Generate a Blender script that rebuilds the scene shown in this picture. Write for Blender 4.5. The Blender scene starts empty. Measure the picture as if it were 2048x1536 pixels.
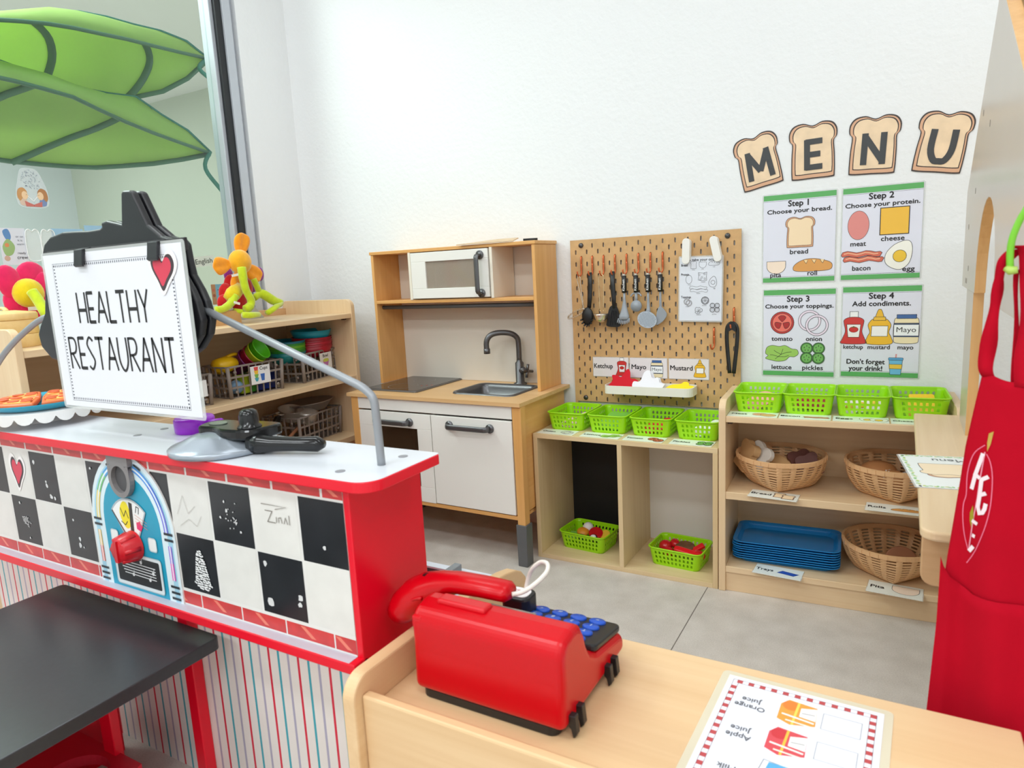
import bpy, bmesh, math, random
from mathutils import Vector, Matrix, Euler
from math import sin, cos, pi, radians, sqrt
random.seed(7)
S = bpy.context.scene
COL = S.collection

# ---------------------------------------------------------------- camera
CAM = Vector((0.9848, -2.1645, 0.9486))
def _cam():
    yaw, pit, rol, f = 0.5224, -0.1663, -0.0511, 1366.5
    fwd = Vector((-sin(yaw)*cos(pit), cos(yaw)*cos(pit), sin(pit)))
    right = Vector((cos(yaw), sin(yaw), 0)); up = right.cross(fwd)
    r2 = right*cos(rol) + up*sin(rol); u2 = -right*sin(rol) + up*cos(rol)
    d = bpy.data.cameras.new('camera'); o = bpy.data.objects.new('camera', d); COL.objects.link(o)
    m = Matrix((r2, u2, -fwd)).transposed().to_4x4(); m.translation = CAM
    o.matrix_world = m
    d.sensor_width = 36.0; d.sensor_fit = 'HORIZONTAL'; d.lens = f*36.0/2048.0
    d.clip_start = 0.02
    d.dof.use_dof = True; d.dof.focus_distance = 2.45; d.dof.aperture_fstop = 9.0
    S.camera = o
_cam()
# ---------------------------------------------------------------- world and view
w = bpy.data.worlds.new('world'); S.world = w; w.use_nodes = True
w.node_tree.nodes['Background'].inputs[0].default_value = (0.9, 0.95, 1, 1)
w.node_tree.nodes['Background'].inputs[1].default_value = 0.3
S.view_settings.view_transform = 'Standard'; S.view_settings.look = 'None'
S.view_settings.gamma = 1.0; S.view_settings.exposure = -0.04; S.view_settings.use_curve_mapping = False
S.cycles.max_bounces = 10; S.cycles.diffuse_bounces = 5; S.cycles.glossy_bounces = 4
S.cycles.transparent_max_bounces = 12
S.cycles.caustics_reflective = False; S.cycles.caustics_refractive = False
S.cycles.sample_clamp_indirect = 4.0
# ---------------------------------------------------------------- ceiling lights of the two rooms, plus an added fill over the leaves
LIGHT_K = 1.0
def area(name, loc, sx, sy, power, color=(0.915, 0.965, 1.0)):
    d = bpy.data.lights.new(name, 'AREA'); d.shape = 'RECTANGLE'; d.size = sx; d.size_y = sy
    d.energy = power*LIGHT_K; d.color = color
    o = bpy.data.objects.new(name, d); COL.objects.link(o); o.location = loc
    return o
for lx in (-0.35, 1.6):
    for ly, pw in ((-0.95, 9), (-2.6, 19), (-4.2, 34)):
        area('ceiling_or_fill_lamp', (lx, ly, 2.68), 1.2, 0.3, pw)
for lx in (-3.0, -5.6):
    for ly in (0.6, -1.2, -3.6):
        area('ceiling_or_fill_lamp', (lx, ly, 2.66), 0.6, 1.2, 24, (0.96, 0.98, 1.0))
area('ceiling_or_fill_lamp', (-1.95, -1.5, 2.66), 0.6, 1.2, 55, (0.96, 0.98, 1.0))  # added fill lamp, no known fixture: brightens the leaf canopies from above

# ---------------------------------------------------------------- materials
def lin(c):
    c = c/255.0
    return c/12.92 if c <= 0.04045 else ((c+0.055)/1.055)**2.4
def rgb(r, g, b): return (lin(r), lin(g), lin(b), 1)
MATS = {}
def mat(name, col, rough=0.5, metal=0.0, spec=0.5, noise=0.0, nscale=8, bump=0.0, bscale=200, coat=0.0, alpha=1.0, trans=0.0, sheen=0.0):
    if name in MATS: return MATS[name]
    m = bpy.data.materials.new(name); m.use_nodes = True; nt = m.node_tree; n = nt.nodes; L = nt.links
    b = n['Principled BSDF']; c = rgb(*col)
    b.inputs['Base Color'].default_value = c; b.inputs['Roughness'].default_value = rough
    b.inputs['Metallic'].default_value = metal; b.inputs['Specular IOR Level'].default_value = spec
    b.inputs['Coat Weight'].default_value = coat; b.inputs['Alpha'].default_value = alpha
    b.inputs['Transmission Weight'].default_value = trans; b.inputs['Sheen Weight'].default_value = sheen
    m.diffuse_color = c
    if noise or bump:
        tc = n.new('ShaderNodeTexCoord')
    if noise:
        t = n.new('ShaderNodeTexNoise'); t.inputs['Scale'].default_value = nscale; t.inputs['Detail'].default_value = 4
        L.new(tc.outputs['Object'], t.inputs['Vector'])
        r = n.new('ShaderNodeValToRGB')
        r.color_ramp.elements[0].position = 0.3; r.color_ramp.elements[1].position = 0.7
        r.color_ramp.elements[0].color = [x*(1-noise) for x in c[:3]]+[1]
        r.color_ramp.elements[1].color = [min(1, x*(1+noise*.6)) for x in c[:3]]+[1]
        L.new(t.outputs['Fac'], r.inputs['Fac']); L.new(r.outputs['Color'], b.inputs['Base Color'])
    if bump:
        t2 = n.new('ShaderNodeTexNoise'); t2.inputs['Scale'].default_value = bscale; t2.inputs['Detail'].default_value = 3
        L.new(tc.outputs['Object'], t2.inputs['Vector'])
        bp = n.new('ShaderNodeBump'); bp.inputs['Strength'].default_value = bump; bp.inputs['Distance'].default_value = 0.002
        L.new(t2.outputs['Fac'], bp.inputs['Height']); L.new(bp.outputs['Normal'], b.inputs['Normal'])
    MATS[name] = m
    return m
def wood(name, c1, c2, axis='x', rough=0.4, fine=60, coat=0.0):
    if name in MATS: return MATS[name]
    m = bpy.data.materials.new(name); m.use_nodes = True; nt = m.node_tree; n = nt.nodes; L = nt.links
    b = n['Principled BSDF']; b.inputs['Roughness'].default_value = rough; b.inputs['Coat Weight'].default_value = coat
    tc = n.new('ShaderNodeTexCoord'); mp = n.new('ShaderNodeMapping')
    sc = {'x': (2.2, fine, fine), 'y': (fine, 2.2, fine), 'z': (fine, fine, 2.2)}[axis]
    mp.inputs['Scale'].default_value = sc
    L.new(tc.outputs['Object'], mp.inputs['Vector'])
    t = n.new('ShaderNodeTexNoise'); t.inputs['Scale'].default_value = 1.0; t.inputs['Detail'].default_value = 6; t.inputs['Distortion'].default_value = 0.6
    L.new(mp.outputs['Vector'], t.inputs['Vector'])
    mp2 = n.new('ShaderNodeMapping'); mp2.inputs['Scale'].default_value = tuple(x*0.16 for x in sc)
    L.new(tc.outputs['Object'], mp2.inputs['Vector'])
    t2 = n.new('ShaderNodeTexNoise'); t2.inputs['Scale'].default_value = 1.0; t2.inputs['Detail'].default_value = 3; t2.inputs['Distortion'].default_value = 1.2
    L.new(mp2.outputs['Vector'], t2.inputs['Vector'])
    ad = n.new('ShaderNodeMath'); ad.operation = 'MULTIPLY_ADD'; ad.inputs[1].default_value = 0.5
    hf = n.new('ShaderNodeMath'); hf.operation = 'MULTIPLY'; hf.inputs[1].default_value = 0.5
    L.new(t2.outputs['Fac'], hf.inputs[0]); L.new(t.outputs['Fac'], ad.inputs[0]); L.new(hf.outputs[0], ad.inputs[2])
    r = n.new('ShaderNodeValToRGB'); r.color_ramp.elements[0].position = 0.33; r.color_ramp.elements[1].position = 0.66
    r.color_ramp.elements[0].color = rgb(*c2); r.color_ramp.elements[1].color = rgb(*c1)
    L.new(ad.outputs[0], r.inputs['Fac']); L.new(r.outputs['Color'], b.inputs['Base Color'])
    m.diffuse_color = rgb(*c1); MATS[name] = m
    return m
def woods(base, c1, c2, **k): return {a: wood(base+'_'+a, c1, c2, a, **k) for a in 'xyz'}
MAPLE = woods('maple_laminate', (233, 206, 168), (221, 189, 147), rough=0.38)
DESKW = woods('desk_maple', (230, 196, 152), (218, 180, 134), rough=0.4)
MAPLED = woods('maple_edge', (220, 182, 138), (202, 160, 116), rough=0.45)
OAK = woods('pale_oak', (222, 198, 156), (208, 180, 134), rough=0.45)
BIRCH = woods('honey_birch', (230, 178, 112), (216, 158, 90), rough=0.4)
BIRCHT = woods('birch_worktop', (224, 184, 134), (212, 168, 114), rough=0.38)
WHITE = mat('white_paint', (238, 236, 230), 0.35)
PAPER = mat('white_paper', (240, 240, 246), 0.35)
INK = mat('black_ink', (32, 30, 32), 0.5)
GREYM = mat('grey_metal', (104, 104, 106), 0.38, 0.75)
DGREY = mat('dark_grey_plastic', (92, 94, 96), 0.45)
BLACKP = mat('black_plastic', (22, 22, 25), 0.3)
LIME = mat('lime_plastic', (158, 222, 12), 0.35)
RED = mat('red_paint', (228, 6, 38), 0.32)

# ---------------------------------------------------------------- mesh builder
def rrect(w, h, r, n=5, cx=0, cy=0):
    p = []
    for (sx, sy, a0) in ((1, 1, 0), (-1, 1, 90), (-1, -1, 180), (1, -1, 270)):
        for i in range(n+1):
            a = radians(a0+90*i/n)
            p.append((cx+sx*(w/2-r)+r*cos(a), cy+sy*(h/2-r)+r*sin(a)))
    return p
def circ(r, n=24, cx=0, cy=0, ry=None, rot=0):
    ry = r if ry is None else ry; o = []
    for i in range(n):
        x, y = r*cos(2*pi*i/n), ry*sin(2*pi*i/n)
        o.append((cx+x*cos(rot)-y*sin(rot), cy+x*sin(rot)+y*cos(rot)))
    return o
def crv(pts, n=6, closed=True):
    """Catmull-Rom through 2D or 3D points."""
    P = [Vector(p) for p in pts]; N = len(P); out = []
    for i in range(N if closed else N-1):
        g = (lambda k: P[k % N]) if closed else (lambda k: P[min(max(k, 0), N-1)])
        a, b, c, d = g(i-1), g(i), g(i+1), g(i+2)
        for k in range(n):
            t = k/n
            out.append(0.5*((2*b)+(c-a)*t+(2*a-5*b+4*c-d)*t*t+(3*b-a-3*c+d)*t**3))
    if not closed: out.append(P[-1])
    return [tuple(v) for v in out]
class MB:
    def __init__(s): s.v = []; s.f = []; s.m = []; s.sm = []
    def add(s, vs, fs, mi=0, sm=False):
        b = len(s.v); s.v += [tuple(v) for v in vs]
        for f in fs: s.f.append(tuple(b+i for i in f)); s.m.append(mi); s.sm.append(sm)
        return s
    def box(s, x0, y0, z0, x1, y1, z1, mi=0):
        vs = [(x, y, z) for z in (z0, z1) for y in (y0, y1) for x in (x0, x1)]
        return s.add(vs, [(0, 2, 3, 1), (4, 5, 7, 6), (0, 1, 5, 4), (2, 6, 7, 3), (0, 4, 6, 2), (1, 3, 7, 5)], mi)
    def prism(s, poly, axis, a, b, mi=0, sm=False, mi_side=None):
        """poly in the plane normal to axis: x->(y,z), y->(x,z), z->(x,y)"""
        def P(u, v, t): return {'x': (t, u, v), 'y': (u, t, v), 'z': (u, v, t)}[axis]
        n = len(poly)
        vs = [P(u, v, a) for u, v in poly]+[P(u, v, b) for u, v in poly]
        ar = sum(poly[i][0]*poly[(i+1) % n][1]-poly[(i+1) % n][0]*poly[i][1] for i in range(n))
        flip = (ar > 0) == (axis != 'y'); flip = flip if b > a else not flip
        c0 = tuple(range(n)); c1 = tuple(range(n, 2*n))
        caps = [c0[::-1], c1] if flip else [c0, c1[::-1]]
        sides = [((i, (i+1) % n, n+(i+1) % n, n+i) if flip else (i, n+i, n+(i+1) % n, (i+1) % n)) for i in range(n)]
        bse = len(s.v); s.v += vs
        for f in caps: s.f.append(tuple(bse+i for i in f)); s.m.append(mi); s.sm.append(False)
        for f in sides: s.f.append(tuple(bse+i for i in f)); s.m.append(mi if mi_side is None else mi_side); s.sm.append(sm)
        return s
    def tube(s, pts, r, n=10, closed=False, mi=0, ry=None, cap=True):
        P = [Vector(p) for p in pts]; N = len(P); R = r if isinstance(r, (list, tuple)) else [r]*N
        RY = R if ry is None else (ry if isinstance(ry, (list, tuple)) else [ry]*N)
        vs = []; prev = None
        for i in range(N):
            t = (P[(i+1) % N]-P[i-1]) if closed else (P[min(i+1, N-1)]-P[max(i-1, 0)])
            if t.length < 1e-9: t = Vector((0, 0, 1))
            t.normalize()
            if prev is None:
                u = t.cross(Vector((0, 0, 1)));
                if u.length < 1e-3: u = Vector((1, 0, 0))
            else: u = prev-t*prev.dot(t)
            u.normalize(); prev = u; w_ = t.cross(u)
            for k in range(n):
                a = 2*pi*k/n; vs.append(P[i]+u*(cos(a)*R[i])+w_*(sin(a)*RY[i]))
        fs = []
        for i in range(N if closed else N-1):
            j = (i+1) % N
            for k in range(n): fs.append((i*n+k, i*n+(k+1) % n, j*n+(k+1) % n, j*n+k))
        if not closed and cap: fs += [tuple(range(n))[::-1], tuple((N-1)*n+k for k in range(n))]
        return s.add(vs, fs, mi, True)
    def lathe(s, prof, n=24, c=(0, 0, 0), mi=0, sm=True, ry=1.0):
        vs = []; rings = []
        for (r, z) in prof:
            if r < 1e-6: rings.append([len(vs)]); vs.append((c[0], c[1], c[2]+z))
            else:
                rings.append(list(range(len(vs), len(vs)+n)))
                vs += [(c[0]+r*cos(2*pi*k/n), c[1]+ry*r*sin(2*pi*k/n), c[2]+z) for k in range(n)]
        fs = []
        for a, b in zip(rings, rings[1:]):
            if len(a) == 1 and len(b) == 1: continue
            for k in range(n):
                k2 = (k+1) % n
                if len(a) == 1: fs.append((a[0], b[k2], b[k])) 
                elif len(b) == 1: fs.append((a[k], a[k2], b[0]))
                else: fs.append((a[k], a[k2], b[k2], b[k]))
        return s.add(vs, fs, mi, sm)
    def ball(s, c, r, nu=16, nv=10, mi=0):
        rx, ry_, rz = r if isinstance(r, (tuple, list)) else (r, r, r)
        b = len(s.v); s.lathe([(sin(pi*i/nv), -cos(pi*i/nv)) for i in range(nv+1)], nu, (0, 0, 0), mi)
        for i in range(b, len(s.v)):
            x, y, z = s.v[i]; s.v[i] = (c[0]+x*rx, c[1]+y*ry_, c[2]+z*rz)
        return s
    def xf(s, M, start=0):
        for i in range(start, len(s.v)): s.v[i] = tuple(M @ Vector(s.v[i]))
        return s
    def patch(s, c, nu, nv, hole=None, mi=0, skip=None):
        """bilinear wall between corners c (bl, br, tr, tl); hole = list of 4 (u,v) in a cell"""
        A, B, C, D = [Vector(p) for p in c]
        def pt(u, v): return (A*(1-u)+B*u)*(1-v)+(D*(1-u)+C*u)*v
        for i in range(nu):
            for j in range(nv):
                q = [pt(i/nu, j/nv), pt((i+1)/nu, j/nv), pt((i+1)/nu, (j+1)/nv), pt(i/nu, (j+1)/nv)]
                if hole is None or (skip and skip(i, j)): s.add(q, [(0, 1, 2, 3)], mi); continue
                h = [pt((i+a)/nu, (j+b)/nv) for a, b in hole]
                s.add(q+h, [(0, 1, 5, 4), (1, 2, 6, 5), (2, 3, 7, 6), (3, 0, 4, 7)], mi)
        return s
    def obj(s, name, mats, parent=None, bevel=0, seg=2, solid=0, sub=0, loc=None, rot=None, weld=False, ang=35):
        me = bpy.data.meshes.new(name); me.from_pydata(s.v, [], s.f)
        mats = mats if isinstance(mats, (list, tuple)) else [mats]
        for m in mats: me.materials.append(m)
        for p, mi, sm in zip(me.polygons, s.m, s.sm): p.material_index = mi; p.use_smooth = sm
        me.update()
        o = bpy.data.objects.new(name, me); COL.objects.link(o)
        if parent: o.parent = parent
        if loc: o.location = loc
        if rot: o.rotation_euler = rot
        if weld:
            md = o.modifiers.new('w', 'WELD'); md.merge_threshold = 1e-5
        if sub:
            md = o.modifiers.new('u', 'SUBSURF'); md.levels = sub; md.render_levels = sub
        if solid:
            md = o.modifiers.new('s', 'SOLIDIFY'); md.thickness = abs(solid); md.offset = 0 if solid > 0 else -1
        if bevel:
            md = o.modifiers.new('b', 'BEVEL'); md.width = bevel; md.segments = seg; md.limit_method = 'ANGLE'; md.angle_limit = radians(ang)
            md.harden_normals = False
        return o
def box(name, m, x0, y0, z0, x1, y1, z1, parent=None, bevel=0.0015, **k):
    return MB().box(min(x0, x1), min(y0, y1), min(z0, z1), max(x0, x1), max(y0, y1), max(z0, z1)).obj(name, m, parent, bevel=bevel, **k)
def tag(o, label, cat, group=None):
    o['label'] = label; o['category'] = cat
    if group: o['group'] = group
    return o
def thing(name, label, cat, loc=(0, 0, 0), rot=(0, 0, 0), group=None):
    o = bpy.data.objects.new(name, None); COL.objects.link(o); o.empty_display_size = 0.05
    o.location = loc; o.rotation_euler = rot if isinstance(rot, (tuple, list)) else (0, 0, rot)
    return tag(o, label, cat, group)
def struct(o): o['kind'] = 'structure'; return o
def dup(root, loc, rot=None, label=None, group=None):
    def cp(o, par):
        c = o.copy(); COL.objects.link(c)
        if par: c.parent = par
        for ch in KIDS.get(o.name, []): cp(ch, c)
        return c
    KIDS = {}
    for o in COL.objects:
        if o.parent: KIDS.setdefault(o.parent.name, []).append(o)
    r = cp(root, None); r.location = loc
    if rot is not None: r.rotation_euler = rot if isinstance(rot, (tuple, list)) else (0, 0, rot)
    if label: r['label'] = label
    if group: r['group'] = group
    return r

# ---------------------------------------------------------------- flat printed artwork (real prints on real paper)
_TXT = {}
def text2d(t, bold=0.0):
    k = (t, bold)
    if k in _TXT: return _TXT[k]
    c = bpy.data.curves.new('t', 'FONT'); c.body = t; c.size = 1.0; c.offset = bold; c.resolution_u = 3
    o = bpy.data.objects.new('t', c); me = o.to_mesh()
    vs = [(v.co.x, v.co.y) for v in me.vertices]; fs = [tuple(p.vertices) for p in me.polygons]
    o.to_mesh_clear(); bpy.data.objects.remove(o); bpy.data.curves.remove(c)
    xs = [v[0] for v in vs] or [0]
    _TXT[k] = (vs, fs, min(xs), max(xs)); return _TXT[k]
class Art:
    STEP = 0.000035
    def __init__(s, z=0.0006): s.mb = MB(); s.mats = []; s.z = z; s.n = 0; s.flat = False
    def mi(s, m):
        if isinstance(m, tuple): m = mat('print_%02x%02x%02x' % m, m, 0.4)
        if m not in s.mats: s.mats.append(m)
        return s.mats.index(m)
    def lay(s):
        if not s.flat: s.n += 1
        return s.z+max(1, s.n)*s.STEP
    def fill(s, poly, m):
        z = s.lay(); n = len(poly)
        ar = sum(poly[i][0]*poly[(i+1) % n][1]-poly[(i+1) % n][0]*poly[i][1] for i in range(n))
        q = poly if ar > 0 else poly[::-1]
        s.mb.add([(x, y, z) for x, y in q], [tuple(range(n))], s.mi(m)); return s
    def line(s, pts, w, m, closed=False):
        z = s.lay(); P = [Vector(p[:2]) for p in pts]; N = len(P); k = s.mi(m); vs = []
        if N < 2: return s
        for i in range(N):
            a = P[i]-P[i-1] if (closed or i) else P[1]-P[0]
            b = P[(i+1) % N]-P[i] if (closed or i < N-1) else P[-1]-P[-2]
            if a.length < 1e-9: a = b
            if b.length < 1e-9: b = a
            a = a.normalized(); b = b.normalized(); t = a+b
            t = t.normalized() if t.length > 1e-3 else a
            nrm = Vector((-t.y, t.x)); c = max(0.45, abs(nrm.dot(Vector((-a.y, a.x)))))
            vs += [P[i]+nrm*(w/2/c), P[i]-nrm*(w/2/c)]
        fs = []
        for i in range(N if closed else N-1):
            j = (i+1) % N; fs.append((2*i+1, 2*j+1, 2*j, 2*i))
        s.mb.add([(v.x, v.y, z) for v in vs], fs, k); return s
    def shape(s, poly, m, w=0.0, ink=None):
        if m is not None: s.fill(poly, m)
        if w: s.line(poly, w, ink or INK, True)
        return s
    def text(s, t, x, y, size, m=None, bold=0.0, al='C', sx=1.0, rot=0.0, fit=None):
        vs, fs, x0, x1 = text2d(t, 0.0); z = s.lay(); k = s.mi(m or INK)
        if fit: sx = fit/((x1-x0)*size)
        off = {'C': -(x0+x1)/2, 'L': -x0, 'R': -x1}[al]
        o = []
        for a, b in vs:
            a = (a+off)*size*sx; b = b*size
            o.append((x+a*cos(rot)-b*sin(rot), y+a*sin(rot)+b*cos(rot), z))
        s.mb.add(o, fs, k)
        if bold:
            d = bold*size
            for q, (dx, dy) in enumerate(((d, 0), (-d, 0), (0, d), (0, -d))): s.mb.add([(p[0]+dx, p[1]+dy, p[2]+2.5e-5*(q+1)) for p in o], fs, k)
        return s
    def obj(s, name, parent, **k): return s.mb.obj(name, s.mats, parent, **k)
FILM = mat('laminate_film', (235, 238, 235), 0.12, alpha=0.35)
def sheet(parent, w, h, m=None, lam=0.0, th=0.0006, name='sheet', r=0.0):
    """paper in local XY, centred"""
    if lam: MB().prism(rrect(w+2*lam, h+2*lam, max(0.003, lam)), 'z', -0.0004, 0.0000).obj('laminate', FILM, parent)
    p = rrect(w, h, r) if r else [(-w/2, -h/2), (w/2, -h/2), (w/2, h/2), (-w/2, h/2)]
    return MB().prism(p, 'z', 0.0, th).obj(name, m or PAPER, parent)
WALLROT = (pi/2, 0, 0)          # local x right, y up, faces -Y
# ================================================================ room shell
WALLM = mat('white_wall', (236, 238, 239), 0.55, bump=0.7, bscale=60)
XC = -1.239
def floor_mat():
    m = bpy.data.materials.new('vinyl_floor'); m.use_nodes = True; nt = m.node_tree; n = nt.nodes; L = nt.links
    b = n['Principled BSDF']; b.inputs['Roughness'].default_value = 0.42
    tc = n.new('ShaderNodeTexCoord'); t = n.new('ShaderNodeTexNoise'); t.inputs['Scale'].default_value = 330; t.inputs['Detail'].default_value = 2
    L.new(tc.outputs['Object'], t.inputs['Vector'])
    t2 = n.new('ShaderNodeTexNoise'); t2.inputs['Scale'].default_value = 14; t2.inputs['Detail'].default_value = 5
    L.new(tc.outputs['Object'], t2.inputs['Vector'])
    r = n.new('ShaderNodeValToRGB'); r.color_ramp.elements[0].position = 0.3; r.color_ramp.elements[1].position = 0.72
    r.color_ramp.elements[0].color = rgb(184, 176, 168); r.color_ramp.elements[1].color = rgb(218, 211, 204)
    a = n.new('ShaderNodeMath'); a.operation = 'MULTIPLY_ADD'; a.inputs[1].default_value = 0.5
    h = n.new('ShaderNodeMath'); h.operation = 'MULTIPLY'; h.inputs[1].default_value = 0.5
    L.new(t.outputs['Fac'], h.inputs[0]); L.new(t2.outputs['Fac'], a.inputs[0]); L.new(h.outputs[0], a.inputs[2])
    L.new(a.outputs[0], r.inputs['Fac']); L.new(r.outputs['Color'], b.inputs['Base Color'])
    return m
struct(box('floor', floor_mat(), -7.1, -5.6, -0.1, 3.3, 2.5, 0, bevel=0))
seam = MB()
for x in (-1.48, 0.52, 2.52): seam.box(x-0.0012, -5.5, 0, x+0.0012, -0.001, 0.0004)
struct(seam.obj('trim_1', mat('seam', (120, 112, 106), 0.6)))
struct(box('wall_back', WALLM, XC-0.12, 0, 0, 3.3, 0.12, 2.72, bevel=0))
struct(box('wall_right', WALLM, 3.2, -5.6, 0, 3.3, 0, 2.72, bevel=0))
struct(box('wall_front', WALLM, -7.1, -5.6, 0, 3.3, -5.5, 2.72, bevel=0))
struct(box('ceiling', mat('ceiling_white', (240, 240, 238), 0.7), -7.1, -5.6, 2.72, 3.3, 2.5, 2.82, bevel=0))
# left wall with the long window
wl = MB()
wl.box(XC-0.12, -0.243, 0, XC, 0.0, 2.72)
wl.box(XC-0.12, -5.5, 0, XC, -0.243, 0.79)
wl.box(XC-0.12, -5.5, 2.35, XC, -0.243, 2.72)
struct(wl.obj('wall_left', WALLM))
def glass():
    m = bpy.data.materials.new('green_glass'); m.use_nodes = True; nt = m.node_tree; n = nt.nodes; L = nt.links
    n.remove(n['Principled BSDF']); o = n['Material Output']
    t = n.new('ShaderNodeBsdfTransparent'); t.inputs[0].default_value = (0.89, 0.95, 0.925, 1)
    g = n.new('ShaderNodeBsdfGlossy'); g.inputs['Roughness'].default_value = 0.02
    f = n.new('ShaderNodeLayerWeight'); f.inputs[0].default_value = 0.5
    pw = n.new('ShaderNodeMath'); pw.operation = 'POWER'; pw.inputs[1].default_value = 5.0; L.new(f.outputs['Facing'], pw.inputs[0])
    ma = n.new('ShaderNodeMath'); ma.operation = 'MULTIPLY_ADD'; ma.inputs[1].default_value = 0.9; ma.inputs[2].default_value = 0.035; L.new(pw.outputs[0], ma.inputs[0])
    x = n.new('ShaderNodeMixShader'); L.new(ma.outputs[0], x.inputs[0]); L.new(t.outputs[0], x.inputs[1]); L.new(g.outputs[0], x.inputs[2])
    L.new(x.outputs[0], o.inputs['Surface']); return m
GLASS = glass()
ALU = mat('aluminium_frame', (190, 196, 204), 0.4, 0.15)
win = struct(thing('window_1', 'x', 'window'));
for k in ('label', 'category'): del win[k]
fr = MB()
fr.box(XC-0.075, -0.345, 0.79, XC-0.02, -0.243, 2.35); fr.box(XC-0.075, -5.5, 0.79, XC-0.02, -0.345, 0.83)
fr.box(XC-0.075, -5.5, 2.31, XC-0.02, -0.345, 2.35)
fr.box(XC-0.02, -0.304, 0.79, XC+0.004, -0.268, 2.35)
fr.obj('window_frame', ALU, win, bevel=0.002)
box('window_gasket', mat('gasket', (24, 26, 30), 0.4), XC-0.02, -0.331, 0.79, XC-0.004, -0.304, 2.35, win)
MB().box(XC-0.052, -5.5, 0.83, XC-0.046, -0.345, 2.31).obj('window_pane', GLASS, win)
# next room behind the glass
struct(box('wall_next_room', mat('pale_green_wall', (200, 206, 190), 0.6), -7.0, 2.26, 0, XC-0.12, 2.38, 2.72, bevel=0))
struct(box('wall_far_side', mat('pale_grey_wall', (214, 220, 224), 0.6), -7.1, -5.5, 0, -7.0, 2.38, 2.72, bevel=0))
struct(box('wall_next_right', WALLM, XC-0.12, 0.12, 0, XC-0.02, 2.38, 2.72, bevel=0))

# ================================================================ leaf canopies behind the glass
LEAFM = mat('leaf_fabric', (184, 216, 126), 0.7, noise=0.08, nscale=6)
def _translucent(m, col, f):
    nt = m.node_tree; n = nt.nodes; L = nt.links
    t = n.new('ShaderNodeBsdfTranslucent'); t.inputs[0].default_value = rgb(*col); x = n.new('ShaderNodeMixShader'); x.inputs[0].default_value = f
    L.new(n['Principled BSDF'].outputs[0], x.inputs[1]); L.new(t.outputs[0], x.inputs[2]); L.new(x.outputs[0], n['Material Output'].inputs['Surface'])
_translucent(LEAFM, (190, 216, 128), .46)
LEAFE = mat('leaf_trim', (74, 116, 92), 0.6)
LEAFT = mat('leaf_teal_trim', (46, 118, 106), 0.6)
def leaf(label, spine, near, far, ribs, stem):
    t = thing('leaf_canopy', label, 'canopy', group='green leaf canopies behind the window')
    n = len(spine); mb = MB(); vs = []; M = 6
    rows = []
    for i in range(n):
        a, b, c = Vector(near[i]), Vector(spine[i]), Vector(far[i]); row = []
        for k in range(M+1):
            f = k/M
            if f <= .5: p = a.lerp(b, f*2)
            else: p = b.lerp(c, (f-.5)*2)
            p.z += 0.03*sin(pi*(f*2 % 1))*(1-abs(i/(n-1)*2-1))
            row.append(p)
        rows.append(row)
    vs = [p for r in rows for p in r]
    fs = [(i*(M+1)+k, i*(M+1)+k+1, (i+1)*(M+1)+k+1, (i+1)*(M+1)+k) for i in range(n-1) for k in range(M)]
    mb.add(vs, fs, 0, True); mb.obj('canopy_fabric', LEAFM, t, solid=0.003)
    e = MB(); e.tube([r[0] for r in rows], 0.007, 6); e.tube([r[-1] for r in rows], 0.011, 6); e.obj('rim_trim', LEAFE, t)
    e = MB(); e.tube([r[M//2] for r in rows], 0.007, 6); e.obj('spine_trim', LEAFT, t)
    for ra, rb_, rc in ribs:
        pts = []
        for q in range(13):
            v = q/12; r0 = (1-v)**2*ra+2*v*(1-v)*rb_+v*v*rc; i = min(int(r0*(n-1)), n-2); f = r0*(n-1)-i
            kk = M/2+v*M/2; k = min(int(kk), M-1); g = kk-k
            a_ = rows[i][k].lerp(rows[i+1][k], f); b_ = rows[i][k+1].lerp(rows[i+1][k+1], f); pts.append(a_.lerp(b_, g)+Vector((0, 0, -0.006)))
        e = MB(); e.tube(pts, 0.016, 6, ry=0.012); e.obj('rib_trim', LEAFE, t)
    e = MB(); e.tube(crv(stem, 5, False), 0.009, 8); e.obj('stem', LEAFT, t)
    return t
def LC(*a): return [tuple(p) for p in a]
LAS = [(-1.75,-1.138,1.765),(-1.75,-1.066,1.798),(-1.75,-0.989,1.833),(-1.75,-0.908,1.86),(-1.75,-0.822,1.888),(-1.75,-0.731,1.921),(-1.75,-0.633,1.957),(-1.75,-0.531,1.983),(-1.75,-0.426,1.993),(-1.75,-0.318,1.994),(-1.75,-0.199,2.0),(-1.75,-0.081,1.989),(-1.75,0.019,1.942)]
LAN = [(-1.47,-1.246,1.668),(-1.47,-1.182,1.7),(-1.47,-1.114,1.734),(-1.47,-1.043,1.757),(-1.47,-0.968,1.782),(-1.47,-0.89,1.798),(-1.47,-0.808,1.812),(-1.493,-0.708,1.829),(-1.545,-0.585,1.852),(-1.596,-0.452,1.876),(-1.647,-0.308,1.896),(-1.699,-0.152,1.918),(-1.75,0.019,1.942)]
LAF = [(-2.03,-1.062,1.668),(-2.03,-0.989,1.661),(-2.03,-0.911,1.654),(-2.03,-0.825,1.661),(-2.03,-0.732,1.678),(-2.03,-0.633,1.695),(-2.03,-0.527,1.714),(-2.007,-0.428,1.73),(-1.955,-0.339,1.748),(-1.904,-0.247,1.756),(-1.853,-0.151,1.789),(-1.801,-0.058,1.852),(-1.75,0.019,1.938)]
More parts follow.
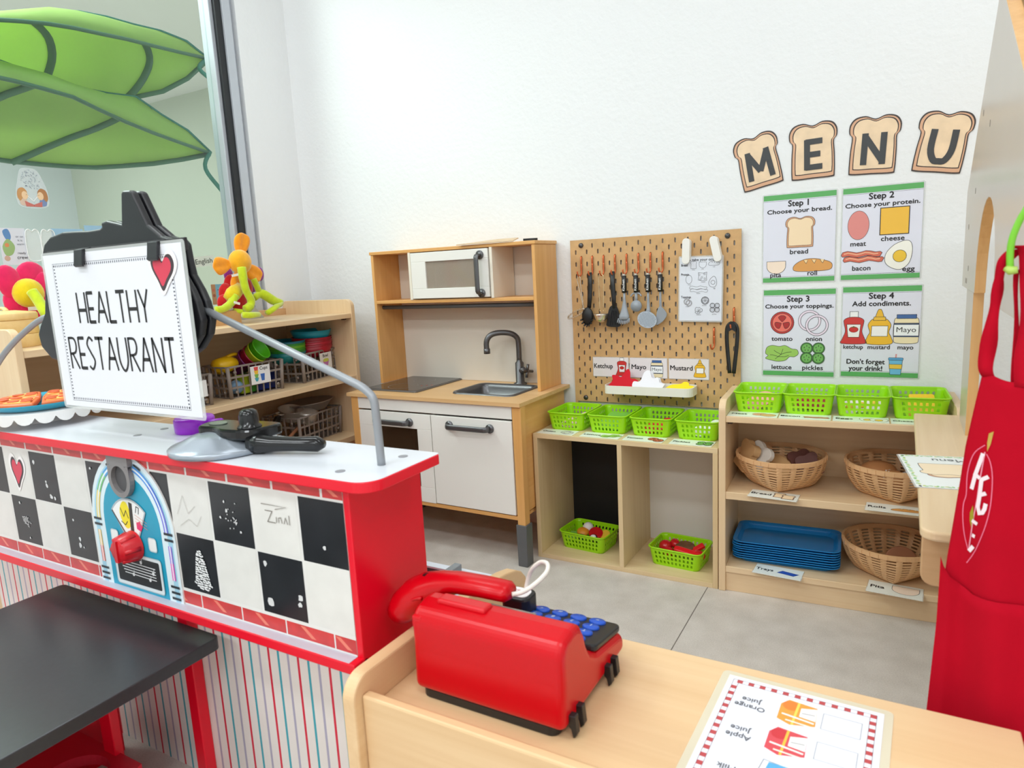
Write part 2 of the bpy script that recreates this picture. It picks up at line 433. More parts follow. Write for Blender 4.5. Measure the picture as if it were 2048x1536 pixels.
LBS = [(-1.75,-1.175,1.755),(-1.75,-1.102,1.758),(-1.75,-1.024,1.762),(-1.75,-0.944,1.756),(-1.75,-0.86,1.747),(-1.75,-0.773,1.732),(-1.75,-0.679,1.72),(-1.75,-0.579,1.704),(-1.75,-0.467,1.704),(-1.75,-0.348,1.712),(-1.75,-0.245,1.66),(-1.75,-0.128,1.613),(-1.75,-0.028,1.536)]
LBN = [(-1.47,-1.287,1.607),(-1.47,-1.223,1.61),(-1.47,-1.156,1.614),(-1.47,-1.085,1.615),(-1.47,-1.011,1.613),(-1.47,-0.932,1.61),(-1.47,-0.849,1.603),(-1.493,-0.748,1.6),(-1.545,-0.631,1.586),(-1.596,-0.502,1.57),(-1.647,-0.36,1.557),(-1.699,-0.202,1.545),(-1.75,-0.029,1.532)]
LBF = [(-2.03,-1.126,1.513),(-2.03,-1.055,1.498),(-2.03,-0.98,1.481),(-2.03,-0.9,1.469),(-2.03,-0.811,1.462),(-2.03,-0.717,1.457),(-2.03,-0.615,1.457),(-2.007,-0.519,1.455),(-1.955,-0.432,1.453),(-1.904,-0.339,1.463),(-1.853,-0.241,1.476),(-1.801,-0.138,1.498),(-1.75,-0.029,1.527)]
leaf('upper and farther green leaf canopy behind the window', LAS, LAN, LAF, ((.42, .58, .43), (.74, .86, .72)), [LAS[-1], (-1.70, -0.07, 1.87), (-1.62, -0.03, 1.79), (-1.55, 0.02, 1.70)])
leaf('lower and nearer green leaf canopy behind the window', LBS, LBN, LBF, ((.50, .36, .06), (.80, .70, .42)), [LBS[-1], (-1.70, -0.10, 1.45), (-1.65, -0.05, 1.33), (-1.60, -0.01, 1.18), (-1.58, 0.0, 1.1)])
# ================================================================ toy kitchen against the back wall
KY = -0.0150
kit = thing('toy_kitchen', 'wooden play kitchen with white doors, hob, grey sink and tap', 'play kitchen', (-0.0285, -0.366, 0), KY)
ZK = 0.539
# worktop with cut-out for the sink is built from strips around the hole
sx0, sx1, sy0, sy1 = -0.318, -0.086, 0.096, 0.285
wt = MB()
wt.box(-0.72, 0, ZK-0.012, sx0, 0.359, ZK); wt.box(sx1, 0, ZK-0.012, 0, 0.359, ZK)
wt.box(sx0, 0, ZK-0.012, sx1, sy0, ZK); wt.box(sx0, sy1, ZK-0.012, sx1, 0.359, ZK)
wt.obj('worktop', BIRCHT['x'], kit)
for x0, x1 in ((-0.706, -0.692), (-0.030, -0.016)):
    box('side_panel', BIRCH['y'], x0, 0.03, 0.172, x1, 0.345, ZK-0.012, kit)
for x in (-0.708, -0.034):
    for y in (0.008, 0.316):
        if x > -0.1 and y > 0.1: x = -0.050
        leg = MB().prism([(x, ZK-0.012), (x+0.032, ZK-0.012), (x+0.030, 0.137), (x+0.002, 0.137)], 'y', y, y+0.032).obj('leg', BIRCH['z'], kit, bevel=0.002)
        MB().prism([(x-0.003, 0.14), (x+0.035, 0.14), (x+0.033, 0), (x-0.001, 0)], 'y', y-0.004, y+0.037).obj('foot', DGREY, leg, bevel=0.002)
box('front_panel', WHITE, -0.684, 0.010, 0.484, -0.036, 0.024, ZK-0.013, kit)
box('bottom_panel', BIRCH['x'], -0.692, 0.012, 0.152, -0.024, 0.340, 0.165, kit)
box('back_panel', mat('kitchen_back', (228, 220, 208), 0.5), -0.692, 0.340, 0.165, -0.024, 0.346, ZK-0.012, kit)
box('inner_divider', WHITE, -0.364, 0.03, 0.165, -0.352, 0.34, 0.48, kit)
def arch_handle(p0, p1, out, parent, r=0.0075, name='handle'):
    """bow handle with round rosettes between two points, standing off along vector out"""
    a, b, o = Vector(p0), Vector(p1), Vector(out); d = (b-a).normalized(); mb = MB()
    L = (b-a).length
    pts = [a, a+o*0.7, a+o*0.95+d*L*0.05, a+o+d*L*0.14, b+o-d*L*0.14, b+o*0.95-d*L*0.05, b+o*0.7, b]
    hz = abs(d.x) > .5; mb.tube(crv(pts, 3, False), .0042 if hz else .0095, 10, ry=.0095 if hz else .0042)
    for q in (a, b): mb.tube([q, q+o*0.15], 0.015, 14)
    return mb.obj(name, GREYM, parent)
# oven door with window
od = MB(); y0, y1 = 0.010, 0.024
od.box(-0.682, y0, 0.425, -0.357, y1, 0.478); od.box(-0.682, y0, 0.166, -0.357, y1, 0.219)
od.box(-0.682, y0, 0.219, -0.613, y1, 0.425); od.box(-0.416, y0, 0.219, -0.357, y1, 0.425)
oven = od.obj('oven_door', WHITE, kit, bevel=0.0012)
DARKGLASS = mat('dark_acrylic', (70, 52, 38), 0.08, alpha=0.55)
MB().box(-0.615, 0.0165, 0.217, -0.414, 0.0185, 0.427).obj('window_pane', DARKGLASS, oven)
arch_handle((-0.592, y0, 0.447), (-0.446, y0, 0.447), (0, -0.026, 0), oven)
cup = box('cupboard_door', WHITE, -0.354, 0.010, 0.168, -0.038, 0.024, 0.478, kit, bevel=0.002)
arch_handle((-0.278, 0.010, 0.449), (-0.119, 0.010, 0.449), (0, -0.026, 0), cup)
# hob
MB().prism(rrect(0.243, 0.292, 0.012, 4, -0.575, 0.211), 'z', ZK, ZK+0.0055).obj('hob', mat('hob_rim', (120, 120, 122), 0.35, 0.5), kit, bevel=0.001)
hg = MB().prism(rrect(0.235, 0.284, 0.010, 4, -0.575, 0.211), 'z', ZK+0.005, ZK+0.0065).obj('hob_glass', mat('hob_black', (50, 46, 44), 0.1), kit)
ha = Art(ZK+0.0066)
RING = (150, 140, 132)
ha.line(circ(0.055, 32, -0.575, 0.145), 0.0016, RING, True); ha.line(circ(0.042, 32, -0.575, 0.275), 0.0016, RING, True)
for i in range(3): ha.fill(circ(0.004, 10, -0.505+0.014*i, 0.165+.012*i), (196, 40, 30))
ha.obj('cooking_zone', kit)
# sink
sk = MB(); cx, cy = (sx0+sx1)/2, (sy0+sy1)/2
prof = [(0.250, 0.206, 0.030, 0.0), (0.246, 0.202, 0.030, 0.005), (0.228, 0.186, 0.026, 0.004), (0.220, 0.178, 0.026, -0.01), (0.196, 0.156, 0.03, -0.058), (0.10, 0.08, 0.03, -0.063)]
rings = [[(x, y, ZK+z) for x, y in rrect(w_, h_, r_, 5, cx, cy)] for w_, h_, r_, z in prof]
nn = len(rings[0]); vs = [v for r in rings for v in r]; fs = []
for i in range(len(rings)-1):
    for k in range(nn): fs.append((i*nn+k, i*nn+(k+1) % nn, (i+1)*nn+(k+1) % nn, (i+1)*nn+k))
fs.append(tuple((len(rings)-1)*nn+k for k in range(nn)))
sk.add(vs, fs, 0, True); sk.obj('sink', mat('sink_grey', (98, 98, 100), 0.32, 0.6), kit)
# tap
tx, ty = -0.1765, 0.318
tp = MB(); tp.lathe([(0, 0), (0.024, 0), (0.024, 0.004), (0.0155, 0.008), (0.0155, 0.078), (0.010, 0.084), (0.010, 0.09)], 20, (tx, ty, ZK))
path = crv([(tx, ty, ZK+0.085), (tx, ty, ZK+0.145), (tx-0.004, ty-0.004, ZK+0.17), (tx-0.022, ty-0.02, ZK+0.186), (tx-0.055, ty-0.045, ZK+0.19), (tx-0.078, ty-0.062, ZK+0.182), (tx-0.09, ty-0.07, ZK+0.16), (tx-0.09, ty-0.07, ZK+0.122)], 4, False)
tp.tube(path, 0.0098, 12); tp.tube([(tx-0.09, ty-0.07, ZK+0.136), (tx-0.09, ty-0.07, ZK+0.118)], 0.0115, 12)
tap = tp.obj('tap', GREYM, kit)
kn = MB(); kn.tube([(tx, ty, ZK+0.052), (tx+0.02, ty-0.008, ZK+0.052), (tx+0.030, ty-0.012, ZK+0.052)], [0.011, 0.013, 0.008], 12)
kn.tube([(tx+0.028, ty-0.011, ZK+0.052), (tx+0.042, ty-0.017, ZK+0.052)], 0.006, 8)
for a in range(4):
    dz, dy = cos(a*pi/2+.2)*0.024, sin(a*pi/2+.2)*0.024
    kn.tube([(tx+0.04, ty-0.016, ZK+0.052), (tx+0.04+dy*.35, ty-0.016+dy, ZK+0.052+dz)], 0.005, 8)
kn.obj('tap_handle', GREYM, tap)
# hutch
H0, H1, HY = ZK, 1.026, 0.204
box('hutch_side', BIRCH['z'], -0.734, HY, H0, -0.722, 0.359, H1, kit); box('hutch_side', BIRCH['z'], -0.045, HY, H0, -0.033, 0.359, H1, kit)
box('hutch_top', BIRCH['x'], -0.738, HY-0.003, H1, -0.029, 0.359, H1+0.0115, kit)
box('shelf', BIRCH['x'], -0.722, HY, 0.844, -0.045, 0.352, 0.8555, kit)
box('backboard', mat('hutch_back', (226, 218, 206), 0.5), -0.722, 0.350, H0, -0.045, 0.356, H1, kit)
rail = MB().tube([(-0.722, 0.24, 0.8285), (-0.045, 0.24, 0.8285)], 0.0075, 12)
rail.obj('towel_rail', DGREY, kit)
# microwave box in the hutch
for x in (-0.556, -0.207): box('microwave_side', mat('microwave_side', (238, 230, 214), 0.45), x, HY-0.002, 0.8555, x+0.011, 0.345, H1, kit, bevel=0.001)
md = MB(); a0, a1, b0, b1, m0, m1 = -0.541, -0.211, 0.860, 1.023, HY-0.006, HY+0.006
md.box(a0, m0, 0.990, a1, m1, b1); md.box(a0, m0, b0, a1, m1, 0.895); md.box(a0, m0, 0.895, -0.476, m1, 0.990); md.box(-0.267, m0, 0.895, a1, m1, 0.990)
mdo = md.obj('microwave_door', WHITE, kit, bevel=0.0012)
MB().box(-0.478, HY-0.001, 0.893, -0.265, HY+0.001, 0.992).obj('door_pane', mat('microwave_acrylic', (190, 176, 160), 0.06, alpha=0.42), mdo)
arch_handle((-0.2415, m0, 1.002), (-0.2415, m0, 0.873), (0, -0.026, 0), mdo)
# card lying on top of the kitchen and a thin black strip behind it
c = thing('cardboard_sheet', 'thin beige cardboard sheet lying on top of the play kitchen', 'cardboard', (-0.225, -0.168, H1+0.0122), (0.13, 0, 0.03))
MB().prism([(-0.13, 0.0), (0.09, 0.0), (0.06, 0.10), (-0.02, 0.105)], 'z', 0.0, 0.003).obj('sheet', mat('card_beige', (214, 186, 150), 0.6), c)
c = thing('black_clip', 'small black clip lying on the top right of the play kitchen', 'clip', (-0.098, -0.115, H1+0.0122), 0.3)
MB().prism(crv([(-0.022, -0.006), (0.0, -0.012), (0.024, -0.004), (0.02, 0.008), (-0.01, 0.008)], 4), 'z', 0, 0.008).obj('clip_body', BLACKP, c)
# ================================================================ printed pictures
OUT = mat('print_outline', (48, 42, 44), 0.45)
C_TOAST = (246, 220, 182); C_CRUST = (214, 160, 122); C_TAN = (240, 204, 166)
def off(poly, cx, cy, w, h, rot=0):
    o = []
    for x, y in poly:
        X, Y = x*w, y*h; o.append((cx+X*cos(rot)-Y*sin(rot), cy+X*sin(rot)+Y*cos(rot)))
    return o
SLICE = crv([(-.40, -.5), (0, -.5), (.40, -.5), (.455, -.44), (.455, -.1), (.44, .14), (.50, .22), (.50, .36), (.40, .47), (.20, .5), (0, .445), (-.20, .5), (-.40, .47), (-.50, .36), (-.50, .22), (-.44, .14), (-.455, -.1), (-.455, -.44)], 4)
def p_slice(a, cx, cy, w, h, lw=.0012, bw=False):
    a.shape(off(SLICE, cx, cy, w, h), None if bw else C_CRUST, lw, OUT)
    if not bw: a.shape(off(SLICE, cx, cy+h*.01, w*.88, h*.90), C_TOAST, lw*.8, OUT)
def p_pita(a, cx, cy, w, h, lw=.0012, bw=False):
    q = [(-.5, .5), (.5, .5)]+[(.5*cos(t)*1.0, -.5+.75*(1-sin(t))-.0) for t in []]
    q += [(.5*cos(radians(d)), .1+.6*sin(radians(d))) for d in range(0, -181, -12)]
    a.shape(off(q, cx, cy, w, h), None if bw else (247, 226, 206), lw, OUT)
def p_roll(a, cx, cy, w, h, lw=.0012, bw=False, rot=0.0):
    q = crv([(-.5, -.2), (-.42, -.45), (0, -.5), (.42, -.42), (.5, -.1), (.42, .22), (.1, .48), (-.2, .46), (-.42, .15)], 5)
    a.shape(off(q, cx, cy, w, h, rot), None if bw else (222, 158, 84), lw, OUT)
    for x in (-.18, .03, .24):
        z = off([(x-.05, .42), (x-.01, .22), (x+.02, .12), (x+.04, .25), (x+.06, .4)], cx, cy, w, h, rot)
        if not bw: a.fill(z, (246, 214, 160))
        a.line(z, lw*.8, OUT)
def p_bacon(a, cx, cy, w, h, lw=.0012, bw=False):
    for dy, dx in ((.22, -.02), (-.22, .03)):
        top = [(-.48+dx+i*.12, dy+.2+.08*sin(i*1.5)) for i in range(9)]; bot = [(-.48+dx+i*.12+.03*(i % 2), dy-.2+.08*sin(i*1.5)) for i in range(9)]
        q = [(-.52+dx, dy-.05)]+top+[(.53+dx, dy+.05)]+bot[::-1]
        a.shape(off(q, cx, cy, w, h), None if bw else (214, 106, 84), lw, OUT)
        if not bw: a.line(off([(-.45+dx+i*.11, dy+.04+.08*sin(i*1.5)) for i in range(9)], cx, cy, w, h), h*.1, (238, 176, 140))
def p_egg(a, cx, cy, w, h, lw=.0012, bw=False, rot=-.5):
    q = crv([(0, -.5), (.36, -.42), (.5, -.12), (.36, .26), (.12, .5), (-.12, .48), (-.4, .22), (-.5, -.14), (-.34, -.42)], 5)
    a.shape(off(q, cx, cy, w, h, rot), None if bw else (246, 244, 234), lw, OUT)
    a.shape(circ(w*.26, 20, cx, cy-h*.05), None if bw else (240, 196, 56), lw, OUT)
def p_tomato(a, cx, cy, r, lw=.0012, bw=False):
    a.shape(circ(r, 32, cx, cy), None if bw else (196, 58, 54), lw*1.3, OUT); a.shape(circ(r*.84, 32, cx, cy), None if bw else (238, 116, 102), lw, OUT)
    for d in (90, 210, 330):
        q = crv([(.12, .05), (.45, .32), (.62, .2), (.66, 0), (.62, -.2), (.45, -.32), (.12, -.05)], 3)
        a.shape(off(q, cx, cy, r, r, radians(d)), None if bw else (176, 44, 44), lw, OUT)
def p_onion(a, cx, cy, r, lw=.0012, bw=False, col=(238, 222, 238)):
    for dx, dy in ((-.35, .22), (.3, -.22)):
        o1, o2 = circ(r, 30, cx+dx*r, cy+dy*r), circ(r*.8, 30, cx+dx*r, cy+dy*r)
        a.line(circ(r*.9, 30, cx+dx*r, cy+dy*r), r*.2, PAPER if bw else col, True); a.line(o1, lw, OUT, True); a.line(o2, lw, OUT, True)
def p_lettuce(a, cx, cy, w, h, lw=.0012, bw=False):
    q = crv([(-.5, .0), (-.46, .36), (-.3, .5), (-.08, .44), (.1, .5), (.3, .3), (.46, .24), (.5, -.02), (.38, -.2), (.24, -.2), (.12, -.42), (-.1, -.5), (-.3, -.44), (-.5, -.32), (-.42, -.14)], 4)
    a.shape(off(q, cx, cy, w, h), None if bw else (156, 200, 96), lw, OUT)
    for q in ([(-.2, -.36), (-.02, -.06), (.04, .28)], [(-.02, -.06), (-.18, .1), (-.24, .2)], [(-.02, -.06), (.16, .08), (.3, .1)], [(-.1, -.2), (-.28, -.1), (-.36, -.1)], [(-.1, -.2), (.1, -.2), (.22, -.12)]):
        a.line(off(q, cx, cy, w, h), lw, OUT)
def p_pickle(a, cx, cy, r, lw=.0012, bw=False):
    a.shape(circ(r, 24, cx, cy), None if bw else (66, 128, 58), lw, OUT); a.shape(circ(r*.8, 24, cx, cy), None if bw else (116, 180, 92), lw*.6, OUT)
    for k in range(5): 
        t = k*2*pi/5+.3; a.fill(circ(r*.07, 6, cx+r*.42*cos(t), cy+r*.42*sin(t), r*.15, 0), OUT)
def p_pickles(a, cx, cy, r, **k):
    for dx, dy in ((-1, 1), (1, 1), (-1, -.9), (1, -.9)): p_pickle(a, cx+dx*r*.95, cy+dy*r*.9, r, **k)
def p_cheese(a, cx, cy, w, h, lw=.0022):
    a.shape([(cx-w/2, cy-h/2), (cx+w/2, cy-h/2), (cx+w/2, cy+h/2), (cx-w/2, cy+h/2)], (242, 190, 66), lw, OUT)
def p_ketchup(a, cx, cy, w, h, lw=.0012):
    a.shape([(cx-w*.18, cy+h*.3), (cx+w*.18, cy+h*.3), (cx+w*.18, cy+h*.5), (cx-w*.18, cy+h*.5)], (244, 244, 244), lw, OUT)
    q = crv([(-.5, -.5), (.5, -.5), (.49, -.36), (.36, -.12), (.42, .12), (.42, .24), (.2, .32), (-.2, .32), (-.42, .24), (-.42, .12), (-.36, -.12), (-.49, -.36)], 4)
    a.shape(off(q, cx, cy, w, h), (208, 54, 50), lw, OUT)
    a.shape(off([(-.3, .1), (.3, .1), (.24, -.3), (-.24, -.3)], cx, cy, w, h), (244, 240, 238), lw, OUT)
    a.shape(circ(w*.2, 18, cx, cy-h*.06, h*.09), (206, 44, 40), lw*.6, OUT); a.fill(off([(-.1, -.0), (0, .05), (.1, 0), (0, .01)], cx, cy, w, h), (60, 110, 50))
def p_mustard(a, cx, cy, w, h, lw=.0012):
    q = crv([(-.5, -.5), (.5, -.5), (.5, -.3), (.4, -.16), (.48, .04), (.36, .18), (.22, .22), (-.22, .22), (-.36, .18), (-.48, .04), (-.4, -.16), (-.5, -.3)], 4)
    a.shape(off([(-.22, .2), (.22, .2), (.1, .44), (.05, .5), (-.05, .5), (-.1, .44)], cx, cy, w, h), (238, 186, 52), lw, OUT)
    a.shape(off(q, cx, cy, w, h), (240, 186, 44), lw, OUT)
    a.shape(off([(-.26, .18), (.26, .18), (.24, .28), (-.24, .28)], cx, cy, w, h), (240, 190, 60), lw, OUT)
    a.shape(off([(-.32, .02), (.36, .02), (.34, -.28), (-.34, -.28)], cx, cy, w, h), (246, 244, 242), lw, OUT)
def p_mayo(a, cx, cy, w, h, lw=.0012):
    q = crv([(-.38, -.5), (.38, -.5), (.5, -.34), (.5, .2), (.36, .4), (-.36, .4), (-.5, .2), (-.5, -.34)], 4)
    a.shape(off(q, cx, cy, w, h), (242, 226, 186), lw, OUT)
    a.shape(off([(-.39, .36), (.39, .36), (.39, .5), (-.39, .5)], cx, cy, w, h), (66, 104, 162), lw, OUT)
    a.shape(off([(-.5, -.28), (.5, -.28), (.5, .2), (-.5, .2)], cx, cy, w, h), (244, 246, 248), lw, OUT)
    for y in (-.26, .17): a.line(off([(-.5, y), (.5, y)], cx, cy, w, h), h*.05, (60, 74, 100))
    a.text('Mayo', cx, cy-h*.11, h*.25, INK, .0, fit=w*.78)
def p_cup(a, cx, cy, w, h, lw=.001):
    a.line([(cx, cy+h*.3), (cx+w*.02, cy+h*.5)], w*.1, (220, 150, 150))
    a.shape(off([(-.36, -.5), (.36, -.5), (.46, .22), (-.46, .22)], cx, cy, w, h), (110, 184, 226), lw, OUT)
    a.shape(off([(-.41, -.22), (.41, -.22), (.445, .0), (-.445, .0)], cx, cy, w, h), (240, 196, 72), lw, OUT)
    a.shape(off(rrect(1, .12, .05, 3, 0, .26), cx, cy, w, h), (90, 164, 214), lw, OUT)
HEARTP = crv([(0, -.5), (.22, -.24), (.46, .06), (.5, .3), (.36, .48), (.16, .46), (0, .28), (-.16, .46), (-.36, .48), (-.5, .3), (-.46, .06), (-.22, -.24)], 4)
def heart(parent, loc, rot, w, h, name='heart_sticker'):
    a = Art(0.0002); a.fill(off(HEARTP, 0, 0, w*1.26, h*1.22), (244, 240, 238)); a.fill(off(HEARTP, 0, 0, w, h), (66, 50, 56)); a.fill(off(HEARTP, -w*.02, h*.02, w*.78, h*.78), (214, 60, 84))
    return a.obj(name, parent, loc=loc, rot=rot)

# ---------------------------------------------------------------- step posters
GREENB = mat('print_green', (92, 172, 96), 0.4)
def poster(label, x, z, w, h, texts, draw, lam=0.004):
    t = thing('poster', label, 'poster', (x, -0.0015, z), WALLROT, 'sandwich step posters on the back wall')
    sheet(t, w, h, mat('poster_paper', (226, 227, 240), 0.3), lam)
    F = lambda fx, fy: ((fx-.5)*w, (.5-fy)*h)
    for y0, y1, yl, nm in ((.5, .44, .43, 'top_border'), (-.5, -.448, -.439, 'bottom_border')):
        a = Art(0.0006); a.fill([(-w/2, y0*h), (w/2, y0*h), (w/2, y1*h), (-w/2, y1*h)], GREENB); a.line([(-w/2, yl*h), (w/2, yl*h)], .0007, OUT); a.obj(nm, t)
    for fn, nm in draw:
        a = Art(0.0010); fn(a, F); a.obj(nm, t)
    for k, (s_, fx, fy, fit, size, b) in enumerate(texts):
        a = Art(0.0010); x_, y_ = F(fx, fy); a.text(s_, x_, y_-size*.35, size, INK, b, fit=fit*w); a.obj('heading' if k < 2 else 'caption', t)
    return t
P_ = lambda fn, nm: (fn, nm)
poster('green-edged poster headed Step 1, on choosing bread', 0.7175, 0.996, 0.193, 0.25,
       [('Step 1', .49, .105, .28, .023, .030), ('Choose your bread.', .5, .188, .89, .0165, .030), ('bread', .51, .655, .25, .0185, .022), ('pita', .185, .915, .155, .0185, .022), ('roll', .70, .905, .13, .0185, .022)],
       [(lambda a, F: p_slice(a, *F(.52, .435), .077, .086), 'bread_picture'), (lambda a, F: p_pita(a, *F(.19, .83), .052, .036), 'pita_picture'), (lambda a, F: p_roll(a, *F(.70, .815), .104, .036), 'roll_picture')])
poster('green-edged poster headed Step 2, on choosing protein', 0.927, 0.996, 0.192, 0.249,
       [('Step 2', .49, .10, .31, .023, .030), ('Choose your protein.', .5, .188, .93, .0165, .030), ('meat', .215, .605, .2, .0185, .022), ('cheese', .65, .565, .29, .0185, .022), ('bacon', .265, .875, .235, .0185, .022), ('egg', .86, .90, .15, .0185, .022)],
       [(lambda a, F: a.shape(circ(.0265, 30, *F(.21, .405), .039), (224, 140, 134), .0009, OUT), 'meat_picture'), (lambda a, F: p_cheese(a, *F(.665, .38), .0686, .0715), 'cheese_picture'),
        (lambda a, F: p_bacon(a, *F(.268, .75), .097, .033), 'bacon_picture'), (lambda a, F: p_egg(a, *F(.745, .745), .062, .079), 'egg_picture')])
poster('green-edged poster headed Step 3, on choosing toppings', 0.7215, 0.7205, 0.195, 0.255,
       [('Step 3', .49, .105, .31, .023, .030), ('Choose your toppings.', .5, .188, .95, .0165, .030), ('tomato', .27, .565, .30, .0185, .022), ('onion', .72, .565, .22, .0185, .022), ('lettuce', .27, .90, .285, .0185, .022), ('pickles', .71, .90, .285, .0185, .022)],
       [(lambda a, F: p_tomato(a, *F(.27, .38), .0325), 'tomato_picture'), (lambda a, F: p_onion(a, *F(.71, .385), .0305), 'onion_picture'), (lambda a, F: p_lettuce(a, *F(.27, .74), .092, .048), 'lettuce_picture'), (lambda a, F: p_pickles(a, *F(.705, .735), .0168), 'pickle_picture')])
poster('green-edged poster headed Step 4, on adding condiments', 0.934, 0.7235, 0.192, 0.254,
       [('Step 4', .5, .10, .315, .023, .030), ('Add condiments.', .5, .185, .745, .019, .030), ('ketchup', .155, .665, .26, .0165, .022), ('mustard', .49, .665, .285, .0165, .022), ('mayo', .83, .665, .195, .0165, .022), ("Don't forget", .325, .83, .5, .019, .030), ('your drink!', .325, .905, .44, .019, .030)],
       [(lambda a, F: p_ketchup(a, *F(.155, .45), .059, .091), 'ketchup_picture'), (lambda a, F: p_mustard(a, *F(.49, .44), .059, .097), 'mustard_picture'), (lambda a, F: p_mayo(a, *F(.83, .465), .06, .079), 'mayo_picture'), (lambda a, F: p_cup(a, *F(.715, .855), .036, .058), 'cup_picture')])
# ---------------------------------------------------------------- bread slice letters
LET = {'M': [[(-.42, -.5), (-.36, .5)], [(-.38, .46), (.0, -.24)], [(.0, -.24), (.38, .46)], [(.36, .5), (.42, -.5)]], 'E': [[(.36, .42), (-.3, .42)], [(.28, .0), (-.3, .0)], [(.36, -.42), (-.3, -.42)], [(-.24, .5), (-.24, -.5)]],
       'N': [[(-.34, -.5), (-.34, .5)], [(.34, .5), (.34, -.5)], [(-.34, .40), (.34, -.40)]], 'U': [crv([(-.36, .5), (-.36, -.1), (-.2, -.42), (0, -.46), (.2, -.42), (.36, -.1), (.36, .5)], 4, False)]}
LETM = mat('charcoal_print', (56, 58, 60), 0.35)
TOAST = mat('toast_print', (240, 212, 176), 0.35, noise=0.12, nscale=22)
for ch, x, z, rt, lab in (('M', .6045, 1.2222, .215, 'letter M'), ('E', .7505, 1.2335, .02, 'letter E'), ('N', .9015, 1.2295, -.05, 'letter N'), ('U', 1.0595, 1.2165, -.17, 'letter U')):
    t = thing('bread_cutout', 'bread slice cutout on the back wall with the black '+lab, 'letter cutout', (x, -0.0012, z), (pi/2, -rt, 0), 'bread slice letters above the posters')
    W_, H_ = .123, .152
    MB().prism(off(SLICE, 0, 0, W_, H_), 'z', 0, .0008).obj('card', mat('card_back', (58, 44, 40), 0.4), t)
    a = Art(.0008); a.fill(off(SLICE, 0, 0, W_*.95, H_*.955), (216, 168, 134)); a.fill(off(SLICE, 0.0015, .003, W_*.87, H_*.875), (58, 44, 40)); a.fill(off(SLICE, 0.0015, .003, W_*.83, H_*.842), TOAST); a.obj('bread_print', t)
    a = Art(.0019)
    for s_ in LET[ch]:
        a.line(off(s_, .001, -.010, .066 if ch != 'M' else .072, .082), .0155, LETM)
    a.obj('letter', t)
# ================================================================ pegboard
PX0, PZ1 = 0.0, 1.033
PY = -0.0125
pb = thing('pegboard', 'brown slotted pegboard screwed to the back wall', 'pegboard', (0, 0, 0))
m = MB(); T = 0.005
def cell(x0, z0, x1, z1, hole):
    if not hole:
        m.add([(x0, PY, z0), (x1, PY, z0), (x1, PY, z1), (x0, PY, z1)], [(0, 1, 2, 3)]); return
    cx, cz = (x0+x1)/2, (z0+z1)/2; hw, hh = .0026, .0075
    q = [(cx-hw, cz-hh+.002), (cx-hw*.5, cz-hh), (cx+hw*.5, cz-hh), (cx+hw, cz-hh+.002), (cx+hw, cz+hh-.002), (cx+hw*.5, cz+hh), (cx-hw*.5, cz+hh), (cx-hw, cz+hh-.002)]
    vs = [(x0, PY, z0), (x1, PY, z0), (x1, PY, z1), (x0, PY, z1)]+[(a, PY, b) for a, b in q]+[(a, PY+T, b) for a, b in q]
    fs = [(0, 1, 6, 5), (1, 2, 8, 7), (2, 3, 10, 9), (3, 0, 4, 11), (0, 5, 4), (1, 7, 6), (2, 9, 8), (3, 11, 10)]
    m.add(vs, fs)
    m.add(vs[4:], [(k, (k+1) % 8, 8+(k+1) % 8, 8+k) for k in range(8)], 1)
for i in range(28):
    for j in range(28):
        a0 = 0.0 if i == 0 else .02*i-.01; a1 = .56 if i == 27 else .02*i+.01
        b1 = PZ1 if j == 0 else PZ1-(.02*j-.01+.0); b0 = PZ1-.56 if j == 27 else PZ1-(.02*j+.01)
        if i == 0:
            m.add([(0, PY, b0), (.01, PY, b0), (.01, PY, b1), (0, PY, b1)], [(0, 1, 2, 3)]); continue
        if j == 0:
            m.add([(a0, PY, b0), (a1 if i < 27 else .55, PY, b0), (a1 if i < 27 else .55, PY, b1), (a0, PY, b1)], [(0, 1, 2, 3)])
            if i == 27: m.add([(.55, PY, b0), (.56, PY, b0), (.56, PY, b1), (.55, PY, b1)], [(0, 1, 2, 3)])
            continue
        screw = (i in (2, 26)) and j in (1, 27)
        x1_ = .02*i+.01
        cell(.02*i-.01, PZ1-(.02*j+.01), x1_, PZ1-(.02*j-.01), (i+j) % 2 == 1 and not screw)
        if i == 27: m.add([(.55, PY, b0), (.56, PY, b0), (.56, PY, b1), (.55, PY, b1)], [(0, 1, 2, 3)])
# edges
zb = PZ1-.55
m.box(0, PY+.0001, zb-.0002, .56, PY+T, zb); m.box(0, PY+.0001, PZ1, .56, PY+T, PZ1+.0003)
m.add([(0, PY, zb), (0, PY, PZ1), (0, PY+T, PZ1), (0, PY+T, zb)], [(0, 1, 2, 3)]); m.add([(.56, PY, zb), (.56, PY, PZ1), (.56, PY+T, PZ1), (.56, PY+T, zb)], [(0, 1, 2, 3)])
m.obj('board', [mat('pegboard_brown', (208, 166, 114), 0.6, noise=0.10, nscale=40), mat('pegboard_edge', (160, 118, 74), 0.7)], pb)
for x in (.04, .52):
    for z in (PZ1-.018, PZ1-.537):
        s_ = MB().tube([(x, -0.0015, z), (x, PY, z)], .008, 12); s_.tube([(x, PY, z), (x, PY-.004, z)], [.0085, .0075], 14)
        s_.obj('screw', mat('screw_grey', (88, 86, 86), .35, .7), pb)
COPPER = mat('copper_hook', (214, 112, 66), 0.3, 0.55)
YH = PY-0.0005
